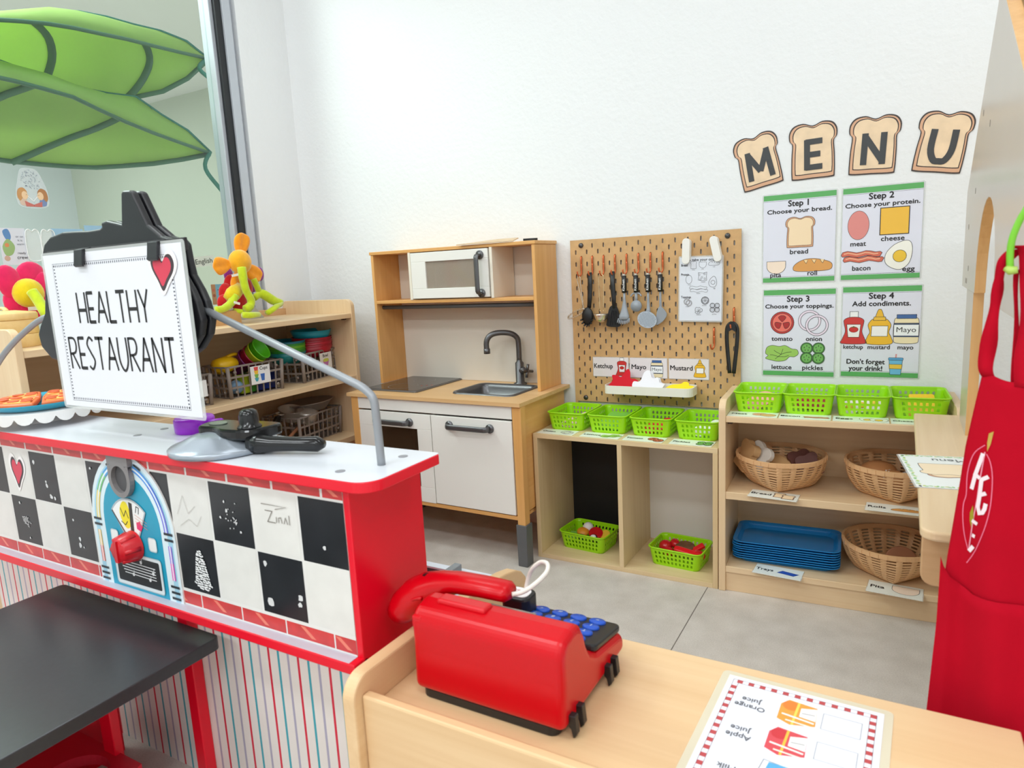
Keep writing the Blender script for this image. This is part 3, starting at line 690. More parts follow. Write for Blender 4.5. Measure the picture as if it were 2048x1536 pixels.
def hook(x, ztop, label, group='copper hooks on the pegboard'):
    t = thing('peg_hook', label, 'hook', (x, YH, ztop), group=group)
    mb = MB(); mb.tube([(0, .006, -.002), (0, -.003, -.004), (0, -.0035, -.012), (0, -.0035, -.050)], .0031, 8)
    mb.tube(crv([(.0015, -.0055, -.026), (.0015, -.006, -.055), (-.001, -.010, -.064), (-.003, -.017, -.066), (-.005, -.023, -.060), (-.006, -.024, -.050)], 4, False), .0026, 8)
    mb.obj('hook_wire', COPPER, t)
    return t
UT = ['wire whisk', 'black pasta server', 'small silver ladle', 'black spatula', 'grey pasta server', 'grey pizza cutter', 'grey skimmer', 'grey spoon']
for i, u in enumerate(UT): hook(.04+.04*i, PZ1-.053, 'copper pegboard hook holding the '+u)
hook(.48, PZ1-.294, 'empty copper pegboard hook below the order sheet')
hook(.54, PZ1-.233, 'copper pegboard hook holding the black tongs')
YU = YH-.0185                   # utensils hang in the crook of the hooks
GP = mat('grey_toy_plastic', (150, 156, 164), 0.35); BK = mat('black_nylon', (26, 27, 28), 0.42); BKH = mat('black_handle', (20, 20, 22), 0.35); SIL = mat('chrome', (226, 218, 204), 0.25, 0.9)
WHT = mat('white_print', (232, 232, 230), .4)
def ut(name, label, x): return thing(name, label, 'kitchen utensil', (x-.004, YU, 0), group='toy utensils on the pegboard hooks')
ZT = PZ1-.053-.063
# whisk
t = ut('whisk', 'thin wire whisk at the left end of the pegboard hooks', .04)
mb = MB(); mb.tube(crv([(0, 0, ZT), (-.006, 0, ZT-.01), (-.003, 0, ZT-.03), (.014, -.004, ZT-.10), (.014, -.006, ZT-.112)], 4, False), .0012, 6); mb.tube(crv([(0, 0, ZT), (.006, 0, ZT-.01), (.006, 0, ZT-.03), (.016, -.004, ZT-.10)], 4, False), .0012, 6); mb.obj('handle_wire', SIL, t)
mb = MB()
cxw, czw = -.010, ZT-.128
ring = [(cxw+.034*cos(a)*cos(.35)-.011*sin(a)*sin(-.35), -.006, czw+.034*cos(a)*sin(.35)+.011*sin(a)) for a in [2*pi*k/20 for k in range(20)]]
mb.tube(ring, .0011, 6, True)
hel = []
for k in range(20*9):
    a = 2*pi*k/180; i = int(k/9); p = Vector(ring[i]).lerp(Vector(ring[(i+1) % 20]), (k % 9)/9); b = 2*pi*k/9
    hel.append(p+Vector((0, .0045*sin(b), .0045*cos(b))))
mb.tube(hel, .0006, 4, True); mb.obj('coil', SIL, t)
# black pasta server
t = ut('pasta_server', 'black pasta server with toothed bowl, second from left', .08)
mb = MB(); mb.tube([(0, .002, ZT+.008), (0, .001, ZT-.03), (-.002, 0, ZT-.075), (-.005, -.002, ZT-.11)], [.008, .0085, .0085, .007], 10, ry=.004); mb.obj('handle', BK, t)
mb = MB(); mb.ball((-.009, -.006, ZT-.137), (.021, .010, .030), 18, 10)
for k in range(7):
    a = radians(180+20+k*23); mb.tube([(-.009+.018*cos(a), -.010, ZT-.138+.027*sin(a)), (-.009+.024*cos(a), -.018, ZT-.138+.034*sin(a))], [.004, .002], 6)
mb.obj('bowl', BK, t)
# ladle
t = ut('ladle', 'silver wire-handled ladle among the pegboard utensils', .12)
mb = MB(); mb.tube(crv([(0, 0, ZT), (-.008, 0, ZT-.006), (-.0085, 0, ZT-.04), (-.006, -.002, ZT-.122)], 4, False), .0016, 8); mb.tube(crv([(0, 0, ZT), (.008, 0, ZT-.006), (.0085, 0, ZT-.04), (.006, -.002, ZT-.122)], 4, False), .0016, 8); mb.obj('handle', mat('brass_wire', (238, 214, 170), .2, .9), t)
mb = MB(); mb.lathe([(0, -.022), (.012, -.019), (.020, -.010), (.0235, .004), (.0245, .008), (.022, .006), (.012, -.010), (0, -.014)], 22, (0, -.012, ZT-.137)); mb.obj('bowl', SIL, t)
# black spatula
t = ut('spatula', 'black ridged spatula among the pegboard utensils', .16)
mb = MB(); mb.tube([(0, .002, ZT+.008), (0, .001, ZT-.04), (.003, 0, ZT-.08), (.004, -.002, ZT-.112)], [.008, .0088, .008, .006], 10, ry=.004); mb.obj('handle', BK, t)
mb = MB(); mb.prism(crv([(-.010, ZT-.108), (.014, ZT-.108), (.026, ZT-.155), (.022, ZT-.172), (0, ZT-.174), (-.022, ZT-.170), (-.022, ZT-.155)], 4), 'y', -.004, 0)
for x in (-.010, -.002, .006, .014): mb.prism([(x-.001, ZT-.165), (x+.001, ZT-.165), (x*.6+.003, ZT-.12), (x*.6+.001, ZT-.12)], 'y', -.006, -.004)
mb.obj('blade', BK, t)
def khandle(t):
    mb = MB(); mb.tube([(0, 0, ZT-.002), (0, 0, ZT-.009)], [.0045, .0055], 10); mb.obj('hang_loop', mat('clear_loop', (190, 186, 178), .3), t)
    mb = MB(); mb.tube([(0, 0, ZT-.008), (0, 0, ZT-.062)], .0082, 14, ry=.0062); h = mb.obj('handle', BKH, t)
    a = Art(0); a.text('Kitchen', 0, -.0035, .011, WHT, .02, fit=.036); a.mb.xf(Matrix.Translation((0, -.0068, ZT-.038)) @ Matrix.Rotation(pi/2, 4, 'X') @ Matrix.Rotation(pi/2, 4, 'Z')); a.obj('lettering', h)
t = ut('pasta_server', 'grey pasta server with black Kitchen handle', .20); khandle(t)
mb = MB(); mb.tube([(0, 0, ZT-.06), (0, 0, ZT-.085), (0, -.002, ZT-.115), (0, -.006, ZT-.138), (0, -.010, ZT-.150)], [.0038, .0042, .010, .018, .016], 14, ry=[.003, .003, .005, .008, .007])
for k in range(8): x = -.018+k*.0052; mb.tube([(x, -.010, ZT-.143-.008*cos(x*70)), (x*1.08, -.018, ZT-.156-.008*cos(x*70))], [.0026, .0018], 6)
mb.obj('bowl', GP, t)
t = ut('pizza_cutter', 'grey round pizza cutter with black Kitchen handle', .24); khandle(t)
mb = MB(); mb.tube(crv([(-.018, -.002, ZT-.075), (-.012, -.001, ZT-.067), (0, 0, ZT-.064), (.012, -.001, ZT-.067), (.018, -.002, ZT-.075)], 4, False), .0026, 8); mb.tube([(0, 0, ZT-.06), (0, 0, ZT-.1)], .005, 8, ry=.003); mb.obj('guard', GP, t)
MB().tube([(.001, -.002, ZT-.106), (.001, -.006, ZT-.106)], .0185, 28).obj('wheel', GP, t)
t = ut('skimmer', 'grey perforated skimmer with black Kitchen handle', .28); khandle(t)
mb = MB(); mb.tube([(0, 0, ZT-.06), (0, 0, ZT-.085), (.001, -.002, ZT-.118), (0, -.005, ZT-.128)], [.0036, .004, .006, .010], 10, ry=.003)
mb.obj('neck', GP, t)
mb = MB(); R_ = Matrix.Translation((-.002, -.008, ZT-.150)) @ Matrix.Rotation(.3, 4, 'Y')
n0 = len(mb.v); mb.prism(circ(.0325, 30, ry=.0265), 'y', -.0015, .0015); mb.xf(R_, n0); dk = mb.obj('disc', mat('skimmer_grey', (176, 186, 198), .35), t)
mb = MB()
for i in range(-6, 7):
    for j in range(-5, 6):
        x, z = i*.0044+(j % 2)*.0022, j*.0044
        if (x/.029)**2+(z/.0225)**2 < 1: mb.prism(circ(.0010, 6, x, z), 'y', -.0020, -.0016)
mb.xf(R_); mb.obj('perforations', mat('hole_dark', (86, 96, 108), .6), dk)
t = ut('serving_spoon', 'grey slanted spoon with black Kitchen handle', .32); khandle(t)
mb = MB(); mb.tube([(0, 0, ZT-.06), (0, 0, ZT-.09), (.001, -.001, ZT-.118)], [.0036, .004, .005], 10, ry=.003)
mb.prism(crv([(-.004, ZT-.110), (.006, ZT-.112), (.020, ZT-.130), (.019, ZT-.142), (.006, ZT-.158), (-.014, ZT-.168), (-.014, ZT-.148), (-.012, ZT-.130)], 4), 'y', -.004, .001); mb.obj('bowl', GP, t, bevel=.001)
# tongs
t = thing('tongs', 'black plastic tongs hanging at the right end of the pegboard', 'tongs', (.538, YU, 0))
z0 = PZ1-.233-.058
mb = MB()
for sg in (-1, 1):
    mb.tube(crv([(0, 0, z0+.012), (sg*.010, 0, z0+.006), (sg*.0155, 0, z0-.012), (sg*.014, -.002, z0-.06), (sg*.006, -.004, z0-.142)], 5, False), [.0035]*5+[.0032]*10+[.0028]*6, 8, ry=.006)
mb.obj('arm', BK, t); MB().prism(crv([(-.013, z0-.006), (-.008, z0+.012), (0, z0+.016), (.008, z0+.012), (.013, z0-.006), (.010, z0-.014), (0, z0-.008), (-.010, z0-.014)], 4), 'y', -.006, .006).obj('hinge', BK, t)
# order sheet and clips
t = thing('order_sheet', 'white order sheet with line drawings clipped to the pegboard', 'sheet', (.4405, PY-.010, .8585), (pi/2, 0.02, 0))
sheet(t, .130, .196, mat('order_paper', (226, 230, 240), .3), .004)
a = Art(); lw = .0009
p_slice(a, -.022, .074, .018, .022, lw, True); p_pita(a, .006, .0735, .022, .018, lw, True); p_roll(a, .040, .0785, .033, .014, lw, True)
a.line(circ(.0095, 24, -.036, .030, .0135), lw, OUT, True)
a.line(off([(-.5, -.4), (-.45, .1), (-.5, .45), (.1, .4), (.5, .5), (.45, 0), (.5, -.45), (0, -.5)], .006, .0385, .026, .026), lw, OUT, True)
for q in ((-.004, .044), (.004, .036), (.012, .046), (.000, .030), (.013, .032)): a.line(circ(.0026, 10, *q), lw*.8, OUT, True)
p_egg(a, .038, .022, .024, .032, lw, True, rot=-.15); p_bacon(a, -.006, .000, .052, .020, lw*.7, True)
p_onion(a, -.038, -.041, .0095, lw, True); p_tomato(a, .015, -.035, .0115, lw, True); p_lettuce(a, -.004, -.066, .022, .020, lw, True); p_pickles(a, .045, -.057, .0075, lw=lw, bw=True)
a.obj('line_drawings', t)
a = Art(.0010); a.flat = True
a.text('May I take your order', -.056, .0865, .0105, INK, .02, 'L', fit=.108); a.obj('heading', t)
a = Art(.0010); a.flat = True
for s_, y_ in (('Bread', .0705), ('Protein', .042), ('Toppings', -.0275)): a.text(s_, -.060, y_, .0095, INK, .02, 'L', sx=.9)
a.obj('section_titles', t); a = Art(.0010); a.flat = True
for s_, x_, y_ in (('slice', -.022, .058), ('pita', .006, .060), ('roll', .040, .066), ('meat', -.034, .012), ('cheese', .008, .0205), ('egg', .042, .001), ('bacon', -.006, -.0145), ('onion', -.040, -.0555), ('tomato', .013, -.0515), ('lettuce', -.004, -.0805), ('pickles', .044, -.0785)): a.text(s_, x_, y_, .005, mat('grey_ink', (120, 120, 124), .5))
a.obj('captions', t)['kind'] = 'stuff'
CLIPM = mat('clip_white', (240, 238, 232), .3)
for x, z, r_, lb in ((.3995, .976, .03, 'upright white clip holding the left corner of the order sheet'), (.489, .978, -.22, 'tilted white clip holding the right corner of the order sheet')):
    t = thing('white_clip', lb, 'clip', (x, PY-.013, z), (0, r_, 0), 'white clips on the order sheet')
    MB().prism(rrect(.024, .078, .0115, 5), 'y', -.011, -.003).obj('front_arm', CLIPM, t, bevel=.0015)
    MB().prism(rrect(.022, .070, .0105, 5, .002, .002), 'y', -.002, .009).obj('back_arm', CLIPM, t, bevel=.001)
# condiment cards
def ccard(label, x, w, txt, fit, fn, tx):
    t = thing('name_card', label, 'name card', (x, PY-.0012, .6055), WALLROT, 'condiment cards on the pegboard')
    sheet(t, w, .0645, mat('card_paper', (232, 226, 228), .3), .002)
    a = Art(); fn(a); a.obj('picture', t)
    a = Art(.001); a.text(txt, tx, -.004, .022, INK, .02, 'C', fit=fit); a.obj('lettering', t)
ccard('pegboard card reading Ketchup with a red bottle', .135, .126, 'Ketchup', .067, lambda a: p_ketchup(a, .040, .002, .038, .060, .001), -.026)
ccard('pegboard card reading Mayo with a jar', .2665, .126, 'Mayo', .050, lambda a: p_mayo(a, .029, -.002, .040, .056, .001), -.032)
ccard('pegboard card reading Mustard with a yellow bottle', .3995, .127, 'Mustard', .072, lambda a: p_mustard(a, .036, .003, .034, .056, .001), -.023)
# white tray hung on the pegboard with felt splashes in it
TZ = .530; t = thing('pegboard_tray', 'white shallow tray hooked on the pegboard below the name cards', 'tray', (.2855, 0, TZ))
mb = MB(); W_, D_ = .292, .085
o = rrect(W_, D_, .022, 5, 0, PY-D_/2-.002); i_ = rrect(W_-.006, D_-.006, .020, 5, 0, PY-D_/2-.002); n = len(o)
vs = [(x, y, 0) for x, y in o]+[(x, y, .027) for x, y in o]+[(x, y, .027) for x, y in i_]+[(x, y, .003) for x, y in i_]
fs = [(k+r*n, (k+1) % n+r*n, (k+1) % n+(r+1)*n, k+(r+1)*n) for r in range(3) for k in range(n)]+[tuple(range(n))[::-1], tuple(range(3*n, 4*n))]
mb.add(vs, fs); mb.obj('tray_body', mat('tray_white', (238, 236, 226), .3), t)
for x in (-.08, .08): MB().box(x-.002, PY-.004, .012, x+.002, PY+.004, .024).obj('peg', CLIPM, t)
def felt(label, col, x, z, poly, tilt, k, yy):
    t = thing('felt_shape', label, 'felt shape', (x, yy, z), (pi/2+tilt, 0, 0), 'felt sauce splashes in the white tray')
    MB().prism(crv(poly, 4), 'z', -.001, .001).obj('felt_sheet', mat('felt_'+k, col, .95, sheen=.4), t)
RP = [(-.055, -.012), (-.042, .012), (-.045, .030), (-.026, .030), (-.012, .026), (.006, .052), (.016, .044), (.020, .022), (.036, .020), (.048, .010), (.036, -.012), (0, -.020)]
WP = [(-.050, -.012), (-.052, .012), (-.030, .014), (-.018, .044), (-.002, .050), (.010, .026), (.028, .028), (.036, .012), (.050, .004), (.038, -.012), (0, -.020)]
YP = [(-.042, -.012), (-.030, .006), (-.016, .014), (.0, .016), (.014, .020), (.022, .030), (.032, .022), (.034, .012), (.050, .012), (.042, -.004), (.03, -.014), (0, -.016)]
for k, (dy, sc_) in enumerate(((0, 1), (.008, .93), (.016, .86))):
    yy = PY-.050+dy
    felt(('front', 'middle', 'back')[k]+' red felt ketchup splash in the white tray', (206, 8, 34), .200-.004*k, .556, [(a*sc_, b*sc_) for a, b in RP], -.35, 'red', yy)
    felt(('front', 'middle', 'back')[k]+' white felt mayo splash in the white tray', (240, 240, 246), .284+.003*k, .556, [(a*sc_, b*sc_) for a, b in WP], -.35, 'white', yy-.004)
    felt(('front', 'middle', 'back')[k]+' yellow felt mustard splash in the white tray', (250, 222, 10), .378-.004*k, .551, [(a*sc_, b*sc_) for a, b in YP], -.95, 'yellow', yy-.002)
# ================================================================ two-cube shelf under the pegboard
XS0, XS1, YS, ZS = -0.0385, 0.5496, -0.2694, 0.4221
cs = thing('cube_shelf', 'low two-compartment pale wood shelf under the pegboard', 'shelf', (0, 0, 0))
tt = 0.0145
box('top_board', OAK['x'], XS0, YS, ZS-tt, XS1, -0.002, ZS, cs, bevel=0.0008)
box('bottom_board', OAK['x'], XS0+tt, YS, 0, XS1-tt, -0.002, tt, cs, bevel=0.0008)
box('side_panel', OAK['z'], XS0, YS, 0, XS0+tt, -0.002, ZS-tt, cs, bevel=0.0008); box('side_panel', OAK['z'], XS1-tt, YS, 0, XS1, -0.002, ZS-tt, cs, bevel=0.0008)
box('divider', OAK['z'], 0.2480, YS, tt, 0.2625, -0.005, ZS-tt, cs, bevel=0.0008)
box('black_back', mat('black_board', (14, 14, 16), 0.6), XS0+tt, -0.008, tt, 0.248, -0.003, ZS-tt, cs, bevel=0)
box('white_back', mat('white_board', (226, 222, 216), 0.5), 0.2625, -0.008, tt, XS1-tt, -0.003, ZS-tt, cs, bevel=0)

# ---------------------------------------------------------------- green slotted baskets
HOLE = [(.24, .20), (.78, .20), (.66, .80), (.24, .80)]
def basket_bm(w, d, h, nw, nd):
    mb = MB(); f = .008; r = .016
    def ring(z, e): return rrect(w-2*e, d-2*e, r, 4), z
    zs = [0.0, h*.10, h*.86, h]; es = [f*(1-z/h) for z in zs]
    def P(k, x, y): return None
    rings = [[(x, y, z) for x, y in rrect(w-2*e, d-2*e, r, 4)] for z, e in zip(zs, es)]
    n = len(rings[0])
    for a in range(3):
        A, B = rings[a], rings[a+1]
        for k in range(n):
            k2 = (k+1) % n
            straight = (k % 5) == 4
            c = (A[k], A[k2], B[k2], B[k])
            if a == 1 and straight:
                long_ = abs(A[k][0]-A[k2][0]) > abs(A[k][1]-A[k2][1])
                mb.patch(c, nw if long_ else nd, 3, HOLE)
            else: mb.add(c, [(0, 1, 2, 3)], 0, not straight)
    mb.add(rings[0], [tuple(range(n))[::-1]])
    return mb
def basket_rim(w, d, h):
    return MB().tube([(x, y, h) for x, y in rrect(w+.003, d+.003, .018, 4)], .0026, 6, True, ry=.0022)
BW, BD, BH = .128, .166, .057
def make_basket(label, loc, rot, group):
    t = thing('green_basket', label, 'basket', loc, rot, group)
    basket_bm(BW, BD, BH, 7, 10).obj('basket_body', LIME, t, solid=-.0016, weld=True)
    basket_rim(BW, BD, BH).obj('rim', LIME, t)
    return t
G1 = 'green baskets on the cube shelf'; G2 = 'green baskets on the wooden bookcase'; G3 = 'green baskets inside the cube shelf'
b0 = make_basket('green slotted basket behind the Onion label on the cube shelf', (.046, -.1195, ZS), 0, G1)
KIDS_DONE = True
for i, nm in ((1, 'Lettuce'), (2, 'Tomato'), (3, 'Pickles')):
    dup(b0, (.046+.1415*i, -.1195, ZS), 0, 'green slotted basket behind the %s label on the cube shelf' % nm, G1)
dup(b0, (.094, -.142, tt), pi/2-.085, 'green basket of toy food in the black-backed cube', G3)
dup(b0, (.408, -.153, tt), pi/2-.07, 'green basket of red toy food in the white-backed cube', G3)

# ---------------------------------------------------------------- bookcase right of the cube shelf
RY = 0.0519; RO = Vector((0.5526, -0.2735, 0)); RM = Matrix.Translation(RO) @ Matrix.Rotation(RY, 4, 'Z')
def RL(u, d, z): return tuple(RM @ Vector((u, d, z)))
ZT_, ZM_, ZB_ = .517, .299, .076; RW, RD, RT = .578, .240, .019
bc = thing('bookcase', 'maple bookcase of three shelves with baskets and trays', 'bookcase', RO, RY)
def endp(x0, x1, parent, h=.562):
    p = [(0, 0), (RD, 0), (RD, h)]+[(.032-.032*sin(a), h-.032+.032*cos(a)) for a in [radians(9*k) for k in range(11)]]
    MB().prism(p, 'x', x0, x1).obj('side_panel', MAPLE['z'], parent, bevel=.002)
endp(0, RT, bc); endp(RW-RT, RW, bc)
for nm, z, th in (('top_board', ZT_, .017), ('middle_shelf', ZM_, .0215), ('bottom_shelf', ZB_, .018)):
    box(nm, MAPLE['x'], RT, .002, z-th, RW-RT, RD-.006, z, bc, bevel=.0015)
box('plinth', MAPLE['x'], RT, .008, 0, RW-RT, .024, ZB_-.018, bc, bevel=.001)
box('backboard', MAPLE['x'], RT, RD-.006, .02, RW-RT, RD-.001, ZT_-.017, bc, bevel=0)
for x in (RT+.012, ): box('shelf_bracket', mat('bracket_brown', (70, 46, 36), .6), x-.008, .012, ZT_-.023, x+.004, .03, ZT_-.017, bc, bevel=0)
for i, (nm, u) in enumerate((('Meat', .095), ('Bacon', .2245), ('Eggs', .356), ('Cheese', .4885))):
    dup(b0, RL(u, .146, ZT_), RY, 'green slotted basket behind the %s label on the bookcase top' % nm, G2)

# ---------------------------------------------------------------- label cards lying on the shelves
def lcard(label, loc, rot, w, h, txt, size, tx, fit, fn, grp):
    t = thing('shelf_label', label, 'label card', loc, rot, grp)
    sheet(t, w, h, mat('label_paper', (236, 240, 232), .3), .002, .0008)
    a = Art(.0008); fn(a); a.obj('picture', t)
    a = Art(.0012); a.text(txt, tx, -size*.3, size, INK, .022, 'C', fit=fit); a.obj('lettering', t)
LG = 'label cards in front of the green baskets'
CY_ = YS+.040
lcard('shelf label reading Onion', (.033, CY_, ZS), 0, .124, .060, 'Onion', .018, -.031, .044, lambda a: p_onion(a, .033, 0, .017), LG)
lcard('shelf label reading Lettuce', (.184, CY_, ZS), 0, .128, .060, 'Lettuce', .018, -.031, .056, lambda a: (p_lettuce(a, .020, -.006, .040, .030), p_lettuce(a, .044, .004, .036, .034)), LG)
def _tm(a):
    p_tomato(a, .025, .006, .016); p_tomato(a, .044, -.006, .016)
lcard('shelf label reading Tomato', (.323, CY_, ZS), 0, .124, .060, 'Tomato', .018, -.031, .052, _tm, LG)
lcard('shelf label reading Pickles', (.467, CY_, ZS), 0, .124, .060, 'Pickles', .018, -.031, .050, lambda a: p_pickles(a, .036, 0, .0115), LG)
def _mt(a):
    a.shape(circ(.020, 22, .018, .004, .016), (226, 150, 130), .001, OUT); a.shape(circ(.020, 22, .040, -.003, .016), (222, 170, 120), .001, OUT)
lcard('shelf label reading Meat', RL(.086, .041, ZT_), RY, .130, .062, 'Meat', .018, -.036, .040, _mt, LG)
lcard('shelf label reading Bacon', RL(.2185, .041, ZT_), RY, .128, .062, 'Bacon', .018, -.036, .048, lambda a: p_bacon(a, .028, -.004, .060, .018), LG)
lcard('shelf label reading Eggs', RL(.352, .041, ZT_), RY, .130, .062, 'Eggs', .018, -.038, .040, lambda a: (p_egg(a, .016, 0, .036, .042, rot=.9), p_egg(a, .042, -.001, .036, .042, rot=1.3)), LG)
lcard('shelf label reading Cheese, partly hidden by the table', RL(.486, .041, ZT_), RY, .130, .062, 'Cheese', .018, -.034, .052, lambda a: p_cheese(a, .035, 0, .034, .034), LG)
LG2 = 'label cards on the lower bookcase shelves'
lcard('shelf label reading Bread', RL(.146, .010, ZM_), RY-.10, .126, .060, 'Bread', .020, -.033, .052, lambda a: (p_slice(a, .014, .004, .030, .036), p_slice(a, .038, -.004, .034, .034)), LG2)
lcard('shelf label reading Rolls', RL(.438, -.006, ZM_), RY-.06, .134, .060, 'Rolls', .020, -.042, .040, lambda a: p_roll(a, .026, -.004, .072, .022), LG2)
lcard('shelf label reading Trays', RL(.160, .013, ZB_), RY-.10, .126, .062, 'Trays', .020, -.036, .046, lambda a: a.shape([(-.002, -.006), (.042, -.014), (.054, .002), (.010, .010)], (48, 84, 178), .0012, (30, 50, 120)), LG2)
lcard('shelf label reading Pita', RL(.445, .004, ZB_), RY-.11, .126, .070, 'Pita', .022, -.040, .032, lambda a: p_pita(a, .024, .002, .062, .044), LG2)

# ---------------------------------------------------------------- blue trays
TRAYM = mat('blue_tray', (20, 128, 198), .24)
def tray_bm():
    mb = MB(); W_, D_ = .286, .176
    pr = [(0, 0, .0010), (-.024, -.0, .0010), (-.012, 0, .014), (0, 0, .0165), (.0, 0, .0145), (-.012, 0, .0125)]
    rs = []
    for e, z in ((-.034, .0), (-.020, .0125), (0, .0148), (0, .0170), (-.003, .0172), (-.015, .0145), (-.036, .0016)):
        rs.append([(x, y, z) for x, y in rrect(W_+2*e*.55, D_+2*e*.55, .026, 5)])
    n = len(rs[0]); vs = [v for r in rs for v in r]
    fs = [(i*n+k, i*n+(k+1) % n, (i+1)*n+(k+1) % n, (i+1)*n+k) for i in range(len(rs)-1) for k in range(n)]
    fs += [tuple(range(n))[::-1], tuple((len(rs)-1)*n+k for k in range(n))]
    return mb.add(vs, fs, 0, False)
NTR = 8
ORD = ['bottom', 'second from bottom', 'third from bottom', 'fourth from bottom', 'fifth from bottom', 'third from top', 'second from top', 'topmost']
t0 = None
for i in range(NTR):
    loc = RL(.1715+.001*sin(i*2.1), .128+.001*cos(i*1.7), ZB_+.0075*i*.92); lab = 'blue plastic tray, %s of the stack in the bookcase' % ORD[i]
    if t0 is None:
        t0 = tray_bm().obj('blue_tray', TRAYM, loc=loc, rot=(0, 0, RY+.01)); tag(t0, lab, 'tray', 'stack of blue trays')
    else: dup(t0, loc, RY+.01, lab, 'stack of blue trays')

# ---------------------------------------------------------------- wicker-look bread baskets
WICK = mat('tan_plastic_wicker', (222, 176, 128), .5)
def wicker_bm(r1, h, b):
    mb = MB(); NA, NZ = 100, 23
    def pt(k, v):
        a = 2*pi*k/NA; c, s_ = cos(a), sin(a)
        sq = b/max(abs(c)+abs(s_), .001)*1.0
        rr = sq*(1-v)+r1*v; rr = rr+(.012*sin(pi*v))
        if v < .12: rr *= (.9+.1*v/.12)
        return (rr*c, rr*s_, h*v)
    for k in range(NA):
        for j in range(NZ):
            v0, v1 = j/NZ, (j+1)/NZ
            open_ = (k % 5 > 1) and (j % 2 == 1) and 2 <= j <= NZ-3
            if open_: continue
            mb.add([pt(k, v0), pt(k+1, v0), pt(k+1, v1), pt(k, v1)], [(0, 1, 2, 3)], 0, True)
    mb.add([pt(k, 0) for k in range(NA)], [tuple(range(NA))[::-1]])
    return mb
def wicker(label, loc, rot):
    t = thing('bread_basket', label, 'basket', loc, rot, 'tan woven-look baskets in the bookcase')
    r1, h = .1185, .094
    wicker_bm(r1, h, .080).obj('basket_body', WICK, t, solid=.0022, weld=True)
    rb = MB(); N = 72
    for k in range(N):
        a0, a1 = 2*pi*k/N, 2*pi*(k+1)/N; r0 = r1+(.0035 if k % 2 else .0022)
        q = [(r0, h-.010), (r0+.0006, h+.001), (r1-.0025, h+.002), (r1-.0025, h-.010)]
        vs = [(rr*cos(a0), rr*sin(a0), z) for rr, z in q]+[(rr*cos(a1), rr*sin(a1), z) for rr, z in q]
        rb.add(vs, [(0, 4, 5, 1), (1, 5, 6, 2), (2, 6, 7, 3), (3, 7, 4, 0), (0, 1, 2, 3), (7, 6, 5, 4)])
    rb.obj('ribbed_rim', WICK, t)
    return t
wk = wicker('tan woven-look basket of toy bread behind the Bread label', RL(.1535, .1125, ZM_), RY)
dup(wk, RL(.438, .1125, ZM_), RY+.12, 'tan woven-look basket of toy rolls behind the Rolls label')
dup(wk, RL(.438, .1125, ZB_), RY+.06, 'tan woven-look basket behind the Pita label')

# ---------------------------------------------------------------- toy food
def food(name, label, loc, mb, m, rot=(0, 0, 0), grp=None, **k):
    o = mb.obj(name, m, loc=loc, rot=rot, **k); return tag(o, label, 'toy food', grp)
F1 = mat('bread_tan', (214, 170, 118), .6, noise=.1); F2 = mat('bread_white', (232, 226, 216), .5); F3 = mat('dark_rye', (92, 40, 28), .5, noise=.2)
BUN = mat('bun_brown', (198, 138, 88), .5, noise=.08)
def slice_bm(w, h, th): return MB().prism(off(SLICE, 0, 0, w, h), 'z', -th/2, th/2)
zb = ZM_+.03
food('toy_bread', 'crusty tan toy bread at the left rim of the Bread basket', RL(.060, .125, zb+.046), slice_bm(.075, .085, .022), F1, (1.2, 0.25, RY-1.0), bevel=.006)
food('toy_bread', 'white wrapped-looking toy bread slice in the Bread basket', RL(.092, .122, zb+.040), slice_bm(.085, .090, .014), F2, (1.15, 0.3, RY-.9), bevel=.004)
food('toy_bread', 'pale toy bread slice lying in the middle of the Bread basket', RL(.150, .115, zb+.022), slice_bm(.080, .080, .012), F1, (.5, 0.1, RY-.3), bevel=.003)
food('toy_bread', 'left dark brown toy bread slice in the Bread basket', RL(.205, .130, zb+.036), slice_bm(.062, .070, .012), F3, (1.1, -.2, RY+.5), bevel=.003)
food('toy_bread', 'right dark brown toy bread slice in the Bread basket', RL(.228, .112, zb+.034), slice_bm(.062, .066, .012), F3, (1.1, -.35, RY+.4), bevel=.003)
food('toy_bun', 'large round brown toy bun in the Rolls basket', RL(.400, .130, ZM_+.052), MB().ball((0, 0, 0), (.050, .042, .034)), BUN, (0, 0, RY+.3))
sb = MB().ball((0, 0, 0), (.042, .036, .030), mi=0)
for k in range(26):
    a, e = random.uniform(0, 2*pi), random.uniform(.5, 1.3); p = Vector((.042*cos(a)*cos(e), .036*sin(a)*cos(e), .030*sin(e)))
    sb.ball(p, (.0022, .0015, .0012), 6, 4, 1)
food('toy_bun', 'seeded brown toy bun at the front of the Rolls basket', RL(.432, .075, ZM_+.048), sb, [BUN, F2], (0, 0, RY))
food('toy_bun', 'pale grey-white toy bun at the right of the Rolls basket', RL(.490, .095, ZM_+.048), MB().ball((0, 0, 0), (.044, .036, .030)), mat('bun_grey', (206, 204, 200), .5), (0, 0, RY))
def pita_bm(r, th): return MB().prism([(r*cos(a), r*sin(a)) for a in [radians(12*k) for k in range(16)]], 'z', -th/2, th/2)
food('toy_pita', 'upright brown toy pita half in the Pita basket', RL(.462, .110, ZB_+.036), pita_bm(.042, .008), mat('pita_brown', (176, 118, 84), .6, noise=.15), (1.35, 0, RY+.2), bevel=.002)
food('toy_pita', 'flat tan toy pita half at the bottom of the Pita basket', RL(.440, .120, ZB_+.012), pita_bm(.050, .008), F1, (0.05, 0, RY-.4), bevel=.002)
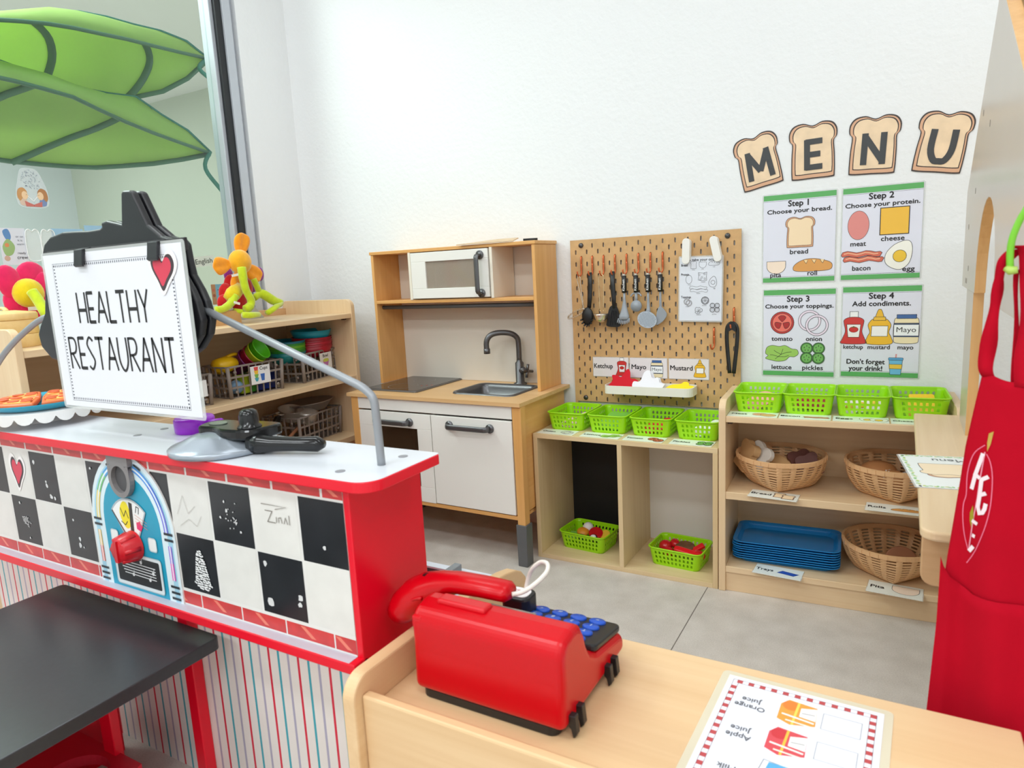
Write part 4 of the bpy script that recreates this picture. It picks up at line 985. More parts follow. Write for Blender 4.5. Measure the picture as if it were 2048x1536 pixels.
# lower cube baskets
TR_ = mat('tomato_red', (196, 22, 30), .25); YE = mat('toy_yellow', (238, 196, 60), .4); LG_ = mat('toy_green', (120, 180, 70), .45); DG = mat('toy_dark_green', (16, 104, 62), .35); OR = mat('toy_orange', (226, 146, 36), .45); WH = mat('toy_white', (238, 232, 228), .4); BR = mat('patty_brown', (112, 74, 44), .7, noise=.35, nscale=90); REDP = mat('toy_red', (222, 24, 32), .3)
def lf(w, h, m): return MB().prism(crv([(-w/2, 0), (-w*.3, h*.45), (0, h*.38), (w*.32, h*.5), (w/2, .05*h), (w*.28, -h*.45), (-.05*w, -h*.36), (-w*.35, -h*.48)], 4), 'z', -.002, .002)
A = (.094, -.142, tt)
def AL(dx, dy, z): return (A[0]+dx, A[1]+dy, A[2]+z)
FG = 'toy food in the black-backed cube basket'
food('toy_egg', 'white ball-shaped toy at the back of the left cube basket', AL(-.018, .030, .046), MB().ball((0, 0, 0), .019), WH, grp=FG)
food('toy_bun', 'orange-brown toy bun half in the left cube basket', AL(-.026, .004, .040), MB().ball((0, 0, 0), (.022, .020, .012)), OR, (.3, .1, 0), FG)
food('toy_lettuce', 'pale green toy lettuce leaf in the left cube basket', AL(-.045, -.010, .030), lf(.060, .050, 0), LG_, (.35, -.25, .3), FG)
food('toy_pepper', 'dark green toy vegetable at the front of the left cube basket', AL(-.016, -.034, .036), MB().ball((0, 0, 0), (.018, .014, .010)), DG, (0, .2, .2), FG)
food('toy_tomato', 'red toy tomato slice in the left cube basket', AL(.020, .006, .040), MB().prism(circ(.024, 20), 'z', -.006, .006), TR_, (.5, .2, 0), FG, bevel=.003)
food('toy_pineapple', 'yellow toy slice at the right of the left cube basket', AL(.048, .006, .034), MB().prism(circ(.025, 20), 'z', -.004, .004), YE, (.55, -.3, 0), FG, bevel=.002)
sushi = MB().tube([(0, 0, -.010), (0, 0, .006)], .014, 16, mi=1); sushi.ball((0, 0, .006), (.011, .011, .007), mi=0)
food('toy_sushi', 'small black and white toy sushi in the left cube basket', AL(.026, -.030, .036), sushi, [WH, BLACKP], (.5, 0, 0), FG)
A = (.408, -.153, tt); FG = 'red toy food in the white-backed cube basket'
food('toy_tomato', 'left and larger of two toy tomatoes in the right cube basket', AL(-.050, .006, .040), MB().ball((0, 0, 0), (.021, .022, .019)), TR_, grp=FG)
food('toy_tomato', 'right and smaller of two toy tomatoes in the right cube basket', AL(-.024, .022, .046), MB().ball((0, 0, 0), (.016, .020, .015)), TR_, (0, 0, .4), FG)
food('toy_tomato', 'dark red toy tomato low at the left of the right cube basket', AL(-.034, -.014, .030), MB().ball((0, 0, 0), (.018, .018, .016)), TR_, grp=FG)
food('toy_patty', 'brown toy meat patty in the right cube basket', AL(.012, .010, .044), MB().prism(crv(circ(.030, 14), 2), 'z', -.007, .007), BR, (.12, .05, 0), FG, bevel=.004)
food('toy_bacon', 'long red toy strip across the front of the right cube basket', AL(.026, -.028, .046), MB().prism(rrect(.080, .022, .009, 3), 'z', -.005, .005), REDP, (.3, .1, -.12), FG, bevel=.003)
food('toy_bacon', 'short red toy strip tilted at the right of the right cube basket', AL(.052, .004, .048), MB().prism(rrect(.046, .020, .004, 3), 'z', -.005, .005), REDP, (.2, -.5, .5), FG, bevel=.002)
food('toy_pepper', 'glossy red toy pepper at the right of the right cube basket', AL(.060, -.020, .036), MB().ball((0, 0, 0), (.022, .018, .016)), TR_, (0, 0, .3), FG)
# food seen through the slots of the upper baskets
def inb(i): return (.046+.1415*i, -.1195, ZS)
x, y, z = inb(0)
for k in range(3): food('toy_onion', ('front', 'middle', 'back')[k]+' pink-white toy onion ring in the Onion basket', (x-.004+.02*k, y-.042+.03*k, z+.014+.004*k), MB().tube([(.022*cos(a), .022*sin(a), 0) for a in [2*pi*j/18 for j in range(18)]], .0055, 7, True), mat('onion_pink', (238, 206, 206), .4), (.4, .2*k, 0), 'toy onion rings in the Onion basket')
x, y, z = inb(1)
for k in range(2): food('toy_lettuce', ('front', 'back')[k]+' green toy lettuce leaf in the Lettuce basket', (x+.01*k, y-.03+.05*k, z+.02+.01*k), lf(.085, .06, 0), LG_, (.5, .1, .3*k), 'toy lettuce leaves in the Lettuce basket')
x, y, z = inb(2)
for k in range(3): food('toy_tomato', ('front', 'middle', 'back')[k]+' red toy tomato slice in the Tomato basket', (x-.012+.022*k, y-.046+.026*k, z+.016+.004*k), MB().prism(circ(.022, 20), 'z', -.004, .004), TR_, (.6, .2*k-.2, 0), 'toy tomato slices in the Tomato basket')
x, y, z = inb(3)
for k in range(3): food('toy_pickle', ('front', 'middle', 'back')[k]+' pale toy pickle slice in the Pickles basket', (x+.004+.018*k, y-.048+.026*k, z+.020+.004*k), MB().prism(circ(.020, 18), 'z', -.004, .004), mat('pickle_pale', (226, 236, 214), .4), (.8, 0, .1*k), 'toy pickle slices in the Pickles basket')
def rb(u, d, z): return RL(u, d, ZT_+z)
for k in range(3): food('toy_meat', ('front', 'middle', 'back')[k]+' pink toy meat slice in the Meat basket', rb(.082+.012*k, .098+.03*k, .018+.004*k), MB().prism(circ(.026, 20), 'z', -.003, .003), mat('meat_pink', (236, 172, 158), .45), (.5, .1, 0), 'toy meat slices in the Meat basket')
for k in range(3): food('toy_bacon', ('front', 'middle', 'back')[k]+' red-brown toy bacon strip in the Bacon basket', rb(.226+.006*k, .092+.03*k, .018+.005*k), MB().prism(rrect(.080, .022, .004, 2), 'z', -.002, .002), mat('bacon_red', (150, 40, 32), .45), (.5, .05, .1*k), 'toy bacon strips in the Bacon basket')
for k in range(3): food('toy_egg', ('left', 'middle', 'right')[k]+' fried toy egg in the Eggs basket', rb(.325+.030*k, .098+.016*k, .020+.004*k), MB().prism(circ(.024, 18), 'z', -.003, .0).ball((0, 0, 0), (.010, .010, .006), mi=1), [WH, YE], (.7, .0, .2*k), 'fried toy eggs in the Eggs basket')
for k in range(3): food('toy_cheese', ('front', 'middle', 'back')[k]+' yellow toy cheese square in the Cheese basket', rb(.490+.004*k, .096+.03*k, .020+.005*k), MB().prism(rrect(.060, .050, .004, 2), 'z', -.003, .003), mat('cheese_yellow', (246, 204, 40), .4), (.7, 0, .12*k), 'toy cheese squares in the Cheese basket')
# ================================================================ long shelf under the window
LX, LXB, LY0, LY1 = -.8655, -1.2385, -1.335, -.146
ls = thing('window_shelf', 'long maple shelf unit under the window with crates', 'shelf', (0, 0, 0))
def lend(y0, y1):
    h = .866; p = [(LXB, 0), (LX, 0)]+[(LX-.030+.030*cos(a), h-.030+.030*sin(a)) for a in [radians(9*k) for k in range(11)]]+[(LXB+.012, h), (LXB, h-.012)]
    MB().prism(p, 'y', y0, y1).obj('side_panel', MAPLE['z'], ls, bevel=.002)
lend(LY0, LY0+.019); lend(LY1-.019, LY1)
for nm, z, th in (('top_board', .812, .018), ('middle_shelf', .570, .0205), ('lower_shelf', .337, .0205), ('bottom_shelf', .10, .02)):
    box(nm, MAPLE['y'], LXB+.006, LY0+.019, z-th, LX-.003, LY1-.019, z, ls)
box('backboard', MAPLE['y'], LXB, LY0+.019, .02, LXB+.006, LY1-.019, .812, ls, bevel=0)
box('back_lip', MAPLED['y'], LXB+.001, LY0+.019, .812, LXB+.016, LY1-.019, .838, ls, bevel=.001)
box('plinth', MAPLE['y'], LX-.03, LY0+.019, 0, LX-.014, LY1-.019, .08, ls, bevel=.001)
box('shelf_bracket', mat('bracket_brown', (70, 46, 36), .6), LX-.045, LY1-.031, .787, LX-.03, LY1-.019, .794, ls, bevel=0)
# ---------------------------------------------------------------- grey-brown crates
CRM = mat('crate_brown', (140, 128, 120), .5)
HQ = [(.09, .10), (.91, .10), (.91, .90), (.09, .90)]
def crate(label, loc, rot, L, D, H, grp='grey-brown lattice crates in the window shelf'):
    t = thing('lattice_crate', label, 'crate', loc, rot, grp); mb = MB(); e = .006
    def C(s1, s2, z): f = 1 if z > 0 else .94; return (s1*D/2*f, s2*L/2*f, z)
    nl, nd = max(4, int(L/.026)), max(3, int(D/.03))
    for (a, b, n) in (((1, -1), (1, 1), nl), ((-1, 1), (-1, -1), nl), ((1, 1), (-1, 1), nd), ((-1, -1), (1, -1), nd)):
        mb.patch((C(*a, 0), C(*b, 0), C(*b, H), C(*a, H)), n, 3, HQ)
    mb.add([C(1, -1, 0), C(1, 1, 0), C(-1, 1, 0), C(-1, -1, 0)], [(0, 1, 2, 3)])
    mb.obj('crate_body', CRM, t, solid=.003, weld=True)
    r = MB().tube([C(1, -1, H), C(1, 1, H), C(-1, 1, H), C(-1, -1, H)], .0034, 6, True); r.obj('rim', CRM, t)
    for s1 in (-1, 1):
        for s2 in (-1, 1):
            MB().tube([C(s1, s2, .0), C(s1, s2, H)], .0068, 8).obj('corner_post', CRM, t)
    for s2 in (-1, 1):
        for zz in (.2, .82):
            MB().tube([(D/2*.985-.001, s2*(L/2-.026), H*zz), (D/2+.004, s2*(L/2-.026), H*zz)], .0052, 8).obj('boss', CRM, t)
    for zz in (.2, .82): MB().tube([(D/2*.62, -L/2*.99, H*zz), (D/2*.62, -L/2-.004, H*zz)], .0052, 8).obj('boss', CRM, t)
    return t
def crlabel(label, parent_crate_loc, rot, D, L, y, z, w, h, txt, fn):
    """label card stuck on the front of a crate"""
    t = thing('crate_label', label, 'label card', (0, 0, 0), (0, 0, 0), 'labels on the crates'); c = Vector(parent_crate_loc)
    M = Matrix.Translation(c) @ Matrix.Rotation(rot, 4, 'Z') @ Matrix.Translation((D/2+.0058, y, z))
    t.location = M.translation; t.rotation_euler = (pi/2, 0, pi/2+rot)
    sheet(t, w, h, mat('label_white', (238, 238, 238), .4)); a = Art(); fn(a); a.obj('picture', t)
    if txt:
        a = Art(.001); a.text(txt[0], txt[1], txt[2], txt[3], INK, 0.012); a.obj('lettering', t)
c1 = (-.996, -.585, .570); crate('lattice crate with the Cups label', c1, -.03, .222, .130, .106)
def _cups(a):
    for k, c in enumerate(((70, 168, 186), (128, 190, 90), (246, 196, 60), (226, 80, 80))): a.fill([(-.024+.002*(3-k)*.5, -.022+.0125*k), (-.010-.002*(3-k)*.5, -.022+.0125*k), (-.008, -.0095+.0125*k), (-.026, -.0095+.0125*k)], c)
    a.fill([(.002, -.022), (.014, -.022), (.017, .002), (-.001, .002)], (60, 110, 190))
crlabel('white crate label reading Cups with stacked cups', c1, -.03, .130, .222, .012, .066, .080, .062, ('Cups', .014, .016, .016), _cups)
c2 = (-1.022, -.280, .570); crate('lattice crate of bowls with the Bowl label', c2, .20, .225, .140, .106)
def _bowl(a): a.shape(crv([(-.018, .004), (.018, .004), (.015, -.012), (.008, -.022), (-.008, -.022), (-.015, -.012)], 4), (196, 120, 190)); a.fill(crv([(-.018, .004), (-.014, -.004), (.014, -.004), (.018, .004), (.010, .008), (-.010, .008)], 3), (206, 216, 90))
crlabel('white crate label reading Bowl with a bowl picture', c2, .20, .140, .225, .030, .066, .078, .062, ('Bowl', -.002, .014, .018), _bowl)
c3 = (-.985, -.865, .570); crate('lattice crate of plates at the left, behind the sign', c3, -.02, .180, .130, .100)
crlabel('blank white label hanging off the leftmost crate', c3, -.02, .130, .180, .045, .058, .050, .052, None, lambda a: a.fill([(-.02, -.02), (-.01, -.02), (-.01, -.019), (-.02, -.019)], (230, 230, 232)))
c4 = (-1.03, -.310, .337); crate('lattice crate of metal pans on the lower shelf', c4, .12, .250, .170, .108)
# cups and jug
def cup_bm(r, h): return MB().lathe([(0, .001), (r*.78, 0), (r*.8, .002), (r, h), (r*1.03, h), (r*1.03, h-.006), (r*.93, h-.002), (r*.74, .004), (0, .004)], 24)
cb = Vector(c1)
for k, (nm, col, d) in enumerate((('purple', (116, 30, 110), 0), ('dark red', (160, 24, 60), .016), ('yellow-green', (180, 206, 40), .030), ('bright green', (80, 180, 24), .044))):
    M = Vector((-.030+d*1.15, -.012+d*.5, .086+d*.8)); o = cup_bm(.038, .062).obj('toy_cup', mat('cup_'+nm.replace(' ', '_'), col, .3), loc=cb+M, rot=(-1.0, 0, -1.2)); tag(o, nm+' plastic cup in the tilted nest over the Cups crate', 'cup', 'nested cups over the Cups crate')
for k, (nm, col, dy) in enumerate((('yellow-green', (176, 196, 30), -.03), ('green', (54, 140, 40), .0), ('navy blue', (20, 40, 120), .03), ('royal blue', (24, 60, 160), .06), ('dark blue', (14, 32, 100), .088))):
    o = cup_bm(.027, .060).obj('toy_cup', mat('cup_in_'+nm.replace(' ', '_').replace('-', '_'), col, .35), loc=cb+Vector((.026-.004*(k % 2), dy, .006+.001)), rot=(0, 0, 0)); tag(o, nm+' plastic cup standing inside the Cups crate', 'cup', 'cups inside the Cups crate')
t = thing('toy_jug', 'yellow plastic jug lying on top of the Cups crate', 'jug', cb+Vector((-.005, -.062, .104)), (0, 0, .1))
YJ = mat('jug_yellow', (240, 192, 16), .35)
mb = MB().tube([(0, -.048, .0), (0, -.040, .002), (0, .0, .006), (0, .026, .004), (0, .036, .0)], [.012, .030, .034, .028, .018], 18, ry=[.010, .026, .028, .022, .014]); mb.obj('jug_body', YJ, t)
MB().tube(crv([(.004, .0, .030), (.006, .030, .036), (.008, .052, .030), (.008, .060, .034)], 4, False), .006, 8).obj('spout', YJ, t)
o = MB().ball((0, 0, 0), (.022, .026, .024)).obj('toy_ball', mat('pale_blue_plastic', (140, 178, 214), .4), loc=cb+Vector((.030, -.062, .032))); tag(o, 'pale blue round toy seen through the Cups crate', 'toy')
# bowls
def bowl_bm(r, h): return MB().lathe([(0, .001), (r*.45, 0), (r*.62, .003), (r*.86, h*.45), (r, h), (r*.97, h), (r*.82, h*.45), (r*.56, .006), (0, .005)], 30)
bb = Vector(c2)
S1 = [('teal', (20, 130, 130)), ('dark green', (40, 140, 50)), ('grass green', (70, 160, 40)), ('lime green', (110, 180, 40)), ('deep green', (48, 150, 46)), ('teal blue', (24, 120, 140))]
S2 = [('crimson', (176, 20, 44)), ('dark red', (168, 18, 40)), ('cherry red', (186, 24, 50)), ('deep red', (160, 16, 38)), ('ruby red', (176, 22, 46)), ('turquoise', (36, 170, 196))]
LV = ['lowest', 'second lowest', 'third lowest', 'third highest', 'second highest', 'topmost']
for st, (dx, dy, z0, r, nm_) in ((S1, (-.016, -.072, .098, .074, 'left')), (S2, (-.004, .050, .108, .078, 'right'))):
    for k, (nm, col) in enumerate(st):
        dz = .0085*k+(.018 if (nm_ == 'right' and k == 5) else 0)
        o = bowl_bm(r, .046).obj('toy_bowl', mat('bowl_%s_%d' % (nm_, k), col, .35), loc=bb+Vector((dx, dy, z0+dz-.03)), rot=(0, .02, 0)); tag(o, '%s plastic bowl, %s of the %s stack in the Bowl crate' % (nm, LV[k], nm_), 'bowl', 'bowls stacked in the Bowl crate')
# plates
pp = Vector(c3)
for k, (nm, col) in enumerate((('orange', (232, 96, 50)), ('blue', (40, 130, 170)), ('red', (214, 60, 50)))):
    o = MB().lathe([(0, 0), (.048, 0), (.066, .008), (.064, .009), (.047, .003), (0, .003)], 28).obj('toy_plate', mat('plate_'+nm, col, .35), loc=pp+Vector((-.004*k, .020+.004*k, .096+.010*k)), rot=(.1*k, .12, 0)); tag(o, nm+' plastic plate on the leftmost crate', 'plate', 'plates on the leftmost crate')
# pans
STEEL = mat('steel_pan', (206, 200, 192), .34, .65); pn = Vector(c4)
t = thing('steel_pan', 'wide shiny steel pan on top of the lower crate', 'pan', pn+Vector((-.010, .050, .104)), (0.05, -.06, 0))
MB().lathe([(0, .001), (.060, 0), (.066, .004), (.094, .034), (.097, .035), (.093, .036), (.064, .006), (0, .004)], 34).obj('pan_body', STEEL, t)
t = thing('steel_pot', 'small steel pot with handles at the left of the lower crate', 'pot', pn+Vector((.010, -.070, .094)), (.05, .25, 0))
MB().lathe([(0, 0), (.040, 0), (.045, .004), (.046, .040), (.049, .042), (.044, .041), (.042, .005), (0, .004)], 26).obj('pot_body', STEEL, t)
MB().tube(crv([(-.012, -.046, .034), (-.010, -.062, .036), (.010, -.062, .036), (.012, -.046, .034)], 4, False), .003, 8).obj('pot_handle', STEEL, t)
t = thing('steel_pot', 'dark-topped steel pot with lid at the front of the lower crate', 'pot', pn+Vector((.044, -.030, .080)), (0, .3, 0))
MB().lathe([(0, 0), (.038, 0), (.041, .003), (.042, .036), (.044, .038), (.030, .044), (0, .046)], 26).obj('pot_body', STEEL, t)
t = thing('frying_pan', 'black frying pan lying on the lower shelf with raised handle', 'pan', (-.985, -.640, .338), (0, 0, .1))
BPAN = mat('black_pan', (20, 19, 20), .4)
MB().lathe([(0, .001), (.075, 0), (.085, .005), (.100, .034), (.103, .035), (.098, .036), (.080, .006), (0, .004)], 32).obj('pan_body', BPAN, t)
MB().prism([(.090, .028), (.100, .036), (.180, .120), (.200, .120), (.196, .105), (.108, .024)], 'x', -.008, .006).obj('pan_handle', BPAN, t, bevel=.002)
t = thing('wooden_spoon', 'brown wooden spoon handle resting on the lower shelf', 'spoon', (-.93, -.47, .342), (0, 0, .2))
MB().tube([(0, -.09, .002), (0, .0, .05), (0, .05, .07)], .006, 8).obj('spoon_handle', mat('spoon_brown', (150, 100, 70), .5), t)
# ================================================================ things on top of the window shelf
OAKB = mat('oak_box', (205, 158, 104), .5, noise=.08, nscale=30)
t = thing('wooden_box', 'open wooden box on the window shelf under the plush flowers', 'box', (-1.055, -.668, .812))
bw, bd, bh = .150, .170, .046
mb = MB(); mb.box(-bw/2, -bd/2, 0, bw/2, bd/2, .006); mb.box(-bw/2, -bd/2, .006, -bw/2+.007, bd/2, bh); mb.box(bw/2-.007, -bd/2, .006, bw/2, bd/2, bh); mb.box(-bw/2+.007, -bd/2, .006, bw/2-.007, -bd/2+.007, bh); mb.box(-bw/2+.007, bd/2-.007, .006, bw/2-.007, bd/2, bh)
mb.obj('box_body', OAKB, t)
t = thing('wooden_steamer', 'round pale wooden steamer box with lid at the left of the window shelf', 'steamer box', (-1.06, -1.262, .812))
STM = wood('steamer_wood', (236, 204, 142), (224, 188, 120), 'x', .5)
for z0, z1, nm in ((0, .034, 'lower_tier'), (.0345, .072, 'upper_tier')): MB().lathe([(0, z0+.001), (.074, z0), (.075, z0+.002), (.075, z1-.002), (.074, z1), (0, z1)], 40).obj(nm, STM, t)
l = MB().lathe([(.0, .072), (.076, .072), (.077, .074), (.077, .086), (.074, .090), (.03, .096), (0, .097)], 40).obj('lid', STM, t)
MB().tube(crv([(-.026, 0, .094), (-.014, 0, .102), (.014, 0, .102), (.026, 0, .094)], 4, False), .007, 8, ry=.004).obj('lid_handle', STM, l)
def plush(nm, col): return mat('plush_'+nm, col, .95, sheen=.5, noise=.10, nscale=60, bump=.3, bscale=300)
PG = plush('lime', (196, 216, 22)); PO = plush('orange', (255, 158, 8)); POC = plush('amber', (250, 180, 20)); PRD = plush('red', (206, 8, 22)); PY_ = plush('yellow', (232, 204, 10)); PP = plush('purple', (140, 36, 140)); PK = plush('pink', (226, 20, 90)); TAGM = mat('tag_white', (244, 240, 236), .6)
def petal(mb, c, d, L, W, T=.015):
    """petal lying in the plane facing +X, from centre c out along direction d=(y,z)"""
    cy, cz = c[1], c[2]; n0 = len(mb.v); mb.ball((0, 0, 0), (T, W, L), 28, 18)
    for i in range(n0, len(mb.v)):
        x, y, z = mb.v[i]; tz = z/L; y *= .80+.30*tz; x -= .007*math.exp(-(y/W*2.6)**2)*(.4+.6*(tz > -.6)); x += .010*tz*tz
        mb.v[i] = (x, y, z)
    a = math.atan2(-d[0], d[1]); M = Matrix.Translation((c[0], cy+d[0], cz+d[1])) @ Matrix.Rotation(-0, 4, 'X') @ Matrix.Rotation(a, 4, 'X')
    mb.xf(M, n0); return mb
t = thing('plush_flower', 'orange plush flower with green stem and legs, on the window shelf', 'soft toy', (0, 0, 0), group='plush flowers on the window shelf')
for d, L, W in (((.022, .058), .042, .036), ((-.066, -.010), .036, .036), ((.052, -.034), .044, .034), ((-.012, -.066), .044, .030)):
    p = petal(MB(), (-1.012, -.545, 1.020), d, L, W); p.obj('petal', PO, t)
MB().ball((-.998, -.547, 1.020), (.030, .042, .042), 18, 12).obj('flower_head', POC, t)
mb = MB(); mb.tube(crv([(-0.9750, -0.5626, 1.0005), (-0.9680, -0.5660, 0.9582), (-0.9650, -0.5629, 0.9242), (-0.9650, -0.5469, 0.8892), (-0.9650, -0.5538, 0.8692), (-0.9660, -0.5753, 0.8588)], 5, False), [.015]*5+[.0135]*5+[.013]*5+[.0135]*5+[.015]*5+[.012], 12); mb.obj('stem', PG, t)
mb = MB(); mb.tube(crv([(-1.0000, -0.4971, 0.9602), (-1.0000, -0.4824, 0.9247), (-1.0000, -0.4727, 0.8995)], 4, False), .011, 10); mb.tube(crv([(-1.0000, -0.5040, 0.8943), (-0.9950, -0.4716, 0.9064), (-0.9850, -0.4365, 0.8827), (-0.9800, -0.4038, 0.8679)], 4, False), [.012]*4+[.017]*5+[.015]*4, 12); mb.obj('arm', PG, t)
mb = MB(); mb.tube([(-0.9780, -0.4077, 0.8699), (-0.9680, -0.4488, 0.8529), (-0.9600, -0.4867, 0.8397)], [.013, .013, .012], 12, ry=.009); mb.obj('leg', PG, t)
mb = MB(); mb.tube([(-0.9350, -0.6111, 0.8426), (-0.9350, -0.5829, 0.8395), (-0.9350, -0.5431, 0.8388)], [.010, .011, .009], 12); mb.obj('leg', PG, t)
mb = MB(); mb.prism([(-.015, -.004), (.015, -.004), (.015, .004), (-.015, .004)], 'x', -.0008, .0008); mb.obj('care_tag', TAGM, t, loc=(-0.9750, -0.5904, 0.9761), rot=(.12, 0, 0))
t = thing('plush_flower', 'red plush flower with yellow centre bent over the wooden box', 'soft toy', (0, 0, 0), group='plush flowers on the window shelf')
for q, L, W in (((-1.0350, -0.5639, 0.9400), .040, .030), ((-1.0300, -0.5917, 0.9157), .036, .030), ((-1.0200, -0.6119, 0.8844), .030, .028), ((-1.0450, -0.5002, 0.9322), .036, .032), ((-1.0400, -0.5357, 0.8902), .040, .036)):
    MB().ball(q, (.013, W, L), 14, 10).obj('petal', PRD, t)
mb = MB(); mb.tube([(-1.0100, -0.5539, 0.9336), (-1.0050, -0.5854, 0.9130), (-1.0000, -0.6137, 0.8976)], [.022, .026, .016], 14); mb.obj('flower_head', PY_, t)
mb = MB(); mb.tube(crv([(-0.9900, -0.5902, 0.9061), (-0.9850, -0.6135, 0.8838), (-0.9800, -0.6474, 0.8678), (-0.9800, -0.6787, 0.8652)], 5, False), [.014]*5+[.013]*5+[.012]*6, 12); mb.obj('stem', PG, t)
mb = MB(); mb.tube([(-0.9850, -0.5392, 0.8546), (-0.9850, -0.5734, 0.8504), (-0.9900, -0.6013, 0.8560)], .010, 10); mb.obj('arm', PG, t)
MB().prism([(-.012, -.004), (.012, -.004), (.012, .004), (-.012, .004)], 'x', -.0008, .0008).obj('care_tag', TAGM, t, loc=(-0.9680, -0.6031, 0.8828), rot=(-.3, 0, 0))
t = thing('plush_flower', 'purple plush flower mostly hidden behind the orange one', 'soft toy', (0, 0, 0), group='plush flowers on the window shelf')
for q, L, W in (((-1.0750, -0.4046, 0.9778), .026, .018), ((-1.0850, -0.5314, 0.9786), .026, .018), ((-1.0850, -0.4321, 0.9465), .034, .026), ((-1.0900, -0.4813, 0.9594), .03, .03)):
    MB().ball(q, (.012, W, L), 14, 10).obj('petal', PP, t)
MB().ball((-1.0750, -0.4792, 0.9374), (.016, .030, .030), 14, 10).obj('flower_head', PY_, t)
mb = MB(); mb.tube([(-1.0900, -0.4699, 0.9160), (-1.0850, -0.4736, 0.8873), (-1.09, -.53, .826)], .012, 10); mb.obj('stem', PG, t)
t = thing('plush_flower', 'pink plush flower with yellow centre behind the wooden steamer', 'soft toy', (0, 0, 0), group='plush flowers on the window shelf')
for q, L, W, a in (((-1.1300, -1.1971, 0.9789), .052, .034, .3), ((-1.1300, -1.1452, 0.9918), .046, .042, -.2), ((-1.1200, -1.1267, 0.9504), .058, .028, -.15), ((-1.1350, -1.1891, 0.9200), .044, .030, .4), ((-1.1250, -1.1287, 0.9128), .048, .026, -.2), ((-1.1300, -1.1595, 0.9151), .042, .036, 0)):
    n = MB().ball((0, 0, 0), (.014, W, L), 14, 10); n.obj('petal', PK, t, loc=q, rot=(a, 0, 0))
MB().ball((-1.1150, -1.1650, 0.9510), (.028, .040, .040), 18, 12).obj('flower_head', PY_, t)
mb = MB(); mb.tube(crv([(-1.0800, -1.1724, 0.9545), (-1.0600, -1.1688, 0.9267), (-1.0300, -1.1694, 0.8870), (-1.0200, -1.1676, 0.8488)], 5, False), .014, 12); mb.obj('stem', PG, t)
MB().prism([(-.012, -.005), (.012, -.005), (.012, .005), (-.012, .005)], 'x', -.0008, .0008).obj('care_tag', TAGM, t, loc=(-1.1000, -1.1673, 0.9082))
mb = MB(); mb.tube([(-1.0200, -1.1676, 0.8488), (-1.0200, -1.1750, 0.8332), (-1.0200, -1.1820, 0.8204)], [.012, .013, .012], 10); mb.obj('leg', PG, t)
t = thing('card_stand', 'grey folded card stand leaning behind the plush flowers', 'card stand', (-1.17, -.40, .812))
MB().prism([(-.07, 0), (.075, 0), (.035, .050), (-.07, .060)], 'x', -.003, .003).obj('card', mat('stand_grey', (176, 174, 168), .5), t, rot=(0, -.12, 0))

# ================================================================ stickers and cards on the window
GX = XC-.0453
GROT = (pi/2, 0, pi/2)
def stick(nm, label, cat, yz, tilt=0.0, grp=None): return thing(nm, label, cat, (GX, yz[0], yz[1]), (pi/2, tilt*0, pi/2), grp)
def spt(y, z): return y, z
t = stick('wall_sticker', 'window sticker of two children reading one red book', 'sticker', (-1.0298, 1.2544))
a = Art(.0004); a.fill(crv([(-.036, -.050), (.036, -.050), (.044, -.01), (.036, .025), (.022, .056), (0, .062), (-.024, .056), (-.036, .02), (-.044, -.01)], 4), mat('sticker_film', (220, 228, 232), .3, alpha=.5)); a.obj('backing', t)
a = Art(.0008); GI = mat('grey_print', (120, 128, 142), .5)
random.seed(3)
for k in range(58):
    r, th = .026*sqrt(random.random()), random.uniform(0, 2*pi); x, y = r*cos(th), .026+r*sin(th)*1.15
    if y < -.01: continue
    b = random.uniform(0, pi); a.line([(x-.0022*cos(b), y-.0022*sin(b)), (x+.0022*cos(b), y+.0022*sin(b))], .0011, GI)
a.line([(-.014, -.02), (0, -.034), (.012, -.02)], .002, (236, 236, 238)); a.obj('letter_cloud', t)
a = Art(.0012)
for sx, hc in ((-1, (196, 146, 92)), (1, (176, 124, 78))):
    a.fill(crv([(sx*.016, -.046), (sx*.034, -.046), (sx*.036, -.030), (sx*.020, -.028)], 3), (120, 140, 180) if sx > 0 else (214, 190, 170))
    a.fill(crv([(sx*.014, -.010), (sx*.024, .004), (sx*.038, -.002), (sx*.042, -.022), (sx*.036, -.034), (sx*.028, -.026)], 4), hc); a.fill(circ(.0085, 14, sx*.0215, -.018, .012), (232, 200, 160)); a.fill(circ(.0010, 6, sx*.017, -.016), (70, 60, 60)); a.fill(circ(.0016, 6, sx*.0125, -.019), (226, 186, 150))
a.fill([(-.024, -.034), (0, -.044), (.024, -.034), (.022, -.050), (-.022, -.050)], (196, 112, 102)); a.line([(0, -.044), (0, -.050)], .001, (150, 80, 74)); a.obj('children_print', t)
t = stick('wall_sticker', 'clear window label reading English in black', 'sticker', (-0.4744, 1.0363))
MB().prism([(-.044, -.024), (.044, -.016), (.044, .022), (-.044, .014)], 'z', 0, .0004).obj('film', mat('clear_film', (226, 232, 224), .2, alpha=.45), t)
a = Art(.0008); a.text('English', 0, -.009, .026, INK, .004, 'C', fit=.072, rot=.09); a.obj('lettering', t)
t = stick('picture_card', 'storybook card with blue lettering on the window beside the plush flowers', 'card', (-0.4136, 0.9107))
sheet(t, .090, .076, mat('card_blue', (120, 176, 198), .4)); a = Art(); a.fill([(-.045, -.038), (-.026, -.038), (-.026, .038), (-.045, .038)], (186, 140, 100)); a.fill(circ(.006, 12, -.035, .016), (196, 110, 90)); a.fill(circ(.006, 12, -.035, -.004), (160, 90, 70)); a.obj('cover_print', t)
a = Art(.0012); a.text('Th', -.006, .000, .026, (60, 90, 120), .004); a.text('Li', -.006, -.026, .026, (60, 90, 120), .004); a.obj('lettering', t)
t = stick('picture_card', 'white picture card with blue and green drawing at the left of the window', 'card', (-1.1023, 1.0874))
